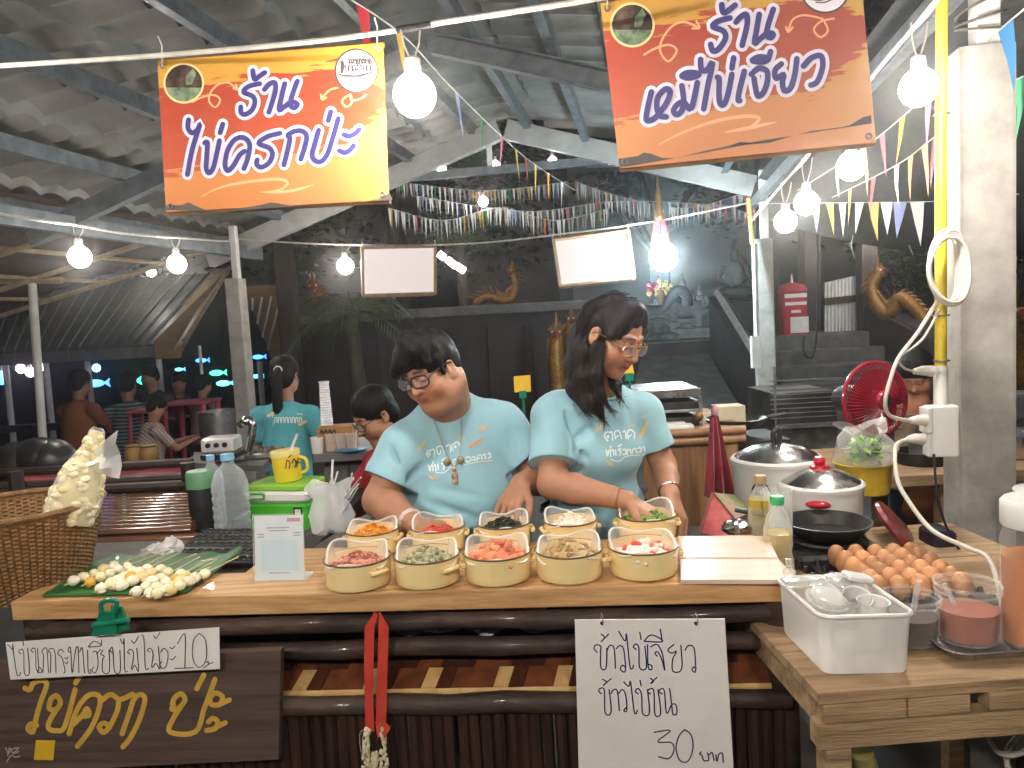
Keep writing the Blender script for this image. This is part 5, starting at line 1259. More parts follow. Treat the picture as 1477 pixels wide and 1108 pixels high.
# white board with rings
sw = Sheet(CT(1.5, -.05, .7), ns); wb = thing('white_board_sign', 'white board with blue marker handwriting and the price 30, hung by two rings', 'sign', tuple(sw.at(945, 1100)))
q = MB(); q.poly([sw.at(835, 1125), sw.at(1059, 1125), sw.at(1045.5, 893), sw.at(829, 894.5)], UY * .004); q.build('board', M['paper'], wb)
zw = Z(740, 808, 3.6925)
wtxt = M_(zw, [(448, 492), (432, 472), (440, 452), (466, 458), (466, 490), (468, 572), (495, 574), (500, 470)], [(470, 395), (488, 412), (468, 436), (508, 395)], [(502, 480), (515, 455), (538, 470), (545, 576)], [(550, 472), (570, 455), (590, 480), (598, 590), (572, 582), (582, 560), (598, 572)], [(563, 380), (597, 432), (604, 395), (622, 562), (636, 577), (641, 560)], [(656, 476), (641, 462), (655, 447), (670, 470), (674, 572), (710, 572), (702, 460)], [(675, 385), (682, 422)], [(716, 450), (720, 570), (738, 582), (738, 562), (724, 556)], [(733, 462), (768, 450), (795, 500), (808, 588), (792, 530), (772, 490), (756, 495), (768, 512)], [(698, 432), (730, 400), (770, 410), (795, 435), (700, 433)], [(795, 434), (784, 368)], [(856, 450), (825, 478), (845, 496), (870, 486), (850, 530), (852, 592), (898, 580), (894, 455)], [(916, 480), (935, 455), (964, 470), (972, 560), (970, 597), (955, 587), (960, 570), (976, 577)],
  [(472, 712), (457, 700), (462, 685), (486, 692), (490, 812), (522, 810), (512, 690)], [(478, 635), (498, 650), (478, 668), (522, 632)], [(522, 710), (537, 690), (556, 700), (566, 802)], [(560, 712), (582, 690), (600, 720), (606, 800), (590, 802), (602, 785)], [(590, 650), (616, 672), (626, 650), (644, 800), (656, 817), (661, 800)], [(666, 712), (651, 697), (668, 685), (685, 720), (690, 816), (726, 815), (716, 690)], [(676, 640), (682, 668)], [(731, 712), (716, 700), (732, 685), (750, 700), (756, 822), (786, 815), (772, 690)], [(732, 630), (748, 645), (732, 657), (766, 625)], [(796, 712), (776, 700), (792, 685), (806, 700), (818, 815), (845, 770), (868, 772), (872, 815), (852, 822), (846, 780), (834, 685)],
  [(752, 917), (838, 908), (770, 967), (842, 972), (857, 1012), (830, 1057), (775, 1047)], [(915, 903), (885, 935), (868, 1000), (888, 1065), (930, 1072), (957, 1010), (950, 935), (915, 903)], [(1002, 1022), (994, 1032), (1006, 1040), (1016, 1067), (1042, 1064), (1036, 1027)], [(1046, 1037), (1060, 1025), (1071, 1067)], [(1080, 1037), (1086, 1072), (1096, 1035), (1115, 1030), (1119, 1077)])
write(wtxt, 1.9, sw.at, 'handwriting', M['bluepen'], wb, base=.0008, step=.0002)
for u in (868, 1003.5):
    q = MB(); q.lathe([(.0038, 0), (.0038, .0008)], sw.at(u, 899, .0006), 12, Matrix.Rotation(R(90), 3, 'X'), cap0=True, cap1=True); q.build('punch_hole', M['pen'], wb)
    q = MB(); c = sw.at(u, 893, 0); q.tube([c + UX * .005 * math.cos(a) * .4 + ns * .012 * math.cos(a) + Vector((0, 0, .013 * math.sin(a))) for a in np.linspace(0, 6.28, 17)], .0011, 5, caps=False); q.build('ring', M['steel'], wb, smooth=True)
# ribbon garland
M['ribbon'] = mat('coral_ribbon', '#b8382e', '#c94a3a', 14, .28, spec=.6); M['jasmine'] = mat('jasmine', '#d8cfb8', '#c9bd96', 60, .6, bump=.3, bscale=120)
sg = Sheet(CT(.88, -.03, .7), ns); gl = thing('flower_garland', 'coral ribbon loop with a white jasmine garland hanging from the counter edge', 'garland', tuple(sg.at(543, 1050)))
for pts_l, pts_r, nm in (([(541, 882), (526, 905), (525, 960), (526, 1000), (527, 1052)], [(545, 886), (540, 906), (539, 960), (538, 1000), (540, 1056)], 'ribbon'), ([(546, 882), (546, 906), (544.5, 960), (543, 1000), (542, 1048)], [(549, 884), (561, 905), (559, 960), (558, 1000), (557, 1042)], 'ribbon')):
    q = MB(); q.loft([[sg.at(*p, .004 + .003 * math.sin(i)) for i, p in enumerate(pts_l)], [sg.at((a[0] + b[0]) / 2, (a[1] + b[1]) / 2, .007) for a, b in zip(pts_l, pts_r)], [sg.at(*p, .004) for p in pts_r]], closed=False); q.build('ribbon', M['ribbon'], gl, smooth=True)
q = MB()
for k in range(9): q.poly([sg.at(541 + 2 * k, 1040 + 6 * (k % 3), .008 + .001 * k), sg.at(549 + 2 * k, 1046 + 5 * (k % 2), .008 + .001 * k), sg.at(545 + 1.5 * k, 1068 - 4 * (k % 3), .010 + .001 * k)], ns * .0005)
q.build('bow', M['ribbon'], gl)
rn = random.Random(4)
for u0, v0, v1, du in ((530, 1052, 1112, -1), (551, 1046, 1112, 1), (541, 1085, 1120, 0)):
    q = MB()
    for k in range(46):
        t = k / 45; a = rn.uniform(0, 6.28); rr = .0052 + .003 * (t > .6)
        p = sg.at(u0 + du * t * 3, v0 + (v1 - v0) * t, .008) + Vector((math.cos(a) * rr, math.sin(a) * rr - .0, 0)); q.ball(p, (.0042, .0042, .0062), 6, 5, Matrix.Rotation(rn.uniform(-.7, .7), 3, 'X'))
    q.build('jasmine_string', M['jasmine'], gl, smooth=True)
q = MB(); q.tube(cr([sg.at(530, 1052, .01), sg.at(520, 1056, .012), sg.at(519, 1072, .012), sg.at(521, 1085, .01)], 5), .0008, 4); q.tube(cr([sg.at(532, 1054, .01), sg.at(524, 1062, .012), sg.at(523, 1085, .012)], 5), .0008, 4); q.build('thread', M['jasmine'], gl)
# ==== things on the left, behind the counter
def vase(c, prof, n=28, cap0=True, cap1=False, q=None, sx=1, sy=1):
    q = q or MB(); q.lathe(prof, c, n, cap0=cap0, cap1=cap1, sx=sx, sy=sy); return q
M['wicker'] = mat('wicker', (.13, .062, .02), (.27, .14, .05), 55, .6, bump=.6, bscale=120)
M['black'] = mat('black_enamel', (.012, .012, .013), (.03, .03, .03), 14, .35, bump=.1, bscale=60)
M['char'] = mat('charred_steel', (.016, .016, .017), (.045, .042, .04), 20, .5, metal=.4, bump=.3, bscale=60)
M['chrome'] = mat('steel_shiny', (.62, .62, .62), (.5, .5, .5), 8, .22, metal=1, rvar=.1)
M['alu'] = mat('aluminium', (.5, .5, .5), (.38, .38, .38), 14, .38, metal=.9, rvar=.12, bump=.05)
M['water'] = clear('clear_bottle', (.90, .95, .98), .14, .08); M['pet'] = clear('clear_plastic', (.97, .98, .98), .16, .1)
M['bag'] = clear('thin_plastic_bag', (.96, .96, .97), .38, .22); M['white_plastic'] = mat('white_plastic', (.72, .71, .69), (.66, .65, .62), 5, .35, coat=.2)
M['red_cloth'] = mat('red_cloth', (.22, .008, .022), (.34, .014, .03), 6, .7, bump=.3, bscale=30, sheen=.3)
M['brown_gloss'] = mat('varnished_bamboo', (.10, .042, .02), (.19, .085, .04), 9, .2, stretch=(.3, 4, 4), coat=.6, bump=.12, bscale=40)
M['grey_table'] = mat('grey_table', (.10, .10, .10), (.16, .155, .15), 6, .5)
M['blue_cap'] = mat('blue_cap', '#7fb2d8', rough=.35)
# support bench under the leaf and basket
bn = thing('side_bench', 'low dark bench behind the counter at left carrying the basket', 'bench', tuple(CT(.2, .4, 0)))
q = MB(); q.box(CT(.05, .42, .845), (1.0, .46, .03), RZ); q.build('top', M['dark_wood'], bn, bevel=.004)
for a, b in ((-.4, .24), (.5, .24), (-.4, .6), (.5, .6)): q = MB(); q.box(CT(a, b, .415), (.05, .05, .83), RZ); q.build('leg', M['dark_wood'], bn)
# wicker basket with weave
bk = thing('wicker_basket', 'round brown wicker basket at the left edge behind the egg skewers', 'basket', tuple(P(38, 800, 1.97)))
c0 = P(30, 800, 1.99); c0.z = .872
q = MB(); n = 216; rings = []
for j in range(43):
    t = j / 42; rr = .142 + .06 * t ** .8; ring = []
    for k in range(n):
        a = 2 * math.pi * k / n; w_ = (.0026) * (1 if ((k // 3 + j) % 2) else -1) * (1 if j < 40 else .2)
        ring.append(c0 + Vector(((rr + w_) * math.cos(a), (rr + w_) * math.sin(a),   .22 * t)))
    rings.append(ring)
q.loft(rings, True); q.build('weave', M['wicker'], bk, smooth=True)
q = MB(); q.tube([c0 + Vector((.203 * math.cos(a), .203 * math.sin(a), .22)) for a in np.linspace(0, 2 * math.pi, 49)], .008, 8, caps=False); q.build('rim', M['wicker'], bk, smooth=True)
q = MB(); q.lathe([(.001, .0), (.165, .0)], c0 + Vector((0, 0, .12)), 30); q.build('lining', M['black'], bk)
# tall bag of pale crackers standing in the basket
bgt = thing('cracker_bag', 'tall clear bag full of pale round egg crackers leaning in the wicker basket', 'bag', tuple(P(100, 755, 1.95)))
A = P(98, 752, 1.95); B = P(140, 622, 1.98); ax = (B - A); L = ax.length; ax.normalize(); xx, yy, _ = basis(ax)
prof = [(.0, .055), (.12, .062), (.3, .062), (.5, .053), (.68, .036), (.82, .024), (.93, .020), (1, .019)]
rn = random.Random(12); q = MB(); q.c = (1, 1, 1)
for k in range(150):
    t = rn.uniform(.02, .95); r_ = np.interp(t, [p[0] for p in prof], [p[1] for p in prof]) * .84; a = rn.uniform(0, 6.28); rr = r_ * math.sqrt(rn.uniform(.8, 1))
    q.c = lin(rn.choice(['#e3d6ae', '#ece0bd', '#d9c892', '#e8dcb6'])); q.ball(A + ax * L * t + (xx * math.cos(a) + yy * math.sin(a)) * rr, (.0145, .0145, .009) if t < .7 else .009, 9, 7, Matrix.Rotation(rn.uniform(0, 3), 3, 'X'), .05, rn)
q.c = lin('#d9cba0'); q.loft([[A + ax * L * tt + (xx * math.cos(a) + yy * math.sin(a)) * rr_2 * .84 for a in np.linspace(0, 6.283, 21)[:-1]] for tt, rr_2 in prof], True, True); q.build('crackers', M['egg_white'], bgt, smooth=True)
q = MB(); rings = []
for t, r_ in prof + [(1.04, .012)]:
    rings.append([A + ax * L * t + (xx * math.cos(a) + yy * math.sin(a)) * r_ * (1 + .05 * math.sin(5 * a + t * 9)) for a in np.linspace(0, 6.283, 25)[:-1]])
q.loft(rings, True, True); q.build('film', clear('cracker_bag_film', (.97, .96, .92), .08, .1), bgt, smooth=True)
q = MB(); s_ = A + ax * L * .62 + xx * .03; rows = []
for i in range(6):
    rows.append([s_ + (P(172, 655, 1.95) - s_) * (i / 5) + Vector((0, .012 * math.sin(j * 2 + i), .022 * (j - 2) * (.4 + i / 5))) for j in range(5)])
q.grid(rows); q.build('loose_flap', M['bag'], bgt, smooth=True)
# varnished bamboo table behind, slats
tb = thing('bamboo_table', 'glossy varnished brown bamboo table with a bright lamp reflection behind the basket', 'table', tuple(PZ(200, 760, 0.0 + .6)))
z = .86; a0, a1, b1, b0 = PZ(60, 772, z), PZ(279, 762, z), PZ(278, 714, z), PZ(60, 722, z)
for i in range(11):
    t = i / 10; q = MB(); q.tube([a0.lerp(b0, t), a1.lerp(b1, t)], .0245, 10, flat=.55); q.build('slat', M['brown_gloss'], tb, smooth=True)
q = MB(); q.tube([a0 - Vector((0, .03, .03)), a1 - Vector((-.03, .03, .03))], .022, 10); q.build('front_rail', M['brown_gloss'], tb, smooth=True)
for p in (a0, a1, b0, b1): q = MB(); q.tube([(p.x, p.y, 0), (p.x, p.y, z - .02)], .025, 8); q.build('leg', M['dark_wood'], tb, smooth=True)
# red-clothed bench back
rbn = thing('red_cloth_rail', 'dark wooden rails draped with red cloth behind the bamboo table', 'railing', tuple(P(160, 700, 3.3)))
A, B, C_, D = P(30, 712, 3.2), P(276, 700, 3.2), P(276, 668, 3.4), P(30, 682, 3.4)
q = MB(); rows = []
for i in range(31):
    t = i / 30; rows.append([A.lerp(B, t).lerp(D.lerp(C_, t), j / 6) + Vector((0, .012 * math.sin(i * 1.3 + j), .006 * math.sin(i * .9))) for j in range(7)])
q.grid(rows); q.build('cloth', M['red_cloth'], rbn, smooth=True)
for t in (.32, .98, .0): q = MB(); q.tube([A.lerp(D, t) + Vector((-.2, -.03, .01)), B.lerp(C_, t) + Vector((.02, -.03, .01))], .02, 8); q.build('rail', M['dark_wood'], rbn, smooth=True)
for p in (A, B): q = MB(); q.tube([(p.x, p.y - .02, 0), (p.x, p.y - .02, p.z + .1)], .03, 8); q.build('post', M['dark_wood'], rbn, smooth=True)
# tray and dark bag far left
tr = thing('black_tray', 'black glossy tray lying at the left edge above the basket', 'tray', tuple(PZ(15, 735, .93)))
c = PZ(5, 728, .93); q = MB(); q.rbox(c, (.34, .2, .025), .03); q.build('pan', M['black'], tr, smooth=True)
q = MB(); q.tube([c + Vector((.17 * math.cos(a), .1 * math.sin(a), .014)) for a in np.linspace(0, 6.283, 33)], .006, 6, caps=False); q.build('lip', M['alu'], tr, smooth=True)
q = MB(); rn = random.Random(6); c = P(55, 672, 3.5)
for k in range(5): q.ball(c + Vector((rn.uniform(-.09, .09), 0, rn.uniform(-.07, .03))), (.13, .1, .11), 14, 10, jit=.03, rnd=rn)
tag(q.build('dark_bag', M['black'], smooth=True), 'soft black bag heaped on the bench left of the cracker bag', 'bag')
c = P(205, 668, 4.2)
for k, (u, lab) in enumerate(((195, 'ochre round jar standing behind the red cloth, left of two'), (217, 'ochre round jar standing behind the red cloth, right of two'))):
    c = P(u, 672, 4.4); t = thing('ochre_jar', lab, 'jar', tuple(c), group='ochre jars behind the red cloth'); vase(c, [(.035, 0), (.05, .03), (.052, .08), (.04, .11), (.045, .12), (.001, .121)]).build('body', M['gold_trim'], t, smooth=True)
# white appliance with three knobs, chrome arm
ap = thing('white_appliance', 'small white appliance with three dark knobs on the table beside the girl', 'appliance', tuple(P(320, 655, 3.9)))
c = P(320, 640, 3.9); q = MB(); q.rbox(c, (.17, .14, .075), .02); q.build('body', M['white_plastic'], ap, smooth=True)
q = MB(); q.rbox(c - Vector((0, 0, .056)), (.18, .15, .035), .015); q.build('foot', M['black'], ap)
for k in (-1, 0, 1): q = MB(); q.lathe([(.013, 0), (.012, .012), (.001, .013)], c + Vector((.042 * k, -.07, .004)), 12, Matrix.Rotation(R(90), 3, 'X')); q.build('knob', M['black'], ap)
ca = thing('chrome_arm', 'bright chrome tap like arm between the white appliance and the girl', 'tap', tuple(P(358, 655, 3.9)))
q = MB(); q.tube(cr([P(345, 615, 3.9), P(356, 606, 3.9), P(364, 612, 3.9), P(362, 635, 3.9), P(358, 655, 3.9)], 6), [.018] * 4 + [.02] * 21, 10); q.ball(P(354, 608, 3.9), .028, 12, 8); q.build('arm', M['chrome'], ca, smooth=True)
mt_ = thing('middle_table', 'dark table carrying the white appliance and messy trays at left centre', 'table', tuple(P(330, 760, 3.7)))
A, B, C_, D = PZ(276, 668, .86), PZ(378, 672, .86), PZ(400, 652, .86), PZ(280, 652, .86)
q = MB(); q.poly([A, B, C_, D], (0, 0, -.03)); q.build('top', M['grey_table'], mt_)
for p in (A, B, C_, D): q = MB(); q.box((p.x, p.y, .415), (.05, .05, .83)); q.build('leg', M['grey_table'], mt_)
# water bottles
def bottle(c, r, h, label, m='water', capm='blue_cap', cap=True, ribs=5, grp=None, cr_=.3):
    t = thing('plastic_bottle', label, 'bottle', tuple(c), group=grp); pr = [(r * .82, 0), (r * .97, .008)]
    for k in range(ribs): z = h * (.05 + .5 * k / ribs); pr += [(r, z + h * .02), (r, z + h * .06), (r * .95, z + h * .075), (r * .95, z + h * .085)]
    pr += [(r, h * .58), (r * .97, h * .68), (r * .75, h * .80), (r * cr_ * 1.15, h * .88), (r * cr_, h * .91), (r * cr_, h * .94)]
    vase(c, pr).build('body', M[m], t, smooth=True)
    if cap: vase(c, [(r * cr_ * 1.25, h * .93), (r * cr_ * 1.25, h), (.001, h * 1.003)]).build('cap', M[capm], t, smooth=True)
    return t
b = PZ(338, 778, .80); bottle(b, .062, .30, 'big ribbed clear water bottle with a blue cap left of the green cooler')
b = PZ(312, 760, .80); bottle(b, .04, .27, 'slim clear water bottle with a blue cap behind the big one')
gb = PZ(296, 770, .80); t = thing('dark_canister', 'dark canister with a green lid left of the water bottles', 'canister', tuple(gb)); vase(gb, [(.045, 0), (.047, .16), (.045, .17)]).build('body', M['black'], t, smooth=True); vase(gb, [(.05, .17), (.05, .22), (.045, .23), (.001, .231)]).build('lid', mat('green_lid', '#5d8a66', rough=.4), t, smooth=True)
# black dumpling griddle and dark stove frame
gd = thing('dimpled_griddle', 'black cast griddle with rows of round dimples at left behind the card stand', 'griddle', tuple(PZ(300, 800, .86)))
A, B, C_, D = PZ(236, 812, .875), PZ(372, 812, .875), PZ(368, 762, .875), PZ(300, 762, .875)
q = MB(); q.poly([A, B, C_, D], (0, 0, -.03)); q.build('plate', M['char'], gd, bevel=.004)
q = MB()
for i in range(9):
    for j in range(5):
        p = A.lerp(B, (i + .5) / 9).lerp(D.lerp(C_, (i + .5) / 9), (j + .5) / 5); q = MB(); q.tube([p + Vector((.016 * math.cos(a), .016 * math.sin(a), .001)) for a in np.linspace(0, 6.283, 13)], .0035, 5, caps=False); q.build('dimple', M['black'], gd, smooth=True)
sv = thing('charcoal_stove', 'dark wooden stove stand with worn rails between the counter and the cooler', 'stove', tuple(PZ(430, 800, .5)))
for a_, b_, r_ in (((432, 818), (538, 748), .022), ((380, 812), (500, 745), .02), ((440, 800), (545, 770), .018)):
    pa_, pb__ = PZ(*a_, .84), PZ(*b_, .84); q = MB(); d = pb__ - pa_; x, y, zz = basis(d); q.box((pa_ + pb__) / 2, (.05, .035, d.length), Matrix((x, y, zz)).transposed()); q.build('rail', mat('weathered_wood', (.055, .05, .045), (.13, .115, .10), 8, .7, bump=.4, bscale=30) if 'ww' not in M else M['ww'], sv, bevel=.004)
q = MB(); q.box(PZ(450, 790, .62), (.42, .5, .38), RZ); q.build('firebox', M['char'], sv)
# white crumpled plastic
q = MB(); rn = random.Random(15); c = PZ(228, 800, .895)
q.ball(c, (.05, .035, .03), 18, 12, None, .2, rn); q.ball(c + Vector((.035, .01, .015)), (.03, .02, .03), 12, 9, None, .25, rn)
tag(q.build('crumpled_bag', mat('white_film', (.62, .59, .58), (.5, .48, .48), 30, .3, bump=.5, bscale=40)), 'crumpled white plastic bag lying behind the egg skewers', 'bag')
# green cooler, yellow mug
M['cooler_green'] = mat('cooler_green', (.06, .38, .025), (.08, .44, .04), 6, .35, coat=.2); M['cooler_lime'] = mat('cooler_lime', (.24, .52, .05), (.28, .56, .07), 6, .35, coat=.2)
cz = .80; cb = PZ(418, 762, cz); cy = Matrix.Rotation(R(-14), 3, 'Z'); cx_, cyv = cy @ Vector((1, 0, 0)), cy @ Vector((0, 1, 0))
cl_ = thing('cool_box', 'green and white cool box with a lime lid beside the water bottle', 'cool box', tuple(cb))
q = MB(); q.rbox(cb + Vector((0, 0, .055)), (.235, .16, .11), .02, cy); q.build('body', M['cooler_green'], cl_, smooth=True)
q = MB(); q.rbox(cb + Vector((0, 0, .132)), (.243, .168, .042), .022, cy); q.build('collar', M['white_plastic'], cl_, smooth=True)
q = MB(); q.rbox(cb + Vector((0, 0, .1645)), (.238, .163, .022), .022, cy); q.build('lid', M['cooler_lime'], cl_, smooth=True)
q = MB(); f0 = cb - cyv * .086; q.tube(cr([f0 + cx_ * x + Vector((0, 0, z)) for x, z in ((-.10, .128), (-.045, .128), (-.04, .137), (-.045, .146), (-.10, .146))], 4), .004, 6); q.build('latch', M['cooler_green'], cl_, smooth=True)
lb = cb + cx_ * .085 - cyv * .0815; q = MB(); q.rbox(lb + Vector((0, 0, .062)), (.034, .002, .072), .0009, cy); q.build('label', M['black'], cl_)
q = MB(); q.box(lb + Vector((0, 0, .078)) - cyv * .0014, (.022, .001, .026), cy); q.build('label_mark', M['white_plastic'], cl_)
ym = thing('yellow_mug', 'bright yellow plastic mug with a white rim and straw on the cool box lid', 'mug', tuple(cb + Vector((.01, .0, .176))))
mc = cb + cx_ * .012 + Vector((0, 0, .1762)); M['yellow'] = mat('yellow_plastic', (.72, .52, .03), (.80, .60, .05), 5, .3, coat=.3)
tl = Matrix.Rotation(R(-4), 3, 'Y'); q = MB(); q.lathe([(.044, 0), (.049, .006), (.050, .10), (.048, .105), (.044, .10), (.042, .01), (.001, .008)], mc, 32, tl, cap0=True); q.build('cup', M['yellow'], ym, smooth=True)
q = MB(); q.lathe([(.0505, .088), (.052, .092), (.052, .108), (.049, .111), (.001, .111)], mc, 32, tl); q.build('lid', mat('pale_yellow', '#ecd989', rough=.35), ym, smooth=True)
q = MB(); q.tube([mc + Vector((.012, 0, .10)), mc + Vector((.045, -.01, .165))], .005, 8); q.build('straw', M['white_plastic'], ym, smooth=True)
q = MB(); hp = [mc + Vector((.046, -.01, .085)), mc + Vector((.072, -.02, .075)), mc + Vector((.074, -.02, .04)), mc + Vector((.048, -.01, .025))]; q.tube(cr(hp, 5), .006, 8); q.build('handle', M['yellow'], ym, smooth=True)
def mugp(u, v, off=0):
    r = ray(u, v); o = mc; A_ = r.x ** 2 + r.y ** 2; e = CAM - o; B_ = e.x * r.x + e.y * r.y; Cc = e.x ** 2 + e.y ** 2 - (.0515 + off) ** 2
    D_ = max(0, B_ * B_ - A_ * Cc); return CAM + r * ((-B_ - math.sqrt(D_)) / A_)
write([[(412, 676), (414, 664), (418, 668), (417, 676)], [(421, 668), (424, 662), (427, 668), (425, 674)], [(416, 660), (420, 657)], [(430, 662), (428, 674)], [(426, 665), (433, 668)]], 1.6, mugp, 'lettering', M['dark_wood'], ym, base=.0008, step=.0001)
# bag of utensils
ub = thing('utensil_bag', 'clear plastic bag of white spoons and straws right of the cool box', 'bag', tuple(PZ(480, 765, .83)))
c = P(478, 735, 2.45); rn = random.Random(17); q = MB(); rings = []
for t, r_ in ((0, .035), (.1, .06), (.35, .07), (.6, .06), (.8, .055), (1, .075)):
    rings.append([c + Vector((math.cos(a) * r_ * (1 + .12 * math.sin(4 * a + t * 6)), math.sin(a) * r_ * .8, -.075 + .16 * t + .012 * math.sin(3 * a))) for a in np.linspace(0, 6.283, 29)[:-1]])
q.loft(rings, True); q.build('film', M['bag'], ub, smooth=True)
for k in range(11):
    a = rn.uniform(0, 6.28); q = MB(); p0 = c + Vector((.035 * math.cos(a), .03 * math.sin(a), -.05)); p1 = c + Vector((rn.uniform(-.02, .11), rn.uniform(-.05, .05), rn.uniform(.05, .12)))
    q.tube([p0, p1], .0045, 6, flat=.5); q.build('utensil', M['white_plastic'], ub, smooth=True)
q = MB(); q.tube([P(478, 700, 2.45), P(480, 663, 2.45)], .004, 8); q.build('straw', M['white_plastic'], ub, smooth=True)
# grey table with cups, cup tower, wooden box
gt = thing('grey_side_table', 'dark grey side table behind the left seller carrying cups', 'table', tuple(P(505, 760, 3.6)))
q = MB(); A, B = P(452, 655, 3.55), P(575, 648, 3.55); z = (A.z + B.z) / 2; q.box(((A.x + B.x) / 2, 3.75, z - .02), (B.x - A.x, .5, .04)); q.build('top', M['grey_table'], gt, bevel=.004)
q = MB(); q.box(((A.x + B.x) / 2, 3.8, (z - .045) / 2), (B.x - A.x - .06, .4, z - .045)); q.build('cabinet', mat('dark_cabinet', (.045, .045, .047), (.07, .07, .07), 5, .6), gt)
for k in range(3): q = MB(); q.box((A.x + .08 + .125 * k, 3.595, z - .2), (.11, .008, .24)); q.build('door', M['grey_table'], gt)
ctw = thing('cup_tower', 'tall stack of nested clear white cups on the wooden box', 'cups', tuple(P(471, 605, 3.6)))
c = P(471, 603, 3.62); c.z = z + .12
pr = [(.028, 0)]
for k in range(16): pr += [(.031 - .0004 * k, .012 * k + .006), (.027 - .0004 * k, .012 * k + .012)]
vase(c, pr + [(.026, .21), (.001, .212)]).build('stack', clear('cup_stack', (.95, .95, .97), .6, .2), ctw, smooth=True)
wbx = thing('wooden_box', 'small brown wooden box with black scribbles holding the cup tower', 'box', tuple(P(482, 625, 3.6)))
q = MB(); bc = Vector((P(483, 610, 3.6).x, 3.62, z + .058)); q.box(bc, (.17, .12, .115)); q.build('body', mat('box_wood', '#9a6a3c', '#b5824e', 9, .6, stretch=(.4, 1, 6)), wbx, bevel=.003)
q = MB()
for k in range(4): q.tube(cr([bc + Vector((-.07 + .02 * k, -.0615, .03)), bc + Vector((-.06 + .02 * k, -.0615, .045)), bc + Vector((-.055 + .02 * k, -.0615, .025))], 4), .003, 5)
q.build('scribble', M['black'], wbx)
for u, lab in ((458, 'white paper cup left of the glasses on the grey table'),): c = P(u, 648, 3.57); c.z = z; t = thing('paper_cup', lab, 'cup', tuple(c)); vase(c, [(.025, 0), (.031, .075), (.029, .075)]).build('wall', M['white_plastic'], t, smooth=True)
for u, lab in ((478, 'clear glass on the grey table, left of three'), (493, 'clear glass on the grey table, middle of three'), (508, 'clear glass on the grey table, right of three')):
    c = P(u, 648, 3.6); c.z = z; t = thing('drinking_glass', lab, 'glass', tuple(c), group='glasses on the grey table'); vase(c, [(.022, 0), (.027, .085), (.025, .085), (.021, .006)]).build('wall', M['pet'], t, smooth=True)
c = P(508, 652, 3.56); t = thing('blue_dish', 'flat blue dish at the front of the grey table', 'dish', (c.x, c.y, z)); vase((c.x, c.y, z), [(.05, 0), (.075, .012), (.07, .014), (.001, .006)]).build('bowl', mat('blue_dish', '#2f7fae', rough=.35), t, smooth=True)
# messy food trays near the girl
for u, v, lab in ((385, 655, 'shallow tray of dark grilled food in front of the girl'),):
    c = PZ(u, v, .875); t = thing('food_tray', lab, 'tray', tuple(c)); q = MB(); q.rbox(c, (.2, .14, .03), .02); q.build('tray', M['alu'], t, smooth=True)
    q = MB(); rn = random.Random(3)
    for k in range(40): q.ball(c + Vector((rn.uniform(-.08, .08), rn.uniform(-.05, .05), .02)), rn.uniform(.01, .018), 7, 5, jit=.2, rnd=rn)
    q.build('grilled_food', mat('grilled_food', (.05, .025, .015), (.28, .22, .18), 60, .5), t, smooth=True)
# pink plastic table and chairs, far left
M['pink'] = mat('pink_plastic', (.40, .05, .10), (.46, .07, .13), 5, .4)
c = P(276, 580, 8.2); t = thing('pink_table', 'pink plastic table beneath the green shelter near the seated people', 'table', (c.x, c.y, 0))
q = MB(); q.rbox(c, (.5, .5, .03), .04); q.build('top', M['pink'], t)
for sx in (-1, 1):
    for sy in (-1, 1): q = MB(); q.tube([c + Vector((sx * .2, sy * .2, -.02)), (c.x + sx * .24, c.y + sy * .24, 0)], .03, 6); q.build('leg', M['pink'], t)
c = P(212, 592, 7.4); t = thing('pink_stool', 'pink plastic stool left of the pink table', 'stool', (c.x, c.y, 0)); q = MB(); q.rbox(c, (.3, .3, .03), .03); q.build('seat', M['pink'], t)
for sx in (-1, 1):
    for sy in (-1, 1): q = MB(); q.tube([c + Vector((sx * .11, sy * .11, -.02)), (c.x + sx * .15, c.y + sy * .15, 0)], .02, 6); q.build('leg', M['pink'], t)
c = P(315, 592, 7.6); t = thing('metal_bin', 'grey metal bin beneath the green shelter beside the rear post', 'bin', (c.x, c.y, 0)); vase((c.x, c.y, 0), [(.18, 0), (.2, c.z), (.19, c.z), (.17, .1)]).build('drum', M['alu'], t, smooth=True)
# yellow paper notes clipped by the sellers
for pts, d, lab in ([(741, 543), (765, 541), (766, 565), (742, 566)], 3.2, 'yellow paper note on a green clip between the two sellers'), ([(897, 516), (911, 520), (915, 540), (900, 540)], 2.9, 'yellow paper note just right of the woman face'):
    a = [P(*p, d) for p in pts]; t = thing('paper_note', lab, 'note', tuple(a[3])); q = MB(); q.poly([a[3], a[2], a[1], a[0]], (0, .002, 0)); q.build('paper', M['yellow_card'], t)
    m_ = (a[2] + a[3]) / 2; q = MB(); q.box(m_ + Vector((0, -.006, -.01)), (.03, .012, .03)); q.tube([m_ + Vector((0, 0, -.02)), (m_.x, m_.y, .0)], .006, 6); q.build('clip_stand', M['clip'], t)
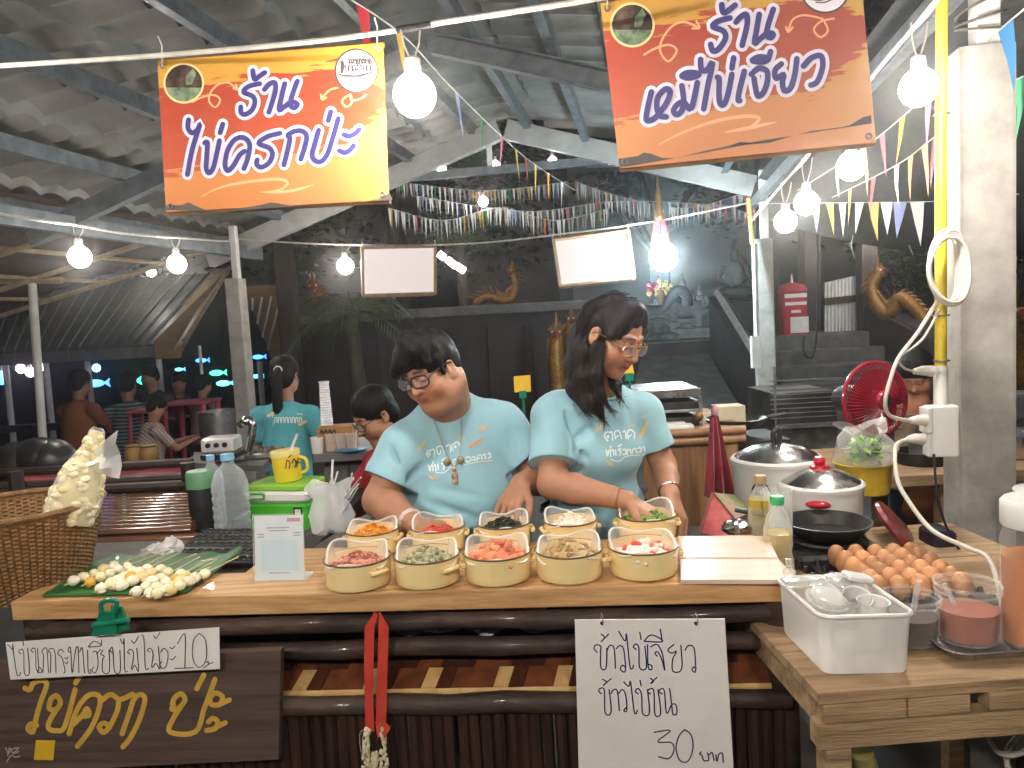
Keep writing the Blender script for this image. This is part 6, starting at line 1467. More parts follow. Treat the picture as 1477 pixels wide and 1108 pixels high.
# ==== right-hand table and kitchen things
TZ = .80
M['rough_wood'] = mat('rough_pale_wood', (.20, .125, .065), (.44, .29, .165), 5, .75, stretch=(.6, 8, 8), bump=.5, lo=.3, hi=.62, bscale=40)
rt = thing('side_table', 'rough wooden side table with a pale plank top at right carrying sauces and eggs', 'table', (.95, 1.9, 0))
Fl, Fr = PZ(1188, 1000, TZ), PZ(1560, 972, TZ); dv = Vector((.10, 1, 0)).normalized(); xv = (Fr - Fl).normalized(); TR_ = Matrix.Rotation(math.atan2(xv.y, xv.x), 3, 'Z')
def TT(a, b, z=TZ): return Vector((Fl.x, Fl.y, 0)) + xv * a + Vector((-xv.y, xv.x, 0)) * b + Vector((0, 0, z))
for i, (b0, b1) in enumerate(((0, .17), (.174, .40), (.404, .66), (.664, .98))):
    q = MB(); q.box(TT(.42, (b0 + b1) / 2, TZ - .011), (.86, b1 - b0, .022), TR_); q.build('plank', M['rough_wood'], rt, bevel=.003)
for a0, a1 in ((0, .155), (.158, .275), (.31, .85)): q = MB(); q.box(TT((a0 + a1) / 2, .02, TZ - .042), (a1 - a0, .035, .036), TR_); q.build('packing_block', M['rough_wood'], rt, bevel=.003)
q = MB(); q.box(TT(.42, .02, TZ - .085), (.86, .04, .046), TR_); q.build('apron', M['rough_wood'], rt, bevel=.003)
q = MB(); q.box(TT(.02, .5, TZ - .06), (.03, .9, .05), TR_); q.build('side_rail', M['rough_wood'], rt, bevel=.003)
for a, b in ((.03, .03), (.82, .03), (.03, .92), (.82, .92)): q = MB(); q.box(TT(a, b, (TZ - .11) / 2), (.048, .045, TZ - .11), TR_); q.build('leg', M['rough_wood'], rt, bevel=.004)
# pipe under the table, cable
c = TT(.19, .12, .35); q = MB(); q.tube([TT(.12, .1, .62), TT(.32, .2, 0.02)], .022, 12); tag(q.build('bamboo_pole', mat('green_bamboo', '#7d7a44', '#94905a', 9, .5), smooth=True), 'short greenish bamboo pole leaning beneath the side table', 'pole')
# rear kitchen table with white top
kt = thing('kitchen_table', 'rear kitchen table with pale top behind the cookers and the concrete post', 'table', tuple(PZ(1290, 705, .0 + .5)))
A, B = P(1100, 712, 2.9), P(1600, 690, 2.9); z = .86
q = MB(); q.box(((A.x + B.x) / 2, 3.05, z - .02), (B.x - A.x, .62, .04)); q.build('top', M['rough_wood'], kt, bevel=.003)
for x in (A.x + .05, (A.x + B.x) / 2, B.x - .1):
    for y in (2.8, 3.3): q = MB(); q.box((x, y, .41), (.05, .05, .82)); q.build('leg', M['rough_wood'], kt)
KZ = z
# egg tray
M['egg'] = mat('brown_egg', (.50, .23, .10), (.60, .31, .15), 6, .5, bump=.05, bscale=120); _t = M['egg'].node_tree; _o = _t.nodes.new('ShaderNodeObjectInfo'); _h = _t.nodes.new('ShaderNodeHueSaturation'); _m = _t.nodes.new('ShaderNodeMapRange'); _m.inputs['To Min'].default_value = .7; _m.inputs['To Max'].default_value = 1.25
_t.links.new(_o.outputs['Random'], _m.inputs[0]); _t.links.new(_m.outputs[0], _h.inputs['Value']); _l = _t.nodes['Principled BSDF'].inputs['Base Color'].links[0].from_socket; _t.links.new(_l, _h.inputs['Color']); _t.links.new(_h.outputs[0], _t.nodes['Principled BSDF'].inputs['Base Color'])
M['tray_plastic'] = mat('black_egg_tray', '#141414', '#202022', 12, .4)
e0, e1, e2, e3 = PZ(1205, 800, TZ + .05), PZ(1262, 860, TZ + .05), PZ(1365, 834, TZ + .05), PZ(1300, 792, TZ + .05)
et = thing('egg_tray', 'black plastic egg tray on the side table under the brown eggs', 'tray', tuple((e0 + e2) / 2 - Vector((0, 0, .05))))
ux_ = ((e3 - e0) + (e2 - e1)).normalized(); uy_ = ((e0 - e1) + (e3 - e2)); uy_ = (uy_ - ux_ * uy_.dot(ux_)).normalized(); ux_ = Vector((.9995, -.03, 0)); uy_ = Vector((.03, .9995, 0)); cen = Vector((.905, 1.80, TZ + .05))
S_ = .047; NX, NY = 5, 6
q = MB(); rr = Matrix((ux_, uy_, Vector((0, 0, 1)))).transposed(); q.box((cen.x, cen.y, TZ + .014), (S_ * 6.6, S_ * (NY + .6), .016), rr)
for i in range(8):
    for j in range(NY + 1): p = cen + ux_ * S_ * (i - 3.9) + uy_ * S_ * (j - NY / 2); q.tube([(p.x, p.y, TZ + .02), (p.x, p.y, TZ + .036)], [.009, .005], 6)
q.build('tray', M['tray_plastic'], et)
ep = [(.0001, -.0265), (.010, -.025), (.017, -.018), (.0208, -.007), (.0212, .002), (.0195, .013), (.015, .022), (.008, .0275), (.0001, .0292)]
proto = None; rn = random.Random(21)
for i in range(NX):
    for j in range(NY):
        p = cen + ux_ * S_ * (i - (NX - 1) / 2) + uy_ * S_ * (j - (NY - 1) / 2)
        if proto is None:
            q = MB(); q.lathe(ep, (0, 0, 0), 22); proto = o = q.build('egg', M['egg'], smooth=True)
            tag(o, 'brown hen egg standing in the black tray in front of the frying pan', 'egg', 'brown eggs in the tray')
        else: o = proto.copy(); COL.objects.link(o)
        o.location = (p.x + rn.uniform(-.002, .002), p.y + rn.uniform(-.002, .002), TZ + .05); o.rotation_euler = (rn.uniform(-.15, .15), rn.uniform(-.15, .15), rn.uniform(0, 6)); k = rn.uniform(1.0, 1.1); o.scale = (k, k, k)
# translucent white box with cups and lids
M['milky'] = clear('milky_box_plastic', (.97, .97, .96), .50, .3, (.88, .87, .85), .3); M['milky_soft'] = clear('milky_cup_plastic', (.97, .97, .96), .05, .2, None, .25)
bf, br_ = PZ(1188, 975, TZ + .001), PZ(1318, 972, TZ + .001); bw = (br_ - bf).length; bl = .215; bh = .115
bxm = TT(0, 0, 0); bo = bf; bu = (br_ - bf).normalized(); bv_ = Vector((-bu.y, bu.x, 0)) ; bv_ = (bv_ + bu * -.10).normalized()
bx = thing('plastic_box', 'milky white plastic box full of clear cups and lids on the side table front', 'box', tuple(bf))
cB = bf + bu * bw / 2 + bv_ * bl / 2; rotb = Matrix((bu, bv_, Vector((0, 0, 1)))).transposed()
def rr_ring(hx, hy, r, z, n=5):
    out = []
    for k, (sx, sy) in enumerate(((1, 1), (-1, 1), (-1, -1), (1, -1))):
        for i in range(n + 1): a = math.pi / 2 * (k + i / n); out.append(cB + rotb @ Vector((sx * (hx - r) + r * math.cos(a), sy * (hy - r) + r * math.sin(a), z)))
    return out
hx, hy = bw / 2, bl / 2
q = MB(); q.loft([rr_ring(hx * .94, hy * .95, .02, 0), rr_ring(hx * .97, hy * .975, .022, .006), rr_ring(hx * 1.03, hy * 1.02, .022, bh)], True); q.build('walls', M['milky'], bx, smooth=True)
q = MB(); rg = rr_ring(hx * 1.05, hy * 1.035, .024, bh); q.tube(rg + [rg[0]], .0045, 8, caps=False); q.build('rim', M['white_plastic'], bx, smooth=True)
rn = random.Random(22)
def cup(c, r, h, label, m='milky_soft', tilt=0, ax_='X', grp='cups and lids in the plastic box', nm='plastic_cup'):
    t = thing(nm, label, 'cup', tuple(c), group=grp); T = Matrix.Rotation(R(tilt), 3, ax_)
    q = MB(); q.lathe([(.001, 0), (r * .72, 0), (r * .78, .004), (r * .98, h * .96), (r * 1.05, h), (r * .95, h - .002), (r * .74, .006)], c, 26, T); q.build('wall', M[m], t, smooth=True); return t
def bp(a, b, z): return cB + rotb @ Vector((a, b, z))
cup(bp(.035, -.05, .03), .029, .095, 'white cup standing at the front right corner of the box', 'white_plastic', 5); cup(bp(.02, .0, .06), .028, .07, 'white cup lying behind the corner cup in the box', 'white_plastic', 25)
cup(bp(-.02, -.055, .015), .03, .10, 'milky cup standing front centre of the box', 'milky_soft', -4); cup(bp(-.05, -.02, .02), .032, .10, 'milky cup at the left side of the box', 'milky_soft', 8, 'Y'); cup(bp(.055, .03, .02), .03, .09, 'milky cup at the right side of the box', 'milky_soft', -8, 'Y')
for a, b, z, r_, ti, lab in ((-.035, -.02, .115, .042, 14, 'clear round lid lying uppermost at the front of the box'), (-.045, .05, .125, .045, -12, 'clear round lid propped at the back left of the box'), (.035, .06, .115, .045, 10, 'clear round lid lying at the back right of the box'), (-.02, .015, .108, .04, 30, 'clear domed lid between the cups in the box')):
    c = bp(a, b, z); t = thing('clear_cover', lab, 'lid', tuple(c), group='cups and lids in the plastic box'); T = Matrix.Rotation(R(ti), 3, 'X') @ Matrix.Rotation(R(ti * .6), 3, 'Y')
    q = MB(); q.lathe([(.001, .012), (r_ * .6, .012), (r_ * .8, .009), (r_ * .88, 0), (r_, -.001), (r_ * 1.02, .002)], c, 30, T); q.build('disc', M['pet'], t, smooth=True)
    q = MB(); q.tube([c + T @ Vector((r_ * math.cos(x), r_ * math.sin(x), .001)) for x in np.linspace(0, 6.283, 33)], .0018, 6, caps=False); q.build('rim', M['milky_soft'], t, smooth=True)
c = bp(.055, .045, .135); q = MB(); q.rbox(c, (.055, .04, .012), .008, rotb @ Matrix.Rotation(R(12), 3, 'Y')); tag(q.build('white_packet', M['white_plastic'], smooth=True), 'small white packet lying on the lids at the back of the box', 'packet')
t = thing('bottle_stopper', 'small clear stopper with a knob at the back left corner of the box', 'stopper', tuple(bp(-.07, .10, .11))); c = bp(-.068, .085, .12); vase(c, [(.012, 0), (.013, .02), (.006, .026), (.007, .045), (.001, .047)]).build('knob', M['pet'], t, smooth=True)
# metal tray with sauce tubs
mtc = PZ(1436, 925, TZ + .002); mtr = thing('metal_tray', 'shallow steel tray under the sauce tubs at the right edge', 'tray', tuple(mtc)); cB = mtc + xv * .02 + Vector((0, .012, 0)); rotb = TR_
q = MB(); q.loft([rr_ring(.145, .085, .03, 0), rr_ring(.16, .10, .035, .018), rr_ring(.17, .108, .04, .022), rr_ring(.168, .106, .04, .024), rr_ring(.156, .096, .034, .018), rr_ring(.142, .082, .03, .003)], True, True); q.build('pan', M['alu'], mtr, smooth=True)
def tub(c, r, h, fill, mfill, label, lid=None):
    t = thing('sauce_tub', label, 'tub', tuple(c)); vase(c, [(r * .86, 0), (r * .9, .004), (r * .98, h * .9), (r, h)]).build('wall', M['tub_wall'], t, smooth=True)
    q = MB(); q.tube([c + Vector((r * math.cos(a), r * math.sin(a), h)) for a in np.linspace(0, 6.283, 41)], .0032, 8, caps=False); q.tube([c + Vector((r * 1.0 * math.cos(a), r * 1.0 * math.sin(a), h * .88)) for a in np.linspace(0, 6.283, 41)], .0018, 6, caps=False); q.build('rim', M['milky_soft'], t, smooth=True)
    q = MB(); vase(c + Vector((0, 0, .007)), [(r * .865, 0), (r * (.865 + .1 * fill), h * fill), (.001, h * fill)], q=q); q.build('sauce', mfill, t, smooth=True); return t
M['tub_wall'] = clear('tub_wall', (.98, .98, .97), .07, .18, None, .24); dark_s = mat('dark_sauce', (.03, .010, .006), (.05, .018, .011), 20, .35); red_s = mat('chilli_sauce', (.27, .06, .025), (.33, .09, .04), 22, .45)
c = PZ(1336, 937, TZ + .006); c = c + Vector((-.004, .05, 0)); tub(c, .055, .092, .5, dark_s, 'milky tub of dark brown sauce with a spoon, left of the red one')
q = MB(); q.tube([c + Vector((.0, .0, .03)), P(1325, 838, (c + Vector((-.01, .0, .1)) - CAM).y * 1.0)], .006, 8, flat=.5); tag(q.build('sauce_spoon', M['pet'], smooth=True), 'clear plastic spoon standing in the dark sauce tub', 'spoon')
c = PZ(1404, 938, TZ + .006) + Vector((.022, .055, 0)); tub(c, .0605, .115, .50, red_s, 'milky tub of red chilli sauce with a ladle, on the steel tray')
q = MB(); q.tube([c + Vector((-.005, .01, .03)), c + Vector((-.03, .03, .105))], .005, 8); tag(q.build('sauce_ladle', M['pet'], smooth=True), 'milky ladle handle standing inside the red chilli sauce tub', 'ladle')
c = PZ(1482, 945, TZ + .006) + Vector((.058, .05, 0)); t = thing('sauce_jar', 'large clear jar of orange sauce with a white lid at the right picture edge', 'jar', tuple(c))
vase(c, [(.062, 0), (.068, .01), (.068, .21), (.060, .235), (.058, .245)]).build('wall', M['tub_wall'], t, smooth=True); vase(c + Vector((0, 0, .006)), [(.064, 0), (.0655, .17), (.001, .171)]).build('sauce', mat('orange_sauce', (.46, .12, .012), (.54, .18, .025), 4, .25), t, smooth=True)
vase(c, [(.066, .238), (.068, .242), (.068, .285), (.062, .292), (.001, .293)]).build('lid', M['white_plastic'], t, smooth=True)
# cookers
M['cook_white'] = mat('white_enamel_body', (.62, .60, .57), (.68, .66, .63), 4, .3, coat=.3); M['red_knob'] = mat('red_plastic', (.45, .01, .03), rough=.3, coat=.3); M['grey_body'] = mat('dark_grey_plastic', '#2a2a2d', rough=.4)
def cooker(c, r, h, label, accent, knob, logo):
    t = thing('rice_cooker', label, 'cooker', tuple(c)); vase(c, [(r * .84, 0), (r * .9, .01), (r * .97, h * .3), (r, h * .8), (r * 1.02, h), (r * .98, h + .004)], 44).build('body', M['cook_white'], t, smooth=True)
    vase(c, [(r * 1.04, h - .004), (r * 1.05, h + .005), (r * 1.0, h + .012), (r * .96, h + .012)], 44).build('rim', M['white_plastic'], t, smooth=True)
    vase(c, [(r * .97, h + .010), (r * .9, h + .02), (r * .6, h + .04), (r * .25, h + .052), (.001, h + .054)], 44).build('lid', M['chrome'], t, smooth=True)
    q = MB(); kz = h + .052
    if knob == 'bar': q.tube(cr([c + Vector((-.006, 0, kz)), c + Vector((-.008, 0, kz + .035)), c + Vector((.004, 0, kz + .048)), c + Vector((.012, 0, kz + .035)), c + Vector((.010, 0, kz))], 5), .009, 8)
    else: q.lathe([(.016, 0), (.014, .012), (.019, .022), (.014, .034), (.001, .036)], c + Vector((0, 0, kz)), 20); q.lathe([(.03, -.001), (.028, .008), (.016, .010)], c + Vector((0, 0, kz)), 20)
    q.build('knob', accent, t, smooth=True)
    f = (CAM - c); f.z = 0; f.normalize(); sx = Vector((-f.y, f.x, 0))
    for ang in ((.45, -2.7) if logo else (-.05, 3.1)):
        d = (f * math.cos(ang) + sx * math.sin(ang)); tx = Vector((-d.y, d.x, 0)); q = MB(); q.ball(c + d * r * 1.01 + Vector((0, 0, h * .78)), (.036, .016, .012), 16, 8, Matrix((tx, d, Vector((0, 0, 1)))).transposed()); q.build('handle', accent, t, smooth=True)
    if logo:
        d = (f * math.cos(-.35) + sx * math.sin(-.35)); tx = Vector((-d.y, d.x, 0)); fr_ = Matrix((tx, Vector((0, 0, 1)), d)).transposed()
        q = MB(); q.lathe([(.030, 0), (.030, .003), (.001, .0035)], c + d * r * .985 + Vector((0, 0, h * .62)), 26, fr_); q.build('badge', M['grey_body'], t)
        q = MB(); q.lathe([(.010, .002), (.010, .0045), (.001, .005)], c + d * r * .985 + Vector((0, 0, h * .62)), 16, fr_); q.build('badge_centre', M['chrome'], t)
        q = MB(); o_ = c + d * (r * .975 + .003) + Vector((0, 0, h * .26))
        for k in range(3): q.tube(cr([o_ + tx * (.014 * k - .02) + Vector((0, 0, .018)), o_ + tx * (.014 * k - .022), o_ + tx * (.014 * k - .014), o_ + tx * (.014 * k - .012) + Vector((0, 0, .014))], 4), .0018, 5)
        q.build('scribble', M['grey_body'], t)
    return t
c = PZ(1122, 752, TZ); cooker(c, .138, .205, 'large white rice cooker with a steel lid and black handle', M['black'], 'bar', True)
c = PZ(1190, 772, TZ) + Vector((0, .03, 0)); cooker(c, .122, .150, 'smaller white rice cooker with red knob and red handle', M['red_knob'], 'knob', False)
# frying pan on a dark burner
c = PZ(1220, 790, TZ + .06) + Vector((0, .12, 0)); fp = thing('frying_pan', 'black frying pan on a burner behind the brown eggs', 'pan', tuple(c))
vase(c, [(.082, 0), (.09, .004), (.116, .036), (.119, .042), (.114, .042), (.088, .008), (.001, .006)], 44).build('bowl', M['black'], fp, smooth=True)
bn2 = thing('gas_burner', 'dark gas burner under the black frying pan', 'burner', (c.x, c.y, TZ)); q = MB(); q.rbox((c.x, c.y, TZ + .02), (.26, .24, .04), .02, TR_); q.build('body', M['char'], bn2, smooth=True); q = MB()
q.tube([(c.x + .1 * math.cos(a), c.y + .1 * math.sin(a), TZ + .052) for a in np.linspace(0, 6.283, 33)], .006, 6, caps=False); q.build('support_ring', M['char'], bn2)
# oil bottles, glass, dark handles
M['oil'] = clear('cooking_oil', (.93, .80, .30), .22, .1, (.75, .6, .15)); M['green_cap'] = mat('green_cap', (.05, .42, .14), rough=.35)
def oil(u, v, r, h, lab, fill, capm, d):
    c = PZ(u, v, TZ) + Vector((0, d, 0)); t = thing('oil_bottle', lab, 'bottle', tuple(c)); pr = [(r * .85, 0), (r, .006), (r, h * .3), (r * .88, h * .38), (r * .97, h * .46), (r * .97, h * .62), (r * .7, h * .78), (r * .36, h * .88), (r * .34, h * .93)]
    vase(c, pr).build('body', M['pet'], t, smooth=True)
    if fill: vase(c + Vector((0, 0, .003)), [(r * .82, 0), (r * .95, .006), (r * .95, h * .3), (r * .84, h * .38), (r * .93, h * .46), (r * .93, h * fill), (.001, h * fill + .001)]).build('oil', M['oil'], t, smooth=True)
    vase(c, [(r * .44, h * .91), (r * .46, h * .985), (r * .40, h), (.001, h)]).build('cap', M[capm], t, smooth=True)
    vase(c, [(r * 1.005, h * .10), (r * 1.005, h * .26)], cap0=False).build('label', M['paper'], t, smooth=True)
oil(1131, 850, .037, .228, 'clear oil bottle with a green cap beside the pale counter plank, front one', .58, 'green_cap', .035)
oil(1118, 825, .037, .24, 'clear oil bottle with a pale cap behind the green capped one', .72, 'cream_cap' if 'cream_cap' in M else 'bamboo', .10)
c = PZ(1148, 830, TZ) + Vector((0, .12, 0)); t = thing('drinking_glass', 'tall clear glass right of the oil bottles', 'glass', tuple(c)); vase(c, [(.034, 0), (.04, .2), (.038, .2), (.033, .008)]).build('wall', M['pet'], t, smooth=True)
for a_, b_, lab in (((1099, 702), (1106, 745), 'black knife handle standing left of the oil bottles'), ((1060, 735), (1112, 745), 'black utensil handle lying by the foil bowl')):
    q = MB(); q.tube([P(*a_, 2.15), P(*b_, 2.12)], .012, 8, flat=.6); tag(q.build('knife_handle', M['black'], smooth=True), lab, 'knife')
# red folded packet, foil bowl beside the woman's hand
c = P(1040, 745, 2.25); t = thing('red_packet', 'red folded packet leaning beside the woman hand', 'packet', tuple(P(1040, 775, 2.25))); q = MB(); q.poly([P(1012, 768, 2.25), P(1056, 780, 2.2), P(1060, 748, 2.3), P(1030, 712, 2.35)], (0, .03, .0)); q.build('face', mat('red_pink_packet', '#a23a40', '#c06a68', 14, .5), t)
q = MB(); q.poly([P(1031, 712, 2.34), P(1060, 748, 2.29), P(1090, 738, 2.36), P(1060, 715, 2.42)], (0, .004, .002)); q.build('flap', mat('pink_green_print', '#b98a8a', '#5f8f4a', 22, .5), t)
c = P(1062, 760, 2.12); t = thing('foil_bowl', 'small crumpled foil bowl right of the pale counter planks', 'bowl', tuple(c)); q = MB(); q.ball(c, (.04, .035, .022), 16, 10, None, .12, random.Random(2)); q.build('foil', M['chrome'], t)
# shelf under these so nothing floats
sh2 = thing('prep_shelf', 'dark shelf between counter and cooker under the foil bowl', 'shelf', tuple(P(1060, 790, 2.2))); c = P(1060, 782, 2.22); q = MB(); q.box(c + Vector((.02, .05, -.03)), (.36, .34, .04), RZ); q.build('board', M['dark_wood'], sh2); q = MB(); q.box((c.x, c.y + .08, (c.z - .06) / 2), (.06, .06, c.z - .06)); q.build('leg', M['dark_wood'], sh2)
# yellow basket with herb bag
c = PZ(1258, 716, KZ) + Vector((0, .06, 0)); yb = thing('yellow_basket', 'yellow plastic basket holding a bag of green herbs, behind the cookers', 'basket', tuple(c))
vase(c, [(.072, 0), (.08, .005), (.092, .10), (.096, .104), (.09, .104), (.07, .008)], 30).build('wall', mat('yellow_basket_plastic', (.55, .36, .03), (.64, .44, .05), 60, .45, bump=.3, bscale=90), yb, smooth=True)
q = MB(); rn = random.Random(24); leaf_cloud(q, c + Vector((.0, -.02, .15)), .055, 260, .028, rn); tag(q.build('herb_bunch', mat('fresh_herb', (.16, .36, .05), (.26, .46, .09), 8, .45), fixn=False), 'bunch of bright green herbs inside the clear bag', 'herbs')
q = MB(); rings = []
for t_, r_ in ((0, .07), (.25, .085), (.5, .088), (.75, .07), (1, .045), (1.15, .075)): rings.append([c + Vector((math.cos(a) * r_ * (1.15 + .16 * math.sin(3 * a + t_ * 5)), math.sin(a) * r_, .08 + .13 * t_ + .02 * math.sin(2 * a + 1))) for a in np.linspace(0, 6.283, 31)[:-1]])
q.loft(rings, True); tag(q.build('herb_bag', clear('thin_herb_bag', (.97, .98, .98), .12, .15), smooth=True), 'clear plastic bag puffed open in the yellow basket', 'bag')
c = P(1203, 684, 2.85); q = MB(); q.tube([c, c + Vector((.05, -.02, .01)), c + Vector((.09, -.02, -.02))], [.03, .035, .02], 8, flat=.6); tag(q.build('blue_pouch', mat('blue_pouch', '#3a5a78', '#8fb0c8', 20, .35), smooth=True), 'small blue pouch left of the yellow basket', 'pouch')
# red tilted pan lid and dark tub right of frying pan
q = MB(); c = P(1295, 770, 2.25); q.lathe([(.10, 0), (.11, .01), (.105, .02), (.001, .025)], c, 30, Matrix.Rotation(R(48), 3, 'Y') @ Matrix.Rotation(R(20), 3, 'X'), sy=.9); tag(q.build('red_pan_cover', mat('dark_red_lid', (.16, .02, .02), (.22, .03, .03), 5, .3, coat=.3), smooth=True), 'dark red round lid standing tilted right of the frying pan', 'lid')
q = MB(); q.rbox(P(1352, 795, 2.2), (.07, .10, .14), .02); tag(q.build('dark_tub', mat('dark_blue_tub', '#23222e', rough=.4), smooth=True), 'dark tub between the eggs and the concrete post', 'tub')
# red fan
M['fan_red'] = clear('red_fan_plastic', (.62, .03, .06), .72, .25, (.22, .008, .02)); M['fan_red2'] = mat('red_fan_solid', (.24, .008, .022), rough=.35, coat=.2)
fc_ = P(1262, 577, 2.75); fa = thing('electric_fan', 'red electric fan with a translucent round guard beside the concrete post', 'fan', (fc_.x, fc_.y, KZ)); fd = Vector((.28, -.96, .06)).normalized(); fx, fz, _ = basis(fd); Tf = Matrix((fx, fz, fd)).transposed(); FR = .135
q = MB(); q.tube([fc_ + Tf @ Vector((FR * math.cos(a), FR * math.sin(a), 0)) for a in np.linspace(0, 6.283, 61)], .008, 8, caps=False); q.build('guard_ring', M['fan_red2'], fa, smooth=True)
q = MB()
for k in range(60):
    a = 2 * math.pi * k / 60
    for s_ in (-1, 1): q.tube([fc_ + Tf @ Vector((r_ * math.cos(a + .25 * r_ / FR), r_ * math.sin(a + .25 * r_ / FR), s_ * zz)) for r_, zz in ((.03, .045), (.085, .042), (.12, .025), (FR, .0))], .0013, 4)
q.build('guard_wires', M['fan_red2'], fa)
for k in range(3):
    q = MB(); rows = []
    for i in range(9):
        a = 2 * math.pi * k / 3 + (i - 4) * .255; rows.append([fc_ + Tf @ Vector((r_ * math.cos(a), r_ * math.sin(a), .018 * (i - 4) / 4 * (1 - .4 * r_ / .12))) for r_ in (.025, .05, .08, .105, .119 - .004 * abs(i - 4))])
    q.grid(rows); q.build('blade', M['fan_red'], fa, smooth=True)
q = MB(); q.lathe([(.036, -.05), (.036, .045), (.028, .056), (.001, .058)], fc_, 24, Tf, cap0=True); q.build('hub', M['fan_red2'], fa, smooth=True)
q = MB(); q.lathe([(.02, .057), (.02, .0615), (.001, .062)], fc_, 20, Tf); q.build('hub_badge', M['black'], fa)
q = MB(); q.lathe([(.05, -.17), (.055, -.14), (.055, -.06), (.04, -.052)], fc_, 20, Tf, cap0=True); q.build('motor_housing', M['grey_body'], fa, smooth=True)
q = MB(); b = fc_ - fd * .1; q.tube([b, (b.x, b.y, KZ + .03)], .014, 10); q.lathe([(.10, 0), (.10, .015), (.03, .03), (.015, .04)], (b.x, b.y, KZ), 24, cap0=True); q.build('stand', M['grey_body'], fa, smooth=True)
# yellow conduit, sockets, cable coil on the front post
px_ = Vector(fr.location); cxn = P(1356, 300, 2.12); M['conduit'] = mat('yellow_conduit', (.66, .47, .02), (.72, .53, .04), 6, .3, coat=.2)
yc = thing('yellow_conduit', 'bright yellow plastic conduit running down the concrete post to the sockets', 'conduit', (cxn.x, cxn.y, 0)); q = MB(); top = P(1359, -60, 2.10); bot = P(1357, 560, 2.13)
q.tube([top, P(1357, 250, 2.12), bot], .0155, 14); q.build('pipe', M['conduit'], yc, smooth=True); q = MB(); q.tube([P(1357, 528, 2.13), P(1357, 585, 2.13)], .0185, 14); q.build('collar', M['white_plastic'], yc, smooth=True)
for v in (20, 165, 455, 520): q = MB(); p = P(1358, v, 2.115); q.tube([p + Vector((.02 * math.cos(a), .02 * math.sin(a), 0)) for a in np.linspace(0, 6.283, 17)], .0022, 5, caps=False); q.build('clip', M['tie'] if 'tie' in M else M['steel'], yc)
sk = thing('socket_box', 'white socket box at the foot of the yellow conduit with two plugs', 'socket', tuple(P(1356, 655, 2.12))); c = P(1357, 621, 2.12); q = MB(); q.rbox(c, (.082, .05, .142), .008, Matrix.Rotation(-HD, 3, 'Z')); q.build('box', M['white_plastic'], sk, smooth=True); q = MB(); q.rbox(c + Vector((-.048, -.012, .035)), (.016, .045, .07), .004); q.build('side_socket', M['white_plastic'], sk, smooth=True)
def plug(u, v, d, lab, L=.045):
    a = P(u, v, d); q = MB(); q.tube([a, a + Vector((L * .5, 0, .001)), a + Vector((L, 0, -.002))], [.008, .014, .016], 10); return tag(q.build('plug', M['cable'], smooth=True), lab, 'plug')
plug(1312, 607, 2.08, 'white plug in the upper socket left of the socket box'); plug(1308, 634, 2.08, 'white plug in the lower socket left of the socket box'); plug(1318, 536, 2.1, 'pale plug above the sockets, beside the yellow conduit', .05)
M['cable2'] = mat('pale_flex', '#cfc9c0', '#bfb8ae', 10, .45); gc = thing('cable_coil', 'thick coil of pale cable hung on the yellow conduit', 'cable coil', tuple(P(1362, 440, 2.06))); rn = random.Random(26)
for k in range(9):
    c = P(1364 + 1.0 * k, 386 + rn.uniform(-4, 4), 2.06 - .004 * k); w_, h_ = .038 + .0022 * k, .092 + rn.uniform(-.006, .008); q = MB(); q.tube([c + Vector((w_ * math.sin(a) + .006 * math.cos(2 * a), .006 * math.sin(a + k), h_ * math.cos(a))) for a in np.linspace(0, 6.283, 37)], .0042, 6, caps=False); q.build('loop', M['cable2'], gc, smooth=True)
def flex(pts, r, lab, m='cable2'): q = MB(); q.tube(cr([P(*p) for p in pts], 8), r, 8); tag(q.build('cable', M[m], smooth=True), lab, 'cable')
flex([(1352, 435, 2.06), (1325, 478, 2.05), (1297, 515, 2.04), (1285, 545, 2.03), (1277, 580, 2.03), (1284, 600, 2.05), (1312, 607, 2.08)], .0052, 'pale cable dropping from the coil to the upper plug in front of the fan')
flex([(1356, 445, 2.06), (1330, 490, 2.05), (1298, 515, 2.045), (1303, 530, 2.06), (1318, 536, 2.1)], .0032, 'thin pale cable from the coil to the plug beside the conduit')
flex([(1308, 634, 2.08), (1292, 645, 2.06), (1294, 690, 2.0), (1312, 725, 1.95), (1345, 765, 1.85), (1395, 790, 1.75), (1425, 805, 1.68), (1440, 845, 1.62), (1450, 905, 1.60)], .0055, 'thick pale cable snaking from the lower plug across the concrete post to the jar')
flex([(1347, 655, 2.1), (1353, 720, 2.1), (1375, 780, 2.12), (1420, 835, 2.15), (1450, 900, 2.2)], .0035, 'dark thin cable crossing the face of the concrete post', 'dkwire')
flex([(1296, 708, 2.6), (1322, 740, 2.55), (1330, 770, 2.5), (1324, 795, 2.5)], .003, 'dark thin cable hanging off the rear kitchen table', 'dkwire')
flex([(1418, 1050, 1.7), (1440, 1085, 1.68), (1475, 1085, 1.66), (1520, 1050, 1.66)], .006, 'pale cable loop under the side table at right')
flex([(1460, 1130, 1.7), (1452, 1085, 1.69), (1480, 1050, 1.68)], .006, 'second pale cable loop under the side table at right')
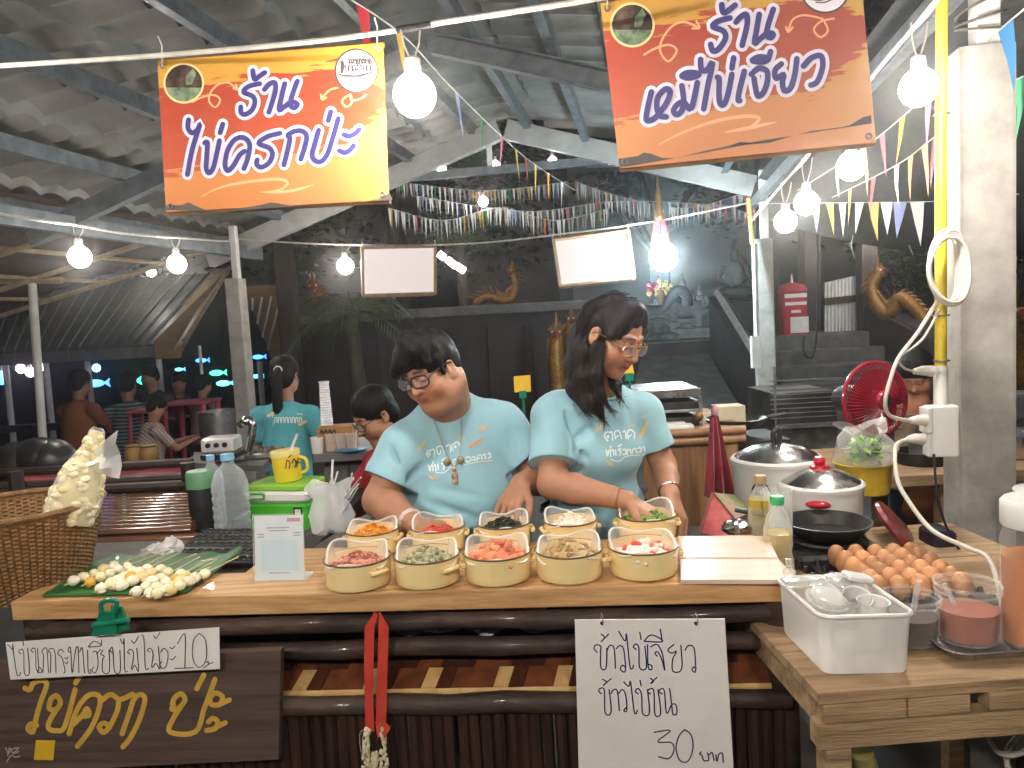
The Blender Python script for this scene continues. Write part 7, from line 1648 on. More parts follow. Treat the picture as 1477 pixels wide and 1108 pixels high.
# pots, bowls at the right rear
def pan(c, r, h, lab, m='alu', nm='cooking_pot', cat='pot'):
    t = thing(nm, lab, cat, tuple(c)); vase(c, [(r * .9, 0), (r * .97, .006), (r, h * .95), (r * 1.05, h), (r * .97, h), (r * .94, .01), (.001, .008)], 32).build('bowl', M[m], t, smooth=True)
    q = MB()
    for s_ in (-1, 1): q.tube(cr([c + Vector((s_ * r, -.03, h * .8)), c + Vector((s_ * (r + .03), -.025, h * .82)), c + Vector((s_ * (r + .03), .025, h * .82)), c + Vector((s_ * r, .03, h * .8))], 4), .005, 6)
    q.build('handle', M[m], t, smooth=True); return t
def kz(u, y): p = sp(u, 600, y); return Vector((p.x, y, KZ))
pan(kz(1340, 3.1), .13, .15, 'aluminium pot half hidden behind the concrete post on its left'); pan(kz(1330, 2.95), .10, .05, 'dark pan on the kitchen table below the aluminium pot', 'char'); pan(kz(1478, 3.0), .14, .09, 'wide steel bowl at the right edge beyond the concrete post', 'chrome', 'steel_bowl', 'bowl')
q = MB(); rn = random.Random(28); c = kz(1478, 3.0); q.rbox(c + Vector((0, 0, .20)), (.22, .16, .10), .02); tag(q.build('steel_box', M['alu'], smooth=True), 'steel box above the wide bowl at the right edge', 'box')
c = PZ(1490, 770, KZ - .02) + Vector((.10, 0, 0)); t = thing('lidded_tub', 'white tub with a pale lid at the right edge under the steel bowl', 'tub', tuple(c)); vase(c, [(.11, 0), (.125, .10), (.12, .10)]).build('wall', M['milky'], t, smooth=True); vase(c, [(.132, .098), (.132, .112), (.10, .118), (.001, .119)]).build('lid', M['white_plastic'], t, smooth=True)
# barbecue stand: bamboo front with trays, wok, red apron, behind the woman
bs = thing('bamboo_stand', 'bamboo fronted cooking stand behind the woman, left of the rice cooker', 'stand', tuple(P(990, 800, 3.0))); A = P(928, 640, 3.0); B = P(1062, 632, 3.0); A.z = B.z = (A.z + B.z) / 2
M['bamboo_rod'] = mat('bamboo_rod', (.20, .10, .045), (.36, .20, .10), 12, .5, stretch=(1, 1, .15), bump=.2, bscale=40)
q = MB(); n = 30
for i in range(n): p = A.lerp(B, (i + .5) / n); q.tube([(p.x, p.y, .05), (p.x, p.y, p.z - .02)], .0125 * rn.uniform(.85, 1.1), 7)
q.build('rod_front', M['bamboo_rod'], bs, smooth=True)
for dz in (.0, .035): q = MB(); q.tube([A + Vector((-.05, -.015, dz)), B + Vector((.03, -.015, dz))], .016, 10); q.build('top_rail', M['bamboo_rod'], bs, smooth=True)
q = MB(); q.box(((A.x + B.x) / 2, 3.3, A.z + .03), (B.x - A.x + .1, .6, .03)); q.build('top', M['rough_wood'], bs)
gr = thing('steel_grill', 'stainless counter grill with two tiers of trays behind the woman', 'grill', (A.x + .1, 3.2, A.z + .045)); z0 = A.z + .045; xm = (P(905, 600, 3.1).x + P(1010, 600, 3.1).x) / 2; wd = P(1010, 600, 3.1).x - P(905, 600, 3.1).x
for dz, hh, m_ in ((.02, .035, 'char'), (.065, .012, 'alu'), (.085, .03, 'char'), (.135, .035, 'chrome')):
    q = MB(); q.box((xm, 3.22, z0 + dz), (wd, .34, hh)); q.build('tier', M[m_], gr, bevel=.003)
for sx in (-1, 1): q = MB(); q.box((xm + sx * (wd / 2 - .01), 3.03, z0 + .06), (.014, .014, .12)); q.build('leg', M['chrome'], gr)
q = MB(); c = Vector((P(968, 610, 3.02).x, 3.03, z0 + .004)); q.rbox(c, (.19, .1, .022), .03); q.rbox(c + Vector((0, 0, .014)), (.13, .06, .008), .03); tag(q.build('oval_plate', M['white_plastic'], smooth=True), 'oval plate at the front of the steel grill', 'plate')
q = MB(); q.ball((P(1010, 597, 3.0).x, 3.0, z0 + .045), (.018, .018, .02), 12, 8); tag(q.build('brass_knob', M['gold'], smooth=True), 'brass knob hanging by the steel grill corner', 'knob')
ra = thing('red_apron', 'red cloth hanging from the bamboo stand corner left of the rice cooker', 'cloth', tuple(P(1035, 720, 2.8))); q = MB(); rows = []
for i in range(15):
    t = i / 14; L_, R_ = P(1024 - 6 * t, 602 + 116 * t, 2.8), P(1036 + 22 * t, 600 + 116 * t, 2.8); rows.append([L_.lerp(R_, j / 12) + Vector((0, .022 * math.sin(j * 1.35 + t * 1.5) * (.25 + t), 0)) for j in range(13)])
q.grid(rows); q.build('fabric', M['red_cloth'], ra, smooth=True); q = MB(); q.ball(P(1032, 592, 2.8), (.012, .012, .022), 10, 8); q.build('peg', mat('pink_peg', '#c28a98', rough=.4), ra, smooth=True)
ws = thing('wok', 'dark wok with a pale box above it, right of the red cloth', 'wok', tuple(P(1065, 625, 3.1))); c = P(1062, 622, 3.15); vase(c, [(.03, 0), (.09, .02), (.125, .055), (.12, .057), (.08, .025), (.001, .006)], 30).build('bowl', M['black'], ws, smooth=True); q = MB(); q.tube([c + Vector((.12, 0, .05)), c + Vector((.2, -.02, .065))], .009, 8); q.build('handle', M['black'], ws, smooth=True)
q = MB(); q.box(P(1050, 597, 3.25), (.12, .1, .075)); tag(q.build('pale_carton', mat('pale_carton', '#b3ad94', '#c2bca4', 9, .7), bevel=.003), 'pale carton standing behind the wok', 'carton')
wst = thing('wok_stove', 'dark steel stove ring holding the wok beside the rear post', 'stove', tuple(P(1065, 640, 3.15))); q = MB(); q.box((c.x + .02, c.y, c.z - .03), (.3, .3, .02)); q.build('plate', M['char'], wst)
for sx in (-1, 1): q = MB(); q.box((c.x + .02 + sx * .13, c.y - .1, (c.z - .045) / 2), (.03, .03, c.z - .045)); q.build('leg', M['char'], wst)
# wire rack and grimy oven behind the cookers
ov = thing('grimy_oven', 'grimy dark glass oven with a wire rack between the rear post and the fan', 'oven', (P(1165, 640, 3.5).x, 3.6, 0)); a = P(1122, 545, 3.5); b = P(1222, 665, 3.5); q = MB(); q.box(((a.x + b.x) / 2, 3.75, (a.z + .3) / 2 - .08), (b.x - a.x, .4, a.z - .3)); q.build('body', mat('oven_grime', (.03, .03, .03), (.16, .155, .14), 7, .35, lo=.45, hi=.75), ov, bevel=.006)
q = MB()
for k in range(9): q.tube([(a.x - .02, 3.535, a.z - .02 - .022 * k), (b.x + .02, 3.535, a.z - .02 - .022 * k)], .003, 5)
q.tube([(a.x, 3.53, a.z + .05), (a.x, 3.53, a.z - .3)], .006, 6); q.build('wire_rack', M['steel'], ov)
q = MB(); zz = P(1165, 617, 3.5).z; q.box(((a.x + b.x) / 2, 3.535, zz), (b.x - a.x, .03, .018)); q.build('rail', M['steel'], ov)
q = MB(); q.tube(cr([P(1176, 300, 7.8), P(1180, 370, 7.8), P(1178, 470, 7.8), P(1174, 510, 7.8), P(1166, 516, 7.8), P(1159, 505, 7.8), P(1160, 485, 7.8)], 5), .012, 6); tag(q.build('hanging_flex', M['dkwire'], smooth=True), 'grey flex hanging in a hook shape in front of the temple steps', 'cable')
for (u0, v0), pts, lab in (((1228, 330), [(1226, 318), (1230, 340), (1228, 355), (1233, 372)], 'thin wavy pale wire above the lattice panel'), ((1312, 330), [(1310, 300), (1314, 330), (1311, 350), (1317, 368)], 'thin wavy pale wire in front of the shrub')): q = MB(); q.tube(cr([P(*p, 7.4) for p in pts], 5), .006, 5); tag(q.build('dangling_wire', M['cable'], smooth=True), lab, 'wire')
# ==== people
M['skin'] = attr_mat('skin', .5, sss=.1, bump=.2, bscale=420, vary=.16, spec=.42)
M['hair'] = mat('black_hair', (.004, .004, .004), (.012, .010, .010), 26, .52, stretch=(3.5, 3.5, .35), bump=.5, bscale=90, spec=.22)
M['hair_brown'] = mat('dark_brown_hair', (.007, .005, .005), (.022, .014, .013), 26, .44, stretch=(4, 4, .3), bump=.5, bscale=90, spec=.26)
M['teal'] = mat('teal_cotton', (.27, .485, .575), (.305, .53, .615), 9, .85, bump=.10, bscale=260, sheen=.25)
M['teal_rib'] = mat('teal_ribbing', (.22, .42, .50), (.26, .47, .55), 30, .85, bump=.3, bscale=300); M['trouser'] = mat('dark_trousers', (.02, .02, .03), (.03, .03, .045), 8, .8); M['shoe'] = mat('dark_shoe', '#1a1a1c', rough=.6)
M['shirt_white'] = mat('shirt_white_print', '#e4eef0', rough=.7); M['shirt_gold'] = mat('shirt_gold_print', '#d9b46a', '#e6cf95', 30, .7)
M['lens'] = clear('spectacle_lens', (.98, .99, 1), .0, .05); M['gold_metal'] = mat('gold_wire', (.75, .5, .25), rough=.3, metal=1); M['beads'] = mat('bead_chain', (.45, .42, .36), (.25, .3, .3), 60, .35, metal=.4)
SK = np.array(lin('#a8795f')); LIP = np.array(lin('#96493f')); DARK = np.array((.015, .010, .009))
def hrot(yaw, pitch, roll): return Matrix.Rotation(R(yaw), 3, 'Z') @ Matrix.Rotation(R(pitch), 3, 'X') @ Matrix.Rotation(R(roll), 3, 'Y')
class Head:
    def __init__(s, c, rot, k=1.0, fat=1.0): s.c = Vector(c); s.r = rot; s.k = k; s.fat = fat
    def w(s, x, y, z): return s.c + s.r @ Vector((x, y, z)) * s.k
    def sdf(s, S):
        k = s.k; f = s.fat; E = lambda c, r, kk=.01, sub=False: S.ell(s.w(*c), np.array(r) * k, kk * k, s.r, sub)
        E((0, .012, .045), (.076, .094, .080)); E((0, -.03, -.035), (.064 * f, .060, .078), .02); E((0, -.062, -.098), (.026 * f, .022, .020), .022)
        for q in (-1, 1):
            E((q * .040 * f, -.052, -.035), (.030 * f, .030, .032), .02); E((q * .052 * f, -.01, -.07), (.022 * f, .04, .03), .02)
            E((q * .032, -.098, .008), (.019, .013, .011), .012, True); E((q * .031, -.078, .008), (.014, .013, .012), .003)
            S.cap(s.w(q * .012, -.086, .030), s.w(q * .045, -.074, .030), .009 * k, .008 * k, .010 * k)
            E((q * .080, .012, -.002), (.008, .019, .031), .006); E((q * .086, .008, .004), (.007, .010, .016), .003, True); E((q * .081, .004, -.026), (.007, .009, .010), .005)
            E((q * .0135, -.094, -.030), (.0085, .010, .008), .006)
        S.cap(s.w(0, -.086, .016), s.w(0, -.106, -.026), .008 * k, .0125 * k, .008 * k)
        S.cap(s.w(-.026, -.079, -.060), s.w(.026, -.079, -.060), .0055 * k, k=.006 * k); S.cap(s.w(-.019, -.082, -.069), s.w(.019, -.082, -.069), .0062 * k, k=.006 * k)
        S.cap(s.w(0, -.091, -.0575), s.w(0, -.089, -.0576), .0075 * k, k=.005 * k); S.cap(s.w(-.024, -.091, -.0638), s.w(.024, -.091, -.0638), .0022 * k, k=.003 * k, sub=True)
    def paint(s, v, base):
        q = (v - np.array(s.c)) @ np.array(s.r) / s.k; col = np.tile(base, (len(v), 1))
        def blob(c, r, target, amt):
            nonlocal col
            d = np.sqrt((((q - np.array(c)) / np.array(r)) ** 2).sum(1)); m = np.clip((1.15 - d) / .3, 0, 1)[:, None] * amt
            col = col * (1 - m) + np.array(target) * m
        for g in (-1, 1):
            blob((g * .042, -.07, -.03), (.028, .04, .022), base * np.array((1.12, .86, .82)), .5)
            blob((g * .031, -.086, .034), (.023, .02, .0048), DARK, .85); blob((g * .031, -.090, .0015), (.0155, .02, .0026), DARK, .9)
        blob((0, -.09, -.058), (.031, .02, .0056), LIP, .6); blob((0, -.09, -.070), (.027, .02, .0066), LIP, .6); blob((0, -.09, -.0638), (.029, .02, .0018), LIP * .35, .8)
        blob((0, -.105, -.03), (.016, .02, .012), base * np.array((1.1, .85, .8)), .5)
        return col
def hand(S, wr, d, n, curl, side, k=1.0, spread=1.0):
    d = Vector(d).normalized(); n = Vector(n); n = (n - d * n.dot(d)).normalized(); t = d.cross(n) * side
    wr = Vector(wr)
    for i in range(4):
        o = (1.5 - i) * .0195 * k; kn = wr + d * (.085 - .006 * abs(i - 1)) * k + t * o
        S.cap(wr + t * o * .55 + d * .01, kn, .0150 * k, .0112 * k, .010)
        L = (.040, .045, .042, .033)[i] * k; p = kn; ang = 0
        for j, (l, ra, rb) in enumerate(((L, .0098, .0086), (L * .62, .0086, .0078), (L * .5, .0078, .0064))):
            ang += R(curl[min(j, len(curl) - 1)] * (1 + .08 * i)); dd = d * math.cos(ang) - n * math.sin(ang) + t * (1.5 - i) * .10 * spread
            q = p + dd.normalized() * l; S.cap(p, q, ra * k, rb * k, .0025); p = q
    p = wr + d * .022 * k + t * .024 * k
    for l, dd, ra, rb in ((.040, d * .75 + t * .65 - n * .25, .014, .0115), (.030, d * .9 + t * .3 - n * .35, .0115, .0095), (.024, d * .95 + t * .05 - n * .4, .0095, .0075)):
        q = p + dd.normalized() * l * k; S.cap(p, q, ra * k, rb * k, .004); p = q
def folds(pts, amp=.004, n=7, L=.13):
    def fn(g):
        out = 0
        for (c, ax, ay, ph) in pts:
            e = g - np.array(c); x = e @ np.array(ax); y = e @ np.array(ay); r_ = np.sqrt((e * e).sum(-1))
            out = out + amp * np.sin(n * np.arctan2(y, x) + ph + 9 * r_) * np.exp(-r_ / L) * np.clip(r_ / .03, 0, 1)
        x, y, z = g[..., 0], g[..., 1], g[..., 2]
        return out + .0030 * np.sin(38 * (z + .5 * x) + 3 * np.sin(11 * x + 5 * z)) * np.sin(9 * x + 4 * z + 1) + .0018 * np.sin(70 * (x - .3 * z) + 4 * np.sin(17 * z)) * np.sin(13 * z + 6 * x)
    return fn
def trim(loop, r, name, m, par, flat=1.0):
    if len(loop) < 8: return
    n = len(loop)
    for _ in range(3): loop = [(loop[i - 1] + loop[i] * 2 + loop[(i + 1) % n]) / 4 for i in range(n)]
    q = MB(); q.tube(loop + [loop[0]], r, 8, caps=False, flat=flat); q.build(name, m, par, smooth=True)
def spectacles(h, par, m, r, size=(.027, .019), z=.004, y=-.104):
    q = MB()
    for g in (-1, 1):
        pts = []
        for i in range(29):
            a = 2 * math.pi * i / 28; e = 2 / 3.0; ca, sa = math.cos(a), math.sin(a)
            pts.append(h.w(g * .034 + size[0] * math.copysign(abs(ca) ** e, ca), y + .012 * (abs(g * .034 + size[0] * ca) / .06) ** 2, z + size[1] * math.copysign(abs(sa) ** e, sa)))
        q.tube(pts, r, 6, caps=False)
        q.tube([h.w(g * .061, y + .012, z + .008), h.w(g * .074, y + .03, z + .010), h.w(g * .082, .0, z + .014), h.w(g * .083, .022, z + .006)], r, 6)
    q.tube(cr([h.w(-.008, y, z + .004), h.w(0, y - .003, z + .007), h.w(.008, y, z + .004)], 4), r, 6); q.build('glasses_frame', m, par, smooth=True)
    for g in (-1, 1):
        q = MB(); c = h.w(g * .034, y + .0035, z); q._add([c + h.r @ Vector((size[0] * .93 * math.cos(a), .003 * math.cos(a) ** 2, size[1] * .93 * math.sin(a))) for a in np.linspace(0, 6.283, 25)[:-1]], [tuple(range(24))]); q.build('lens', M['lens'], par)
def strands(q, paths, n, rn, r=.0022, jit=.012, tail=.03):
    for _ in range(n):
        pth = rn.choice(paths); o = Vector((rn.gauss(0, 1), rn.gauss(0, 1), 0)).normalized(); f = rn.random() ** .5
        pts = [Vector(p) + o * rr * f * 1.02 + Vector((rn.gauss(0, jit * .15), rn.gauss(0, jit * .15), 0)) for p, rr in pth]
        e = pts[-1] - pts[-2]; pts.append(pts[-1] + e.normalized() * tail * rn.random() + Vector((rn.gauss(0, .008), rn.gauss(0, .006), rn.uniform(-.004, .01))))
        pl = cr(pts, 4); q.tube(pl, [r * (1 - .8 * i / len(pl)) for i in range(len(pl))], 4)
def onto(obj):   # lay print on the cloth: find where the line of sight meets the shirt
    me = obj.data; o_ = obj.parent.location if obj.parent else Vector()
    bv = BVHTree.FromPolygons([v.co + o_ for v in me.vertices], [tuple(p.vertices) for p in me.polygons])
    def f(u, v, off=0):
        r = ray(u, v); h, n, i, d = bv.ray_cast(CAM, r.normalized())
        if h is None: return P(u, v, 2.2)
        return h - r.normalized() * (off + .0012)
    return f
def legs(par, hip, w_, rn, m='trouser', shoe=True):
    for g in (-1, 1):
        h = Vector((hip.x + g * w_, hip.y + .03, hip.z)); kn = Vector((h.x + g * .01, h.y, hip.z * .52)); an = Vector((h.x + g * .015, h.y + .03, .07))
        q = MB(); q.tube(cr([h + Vector((0, 0, .05)), h, kn, an], 5), [.10, .105, .10, .095, .09, .085, .08, .075, .072, .07, .066, .062, .06, .057, .055, .054], 14); q.build('trouser_leg', M[m], par, smooth=True)
        q = MB(); q.ball((an.x, an.y - .05, .045), (.045, .12, .045), 14, 8); q.build('shoe', M['shoe'], par, smooth=True)

# ---- seller with short hair and dark glasses
def sellerA():
    h = Head(P(622, 537, 2.19), hrot(-34, 20, -10), .86, 1.10); vx = .0034
    t = thing('person', 'seller in a teal shirt with short black hair and dark glasses, looking down', 'person', (P(660, 700, 2.36).x, 2.4, 0))
    nk = P(645, 580, 2.32); sl, sr_ = P(582, 650, 2.28), P(722, 616, 2.34); ch, be = P(655, 672, 2.36), P(668, 760, 2.36); hip = P(672, 840, 2.42)
    el, wl = P(548, 722, 2.24), P(598, 757, 2.10); er, wr_ = P(786, 690, 2.32), P(752, 697, 2.17)
    lo = (-.55, 1.85, .72); hi = (.22, 2.72, 1.66); S = SDF(lo, hi, vx); h.sdf(S)
    S.cap(h.w(0, .03, -.05), nk + Vector((0, .03, -.05)), .070, .078, .02); S.ell(h.w(0, -.02, -.105), (.05, .05, .03), .03, h.r)
    S.path([nk + Vector((0, .05, -.13)), be], [.075, .11], .04); S.cap(nk + Vector((0, .04, -.09)), sl, .05, .055, .03); S.cap(nk + Vector((0, .04, -.09)), sr_, .05, .055, .03)
    S.path([sl, el, el.lerp(wl, .35), wl], [.056, .050, .050, .031], .012); S.path([sr_, er, er.lerp(wr_, .35), wr_], [.052, .046, .046, .030], .012)
    hand(S, wl, P(650, 768, 2.04) - wl, Vector((.1, -.3, 1)), (35, 30, 20), 1, 1.0); hand(S, wr_, P(726, 742, 2.10) - wr_, Vector((-.5, -.8, .25)), (22, 30, 25), -1, 1.0, 1.5)
    v, f = S.mesh(2); np_build('body', v, f, M['skin'], t, h.paint(v, SK))
    S = SDF(lo, hi, .0042)
    S.ell(ch, (.178, .128, .15), .03); S.ell(be, (.180, .142, .17), .05); S.ell(P(664, 715, 2.34), (.172, .140, .13), .05); S.ell(hip, (.18, .14, .12), .05)
    for p in (sl, sr_): S.cap(nk + Vector((0, .03, -.030)), p, .062, .074, .04)
    S.cap(sl, sl.lerp(el, .85), .074, .078, .03); S.cap(sr_, sr_.lerp(er, .8), .072, .072, .03); S.cap(nk + Vector((0, .03, -.07)), ch, .10, .13, .04)
    ap1, ap2 = P(586, 690, 2.22), P(742, 668, 2.26); X, Z_ = (1, 0, 0), (0, 0, 1)
    S.disp(folds([], .0))
    for a_, b_, w_, m_ in ((ap1, P(640, 655, 2.22), .016, .011), (ap1, P(560, 640, 2.2), .014, .009), (ap1, P(625, 700, 2.2), .013, .007), (ap1, P(600, 745, 2.2), .016, .007), (ap2, P(690, 640, 2.22), .016, .010), (ap2, P(735, 610, 2.26), .014, .008), (ap2, P(700, 690, 2.2), .014, .008), (P(600, 720, 2.2), P(700, 752, 2.2), .016, .008), (P(610, 700, 2.2), P(720, 722, 2.2), .014, .007), (P(660, 760, 2.2), P(740, 730, 2.2), .015, .007)): S.crease(a_, b_, w_ * .72, m_ * 2.3)
    S.crease(P(590, 672, 2.2), P(650, 690, 2.2), .022, -.008); S.crease(P(620, 735, 2.2), P(700, 770, 2.2), .02, -.007); S.crease(P(735, 690, 2.2), P(700, 720, 2.2), .018, -.007)
    cl_ = S.rim_ell(nk + Vector((-.012, -.035, .04)), (.080, .088, .066)); h1 = S.rim_cyl(sl.lerp(el, .615), el - sl, .098); h2 = S.rim_cyl(sr_.lerp(er, .595), er - sr_, .095)
    S.ell(nk + Vector((-.012, -.035, .04)), (.080, .088, .066), .008, None, True); S.ell(nk + Vector((-.01, .0, .06)), (.08, .08, .06), .008, None, True)
    S.cyl(sl.lerp(el, .62), sl.lerp(el, 2.0), .098); S.cyl(sr_.lerp(er, .6), sr_.lerp(er, 2.0), .095)
    v, f = S.mesh(1); sh = np_build('shirt', v, f, M['teal'], t); trim(cl_, .0048, 'collar', M['teal_rib'], t); trim(h1, .0026, 'sleeve_hem', M['teal_rib'], t); trim(h2, .0026, 'sleeve_hem', M['teal_rib'], t)
    # hair
    S = SDF(np.array(h.c) - .17, np.array(h.c) + .17, .0035); E = lambda c, r, kk=.012, sub=False: S.ell(h.w(*c), np.array(r) * h.k, kk, h.r, sub)
    E((0, .016, .056), (.090, .104, .090)); E((.0, .06, .0), (.074, .058, .07), .02); E((.02, -.03, .10), (.07, .07, .05), .02)
    for x, z in ((-.062, .05), (-.04, .058), (-.015, .066), (.0, .07)): S.cap(h.w(.015 + x * .3, -.045, .125), h.w(x, -.097, z), .03, .013, .016)
    S.cap(h.w(.04, -.05, .11), h.w(.070, -.066, .055), .03, .012, .015); S.cap(h.w(-.05, -.03, .10), h.w(-.078, -.05, .045), .026, .014, .015)
    E((.02, -.118, .012), (.062, .045, .052), .008, True); E((.0, -.105, -.05), (.085, .075, .075), .01, True)
    for g in (-1, 1): E((g * .088, .010, -.012), (.022, .024, .036), .008, True); S.cap(h.w(g * .074, -.028, .05), h.w(g * .077, -.026, -.002), .014, .007, .008)
    S.disp(lambda g: .0016 * np.sin(150 * g[..., 0] + 60 * g[..., 1] + 5 * np.sin(30 * g[..., 2])))
    v, f = S.mesh(1); np_build('hair', v, f, M['hair'], t)
    q = MB(); rn = random.Random(41); ps = []
    for k in range(26):
        a = rn.uniform(-1.3, 1.5); x0 = rn.uniform(-.03, .05); ps.append([(h.w(x0, rn.uniform(-.02, .05), .140), .006), (h.w(.088 * math.sin(a) * .7, -.06 * math.cos(a) - .01, .115), .006), (h.w(.090 * math.sin(a), -.095 * math.cos(a), .072 - .02 * abs(math.sin(a))), .005)])
    strands(q, ps, 170, rn, .0009, .008, .018); q.build('hair_strands', M['hair'], t, smooth=True)
    spectacles(h, t, M['black'], .0026, (.031, .020), .006, -.106)
    g_ = onto(sh); W, G = M['shirt_white'], M['shirt_gold']; za = Z(580, 610, 9.231)
    tx = M_(za, [(352, 455), (325, 420), (340, 378), (370, 372), (385, 365), (415, 350), (432, 385), (425, 450)], [(340, 415), (370, 400), (365, 432)], [(470, 400), (460, 340), (500, 310), (540, 330), (560, 410)], [(475, 405), (500, 422), (520, 370)], [(590, 312), (620, 290), (640, 312), (645, 390)], [(680, 372), (660, 320), (690, 275), (740, 258), (768, 310)], [(690, 330), (718, 322), (702, 300)],
      [(350, 565), (372, 640), (385, 570), (405, 570), (412, 640)], [(408, 520), (412, 545)], [(425, 572), (440, 560), (452, 640)], [(475, 550), (482, 620)], [(560, 530), (530, 540), (560, 570), (550, 622)], [(535, 505), (570, 480), (600, 490)], [(600, 540), (640, 520), (650, 580), (610, 590)], [(690, 562), (680, 500), (720, 490), (740, 540)], [(760, 552), (760, 500), (800, 490), (812, 540)], [(850, 470), (880, 450), (912, 470), (900, 512), (860, 520), (855, 500)], [(940, 460), (960, 450), (975, 500), (935, 490)], [(1000, 502), (1000, 450), (1030, 425), (1060, 440), (1062, 490)], [(1010, 482), (1035, 465)], [(1080, 430), (1100, 415), (1112, 480)], [(1145, 420), (1165, 400), (1180, 450), (1150, 470)])
    write(tx, 1.9, g_, 'chest_lettering', W, t, base=.0009, step=.0002)
    write(M_(za, [(450, 662), (560, 662), (640, 600), (700, 590)], [(820, 562), (950, 532), (1200, 502)]), 1.2, g_, 'chest_underline', W, t, base=.0007, step=.0001)
    write(M_(za, [(215, 370), (250, 320), (320, 240)], [(240, 300), (290, 330)], [(350, 700), (400, 735), (470, 745)], [(420, 705), (455, 720)], [(1090, 520), (1195, 515)], [(760, 185), (820, 230)], [(815, 180), (790, 215)]), 3.2, g_, 'chest_leaves', G, t, base=.0006, step=.0001, taper=.6)
    write(M_(za, [(880, 325), (960, 290), (1090, 195)], [(960, 260), (1080, 200)], [(1010, 105), (1080, 70), (1150, 35)]), 4.6, g_, 'chest_boat', mat('shirt_orange_print', '#d9a878', rough=.7), t, base=.0008, step=.0001, taper=.7)
    q = MB(); L_ = [g_(u, vv, .004) for u, vv in ((622, 592), (626, 605), (633, 625), (640, 645), (648, 662), (654, 672))]; R_ = [g_(u, vv, .004) for u, vv in ((666, 560), (666, 580), (665, 610), (664, 640), (661, 660), (656, 674))]
    for l in (L_, R_): q.tube(cr(l, 5), .0021, 6)
    q.build('bead_chain', M['beads'], t, smooth=True)
    q = MB(); c = g_(656, 690, .008); q.rbox(c, (.018, .008, .034), .003); q.ball(g_(655, 678, .008), .007, 10, 8); q.build('pendant', mat('amulet', '#8a5a48', '#c9b9a0', 80, .35), t, smooth=True)
    q = MB()
    for u, vv in ((645, 667), (664, 664)): q.ball(g_(u, vv, .006), (.012, .006, .012), 12, 8)
    q.build('amulet', mat('brass_amulet', '#6e6a55', '#a09a80', 60, .35, metal=.3), t, smooth=True)
    q = MB(); a = el.lerp(wl, .88); d = (wl - el).normalized(); x, y, _ = basis(d); q.tube([a + (x * math.cos(b) + y * math.sin(b)) * .0335 for b in np.linspace(0, 6.283, 25)], .0045, 6, caps=False, flat=1.8); q.build('wristband', mat('pale_wristband', '#d8c8c4', '#b09a98', 200, .5), t, smooth=True)
    legs(t, Vector((hip.x, 2.42, .86)), .09, rn)
sellerA()
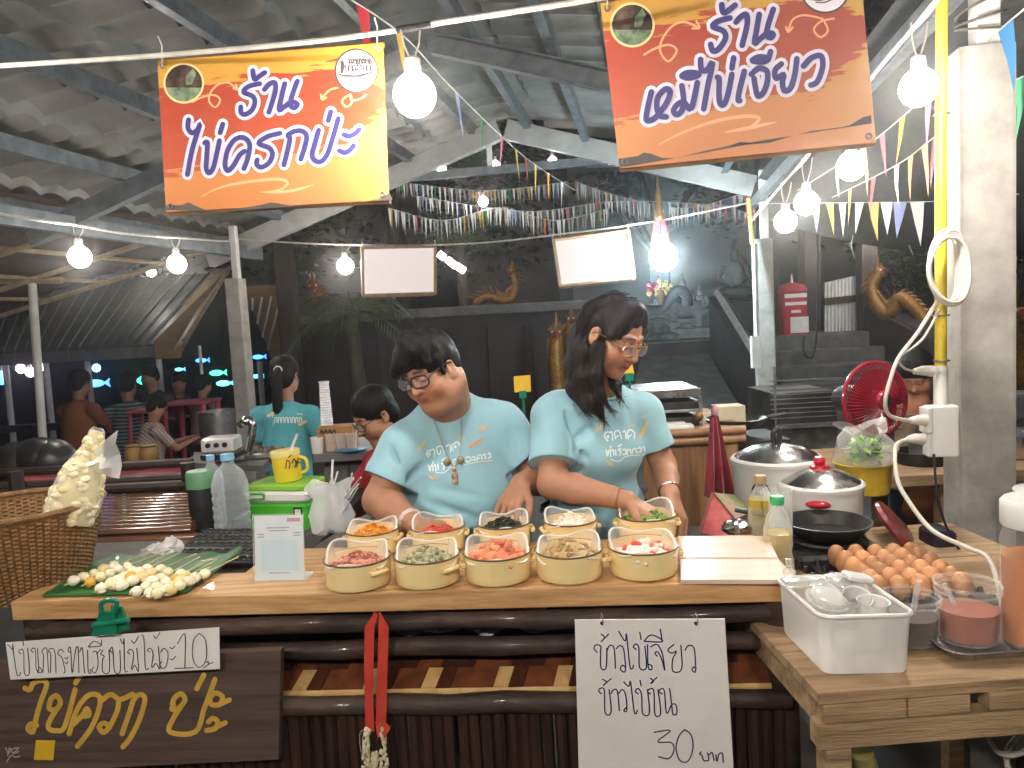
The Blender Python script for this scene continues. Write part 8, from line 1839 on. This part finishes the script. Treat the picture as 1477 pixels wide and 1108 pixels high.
# ---- woman with long hair and thin glasses
def sellerB():
    h = Head(P(884, 486, 2.12), hrot(43, 27, 4), .88, 1.0); vx = .0034
    t = thing('person', 'woman in a teal shirt with long dark hair and thin glasses, looking down', 'person', (P(862, 700, 2.32).x, 2.3, 0))
    nk = P(866, 556, 2.24); sl, sr_ = P(800, 600, 2.26), P(925, 597, 2.30); ch, be = P(856, 640, 2.30), P(862, 740, 2.32); hip = P(865, 810, 2.36)
    el, wl = P(797, 698, 2.16), P(905, 722, 2.06); er, wr_ = P(957, 672, 2.30), P(967, 715, 2.16)
    lo = (-.02, 1.80, .74); hi = (.62, 2.66, 1.72); S = SDF(lo, hi, vx); h.sdf(S)
    S.cap(h.w(0, .03, -.05), nk + Vector((0, .03, -.05)), .054, .060, .02)
    S.path([nk + Vector((0, .045, -.12)), be], [.06, .09], .04); S.cap(nk + Vector((0, .03, -.09)), sl, .045, .045, .03); S.cap(nk + Vector((0, .03, -.09)), sr_, .045, .045, .03)
    S.path([sl, el, el.lerp(wl, .3), wl], [.046, .043, .042, .027], .012); S.path([sr_, er, er.lerp(wr_, .4), wr_], [.044, .038, .036, .026], .012)
    hand(S, wl, P(958, 752, 2.02) - wl, Vector((.3, -.2, 1)), (28, 25, 20), 1, .95); hand(S, wr_, P(992, 775, 2.05) - wr_, Vector((.75, -.45, .45)), (30, 28, 22), -1, .95, 1.2)
    v, f = S.mesh(2); np_build('body', v, f, M['skin'], t, h.paint(v, SK * 1.04))
    S = SDF(lo, hi, .0042)
    S.ell(ch, (.146, .108, .14), .03); S.ell(P(866, 655, 2.25), (.115, .075, .08), .05); S.ell(be, (.148, .112, .17), .05); S.ell(hip, (.155, .12, .12), .05)
    for p in (sl, sr_): S.cap(nk + Vector((0, .03, -.045)), p, .052, .062, .04)
    S.cap(sl, sl.lerp(el, .9), .066, .072, .03); S.cap(sr_, sr_.lerp(er, .85), .060, .062, .025); S.cap(nk + Vector((0, .02, -.08)), ch, .09, .11, .04)
    X, Z_ = (1, 0, 0), (0, 0, 1)
    S.disp(folds([], .0)); a1, a2 = P(826, 640, 2.19), P(934, 628, 2.2)
    for a_, b_, w_, m_ in ((a1, P(862, 605, 2.2), .015, .010), (a1, P(815, 590, 2.2), .013, .008), (a1, P(850, 665, 2.17), .013, .007), (a1, P(830, 720, 2.18), .014, .007), (a2, P(905, 600, 2.18), .014, .009), (a2, P(920, 690, 2.2), .014, .007), (P(905, 575, 2.2), P(925, 640, 2.2), .014, .007), (P(850, 690, 2.18), P(925, 740, 2.2), .015, .006), (P(835, 735, 2.18), P(930, 705, 2.2), .015, .006)): S.crease(a_, b_, w_ * .72, m_ * 2.3)
    S.crease(P(830, 655, 2.18), P(870, 620, 2.18), .02, -.008); S.crease(P(850, 715, 2.2), P(920, 720, 2.2), .02, -.006)
    cl_ = S.rim_ell(nk + Vector((.015, -.045, .025)), (.062, .085, .062)); h1 = S.rim_cyl(sl.lerp(el, .715), el - sl, .088); h2 = S.rim_cyl(sr_.lerp(er, .655), er - sr_, .078)
    S.ell(nk + Vector((.015, -.045, .025)), (.062, .085, .062), .008, None, True); S.cyl(sl.lerp(el, .72), sl.lerp(el, 1.75), .088); S.cyl(sr_.lerp(er, .66), sr_.lerp(er, 2), .078)
    v, f = S.mesh(1); sh = np_build('shirt', v, f, M['teal'], t); trim(cl_, .0048, 'collar', M['teal_rib'], t); trim(h1, .0026, 'sleeve_hem', M['teal_rib'], t); trim(h2, .0026, 'sleeve_hem', M['teal_rib'], t)
    S = SDF(np.array(h.c) - np.array((.2, .2, .36)), np.array(h.c) + np.array((.2, .25, .18)), .0038); E = lambda c, r, kk=.012, sub=False: S.ell(h.w(*c), np.array(r) * h.k, kk, h.r, sub)
    E((0, .018, .050), (.083, .100, .084)); E((0, .06, .0), (.076, .06, .08), .02)
    S.cap(h.w(.0, -.05, .112), h.w(.070, -.050, .045), .024, .013, .02); S.cap(h.w(-.03, -.05, .115), h.w(-.074, -.045, .03), .026, .018, .02)
    A1 = [(P(850, 462, 2.13), .036), (P(846, 505, 2.12), .038), (P(847, 545, 2.12), .036), (P(857, 580, 2.11), .025), (P(868, 603, 2.10), .008)]
    A2 = [(P(838, 480, 2.19), .034), (P(832, 530, 2.19), .036), (P(833, 560, 2.17), .030), (P(845, 590, 2.13), .012)]
    A3 = [(P(862, 500, 2.06), .020), (P(861, 540, 2.06), .020), (P(866, 570, 2.06), .014), (P(876, 585, 2.06), .004)]
    A4 = [(P(880, 525, 2.19), .018), (P(888, 555, 2.14), .014), (P(893, 572, 2.12), .006)]
    for A in (A1, A2, A3, A4): S.path([p for p, r in A], [r for p, r in A], .018)
    E((.012, -.116, .020), (.066, .060, .064), .008, True); E((.012, -.112, -.055), (.075, .080, .06), .01, True)
    E((-.092, .010, -.004), (.030, .022, .034), .006, True)
    S.disp(lambda g: .0018 * np.sin(170 * g[..., 0] + 70 * g[..., 1] + 4 * np.sin(20 * g[..., 2])))
    v, f = S.mesh(1); np_build('hair', v, f, M['hair_brown'], t)
    q = MB(); rn = random.Random(42)
    strands(q, [A1, A2, A3, A4], 260, rn, .0013, .014, .045)
    crown = [[(h.w(rn.uniform(-.03, .03), rn.uniform(-.03, .05), .138), .005), (h.w(-.07, rn.uniform(.02, .08), .09), .006), (h.w(-.086, rn.uniform(.045, .085), .02), .008), (P(838 + rn.uniform(-14, 10), 535, 2.13 + rn.uniform(-.04, .06)), .014)] for _ in range(14)]
    strands(q, crown, 150, rn, .0011, .012, .04); q.build('hair_strands', M['hair_brown'], t, smooth=True)
    spectacles(h, t, M['gold_metal'], .0013, (.026, .017), .0, -.106)
    hc = h.w(-.02, -.05, .139); q = MB()
    for a in (0, .5, -.45): d = h.r @ Vector((math.cos(a + .4), math.sin(a + .4), 0)); q.tube([hc - d * .016, hc + d * .018], .0028, 6, flat=.6)
    q.build('hair_clip', M['chrome'], t, smooth=True)
    g_ = onto(sh); zb = Z(840, 570, 9.231)
    tx = M_(zb, [(340, 612), (295, 560), (310, 502), (350, 490), (370, 500), (395, 490), (402, 600)], [(318, 560), (350, 540), (340, 572)], [(440, 582), (430, 500), (470, 470), (500, 500), (522, 580)], [(440, 560), (480, 540)], [(540, 492), (570, 478), (582, 582)], [(610, 580), (600, 500), (640, 460), (690, 500), (692, 580)], [(620, 552), (650, 530)], [(318, 732), (335, 812), (350, 740), (370, 740), (377, 812)], [(374, 680), (378, 706)], [(390, 742), (410, 730), (422, 800)], [(440, 730), (450, 802)], [(510, 710), (480, 730), (510, 752), (500, 802)], [(480, 682), (520, 660)], [(540, 732), (570, 720), (582, 782), (545, 790)], [(600, 792), (600, 740), (630, 720), (652, 780)], [(670, 772), (670, 730), (700, 710), (722, 770)], [(740, 712), (770, 700), (782, 750), (745, 760)], [(800, 702), (820, 690), (832, 750)])
    write(tx, 2.0, g_, 'chest_lettering', M['shirt_white'], t, base=.0009, step=.0002)
    write(M_(zb, [(380, 852), (480, 882), (600, 812), (840, 795)]), 1.2, g_, 'chest_underline', M['shirt_white'], t, base=.0007, step=.0001)
    write(M_(zb, [(160, 490), (230, 430), (310, 370)], [(190, 420), (260, 460)], [(320, 885), (365, 910), (420, 950)], [(345, 940), (400, 890)], [(610, 415), (700, 395)]), 3.2, g_, 'chest_leaves', M['shirt_gold'], t, base=.0006, step=.0001, taper=.6)
    write(M_(zb, [(745, 560), (800, 500), (880, 350)], [(800, 300), (860, 260)]), 5, g_, 'chest_boat', M['shirt_gold'], t, base=.0008, step=.0001, taper=.7)
    q = MB(); a = el.lerp(wl, .90); d = (wl - el).normalized(); x, y, _ = basis(d); q.tube([a + (x * math.cos(b) + y * math.sin(b)) * .031 for b in np.linspace(0, 6.283, 25)], .0022, 6, caps=False); q.build('bracelet', M['gold_metal'], t, smooth=True)
    q = MB(); a = er.lerp(wr_, .86); d = (wr_ - er).normalized(); x, y, _ = basis(d); q.tube([a + (x * math.cos(b) + y * math.sin(b)) * .030 for b in np.linspace(0, 6.283, 25)], .0028, 6, caps=False); q.build('bangle', M['chrome'], t, smooth=True)
    legs(t, Vector((hip.x, 2.36, .86)), .08, rn)
sellerB()
# ---- people further back (smaller in the picture)
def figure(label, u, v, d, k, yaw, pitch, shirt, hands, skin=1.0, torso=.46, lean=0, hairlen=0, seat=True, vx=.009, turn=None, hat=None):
    """head centre at pixel (u,v); yaw 0 faces the viewer, 180 faces away"""
    hc = P(u, v, d); h = Head(hc, hrot(yaw, pitch, 0), k, 1.0); B = Matrix.Rotation(R(yaw if turn is None else turn), 3, 'Z')
    t = thing('person', label, 'person', (hc.x, hc.y, 0)); w_ = lambda x, y, z: hc + B @ Vector((x, y, z)) * k
    nk = w_(0, .03 + lean * .2, -.16); sl, sr_ = w_(-.17, .05 + lean * .3, -.25), w_(.17, .05 + lean * .3, -.25); be = w_(0, .06 + lean, -.25 - torso * .7)
    lo = np.minimum(np.array(hc), np.array(be)) - .48 * k; hi = np.maximum(np.array(hc), np.array(be)) + .48 * k; S = SDF(lo, hi, vx); h.sdf(S); S.cap(h.w(0, .02, -.05), nk, .05 * k, .055 * k, .02); S.path([nk - Vector((0, 0, .1)), be], [.08 * k, .1 * k], .03)
    arms = []
    for g, (e, wv) in zip((-1, 1), hands):
        s_ = sl if g < 0 else sr_; E_, W_ = w_(*e), w_(*wv); arms.append((s_, E_)); S.path([nk - Vector((0, 0, .09)), s_, E_, W_], [.05 * k, .045 * k, .038 * k, .026 * k], .015); hand(S, W_, W_ - E_, Vector((0, 0, 1)), (30, 30, 20), g, k)
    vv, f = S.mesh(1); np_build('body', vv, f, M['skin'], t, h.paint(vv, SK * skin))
    S = SDF(lo, hi, vx); S.path([w_(0, .05 + lean * .3, -.28), w_(0, .055 + lean * .7, -.25 - torso * .4), be, w_(0, .06 + lean, -.25 - torso)], [.135 * k, .145 * k, .145 * k, .15 * k], .03)
    for s_, E_ in arms: S.cap(nk - Vector((0, 0, .06)), s_, .055 * k, .062 * k, .03); S.cap(s_, s_.lerp(E_, .62), .062 * k, .056 * k, .02)
    S.disp(lambda g: .004 * np.sin(30 * g[..., 2] + 9 * g[..., 0])); S.ell(h.w(0, -.03, -.12), np.array((.06, .06, .07)) * k, .01, None, True)
    vv, f = S.mesh(1); np_build('shirt', vv, f, shirt, t)
    S = SDF(np.array(hc) - .2 * k, np.array(hc) + .2 * k, vx * .7); E = lambda c, r, sub=False: S.ell(h.w(*c), np.array(r) * k, .012, h.r, sub)
    E((0, .016, .054), (.088, .103, .088)); E((0, .055, .0), (.078, .06, .085)); E((0, -.10, -.025), (.07, .055, .075), True)
    vv, f = S.mesh(1); np_build('hair', vv, f, M['hair'], t)
    if hairlen:
        q = MB(); A = [(h.w(0, .108, .045), .022), (h.w(0, .135, -.01), .03), (h.w(.003, .135, -.12), .032), (h.w(.006, .125, -.24), .028), (h.w(.004, .12, -.33), .008)]
        q.tube(cr([p for p, r in A], 6), list(np.interp(np.linspace(0, 4, 25), range(5), [r for p, r in A])), 12); strands(q, [A], 50, random.Random(6), .003, .012, .04); q.build('ponytail', M['hair'], t, smooth=True)
        q = MB(); q.tube([h.w(.024 * math.cos(a), .118, .035 + .024 * math.sin(a)) for a in np.linspace(0, 6.283, 13)], .006, 6, caps=False); q.build('hair_tie', M['white_plastic'], t, smooth=True)
    if not seat: legs(t, Vector((be.x, be.y, max(.5, be.z - .1))), .08, None)
    else:
        for g in (-1, 1):
            kx = w_(g * .12, -.36 + lean, -.30 - torso); q = MB(); q.tube([w_(g * .09, .05 + lean, -.25 - torso), kx, (kx.x, kx.y, .05)], [.085 * k, .07 * k, .05 * k], 10); q.build('trouser_leg', M['trouser'], t, smooth=True)
        b_ = w_(0, .06 + lean, -.31 - torso); q = MB(); q.box((b_.x, b_.y, b_.z / 2), (.3, .3, max(.1, b_.z))); tag(q.build('seat_block', M['dark_wood'], bevel=.01), 'dark seat under the ' + ' '.join(label.split(',')[0].split()[:9]), 'seat')
    return t, h, w_
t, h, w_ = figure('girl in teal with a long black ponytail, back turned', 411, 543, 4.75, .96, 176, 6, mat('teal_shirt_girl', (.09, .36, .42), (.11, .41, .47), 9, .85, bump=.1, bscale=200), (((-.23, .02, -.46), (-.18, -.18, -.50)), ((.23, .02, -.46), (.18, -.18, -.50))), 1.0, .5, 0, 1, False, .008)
sh = [c for c in kids(t) if c.name.startswith('shirt')][0]; g_ = onto(sh)
write([[(393, 599), (436, 597), (437, 611), (394, 614), (393, 599)]], 1.0, g_, 'back_frame', M['shirt_white'], t, base=.002, step=.0005, smooth=False)
write([[(396 + i * 5, 610), (397 + i * 5, 603), (399.5 + i * 5, 603), (399.5 + i * 5, 609)] for i in range(8)], 1.2, g_, 'back_lettering', M['shirt_white'], t, base=.003, step=.0004)
write([[(387, 600), (394, 596)], [(432, 613), (441, 608)]], 4, g_, 'back_leaf', M['shirt_gold'], t, base=.0015, step=.0005)
t, h, w_ = figure('child in red with glasses behind the left seller', 541, 600, 3.25, .94, -55, 28, mat('red_shirt', (.30, .01, .015), (.38, .015, .022), 8, .8), (((-.2, -.1, -.45), (-.1, -.3, -.42)), ((.2, -.1, -.45), (.1, -.3, -.42))), 1.0, .45, .05, 0, True, .007)
spectacles(h, t, M['black'], .0018)
ORG = mat('orange_brown_shirt', (.17, .055, .02), (.21, .07, .03), 8, .8); DK = mat('dark_tshirt', (.03, .025, .03), (.05, .04, .045), 8, .8)
def stripes(name, c1, c2, sc, axis):
    m, t_, b = _new(name); tc = t_.nodes.new('ShaderNodeTexCoord'); wv = t_.nodes.new('ShaderNodeTexWave'); wv.bands_direction = axis; wv.inputs['Scale'].default_value = sc; wv.inputs['Distortion'].default_value = 1.2; rp_ = t_.nodes.new('ShaderNodeValToRGB'); rp_.color_ramp.elements[0].position = .42; rp_.color_ramp.elements[1].position = .58
    rp_.color_ramp.elements[0].color = (*c1, 1); rp_.color_ramp.elements[1].color = (*c2, 1); t_.links.new(tc.outputs['Object'], wv.inputs[0]); t_.links.new(wv.outputs[0], rp_.inputs[0]); t_.links.new(rp_.outputs[0], b.inputs[0]); b.inputs['Roughness'].default_value = .8; return m
AR = (((-.2, -.12, -.46), (-.12, -.32, -.40)), ((.2, -.12, -.46), (.12, -.32, -.40)))
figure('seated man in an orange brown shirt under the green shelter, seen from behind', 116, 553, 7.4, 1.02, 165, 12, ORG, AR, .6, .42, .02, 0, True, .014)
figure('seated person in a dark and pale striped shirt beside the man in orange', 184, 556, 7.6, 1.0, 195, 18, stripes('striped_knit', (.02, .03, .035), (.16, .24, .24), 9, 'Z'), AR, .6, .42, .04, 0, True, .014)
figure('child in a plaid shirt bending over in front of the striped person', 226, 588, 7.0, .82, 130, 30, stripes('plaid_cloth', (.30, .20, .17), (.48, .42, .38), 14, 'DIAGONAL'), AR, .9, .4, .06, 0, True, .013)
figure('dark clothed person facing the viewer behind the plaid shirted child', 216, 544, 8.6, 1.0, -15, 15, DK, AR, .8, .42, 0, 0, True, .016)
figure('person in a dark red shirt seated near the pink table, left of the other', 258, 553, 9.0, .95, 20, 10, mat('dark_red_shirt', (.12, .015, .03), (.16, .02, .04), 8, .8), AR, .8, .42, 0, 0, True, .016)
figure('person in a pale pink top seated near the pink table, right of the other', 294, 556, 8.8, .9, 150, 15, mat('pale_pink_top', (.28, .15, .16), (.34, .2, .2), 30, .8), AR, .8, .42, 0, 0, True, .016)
figure('stooping cook in an orange shirt half hidden behind the red fan', 1322, 540, 3.75, .9, -40, 40, ORG, (((-.2, -.15, -.40), (-.14, -.36, -.33)), ((.2, -.12, -.45), (.1, -.3, -.40))), 1.05, .5, .1, 0, False, .010)
# ==== thin haze added to give the bulbs halos and lift the blacks
hz = MB(); hz.box((0, 20, 11), (130, 110, 24.4)); ho = tag(hz.build('haze', []), kind='stuff')
hmt = bpy.data.materials.new('added_haze'); hmt.use_nodes = True; ht = hmt.node_tree; ht.nodes.clear()
vo = ht.nodes.new('ShaderNodeVolumePrincipled'); vo.inputs['Color'].default_value = (.9, .9, .9, 1); vo.inputs['Density'].default_value = .008; vo.inputs['Anisotropy'].default_value = .92
oo = ht.nodes.new('ShaderNodeOutputMaterial'); ht.links.new(vo.outputs[0], oo.inputs['Volume']); ho.data.materials.append(hmt)
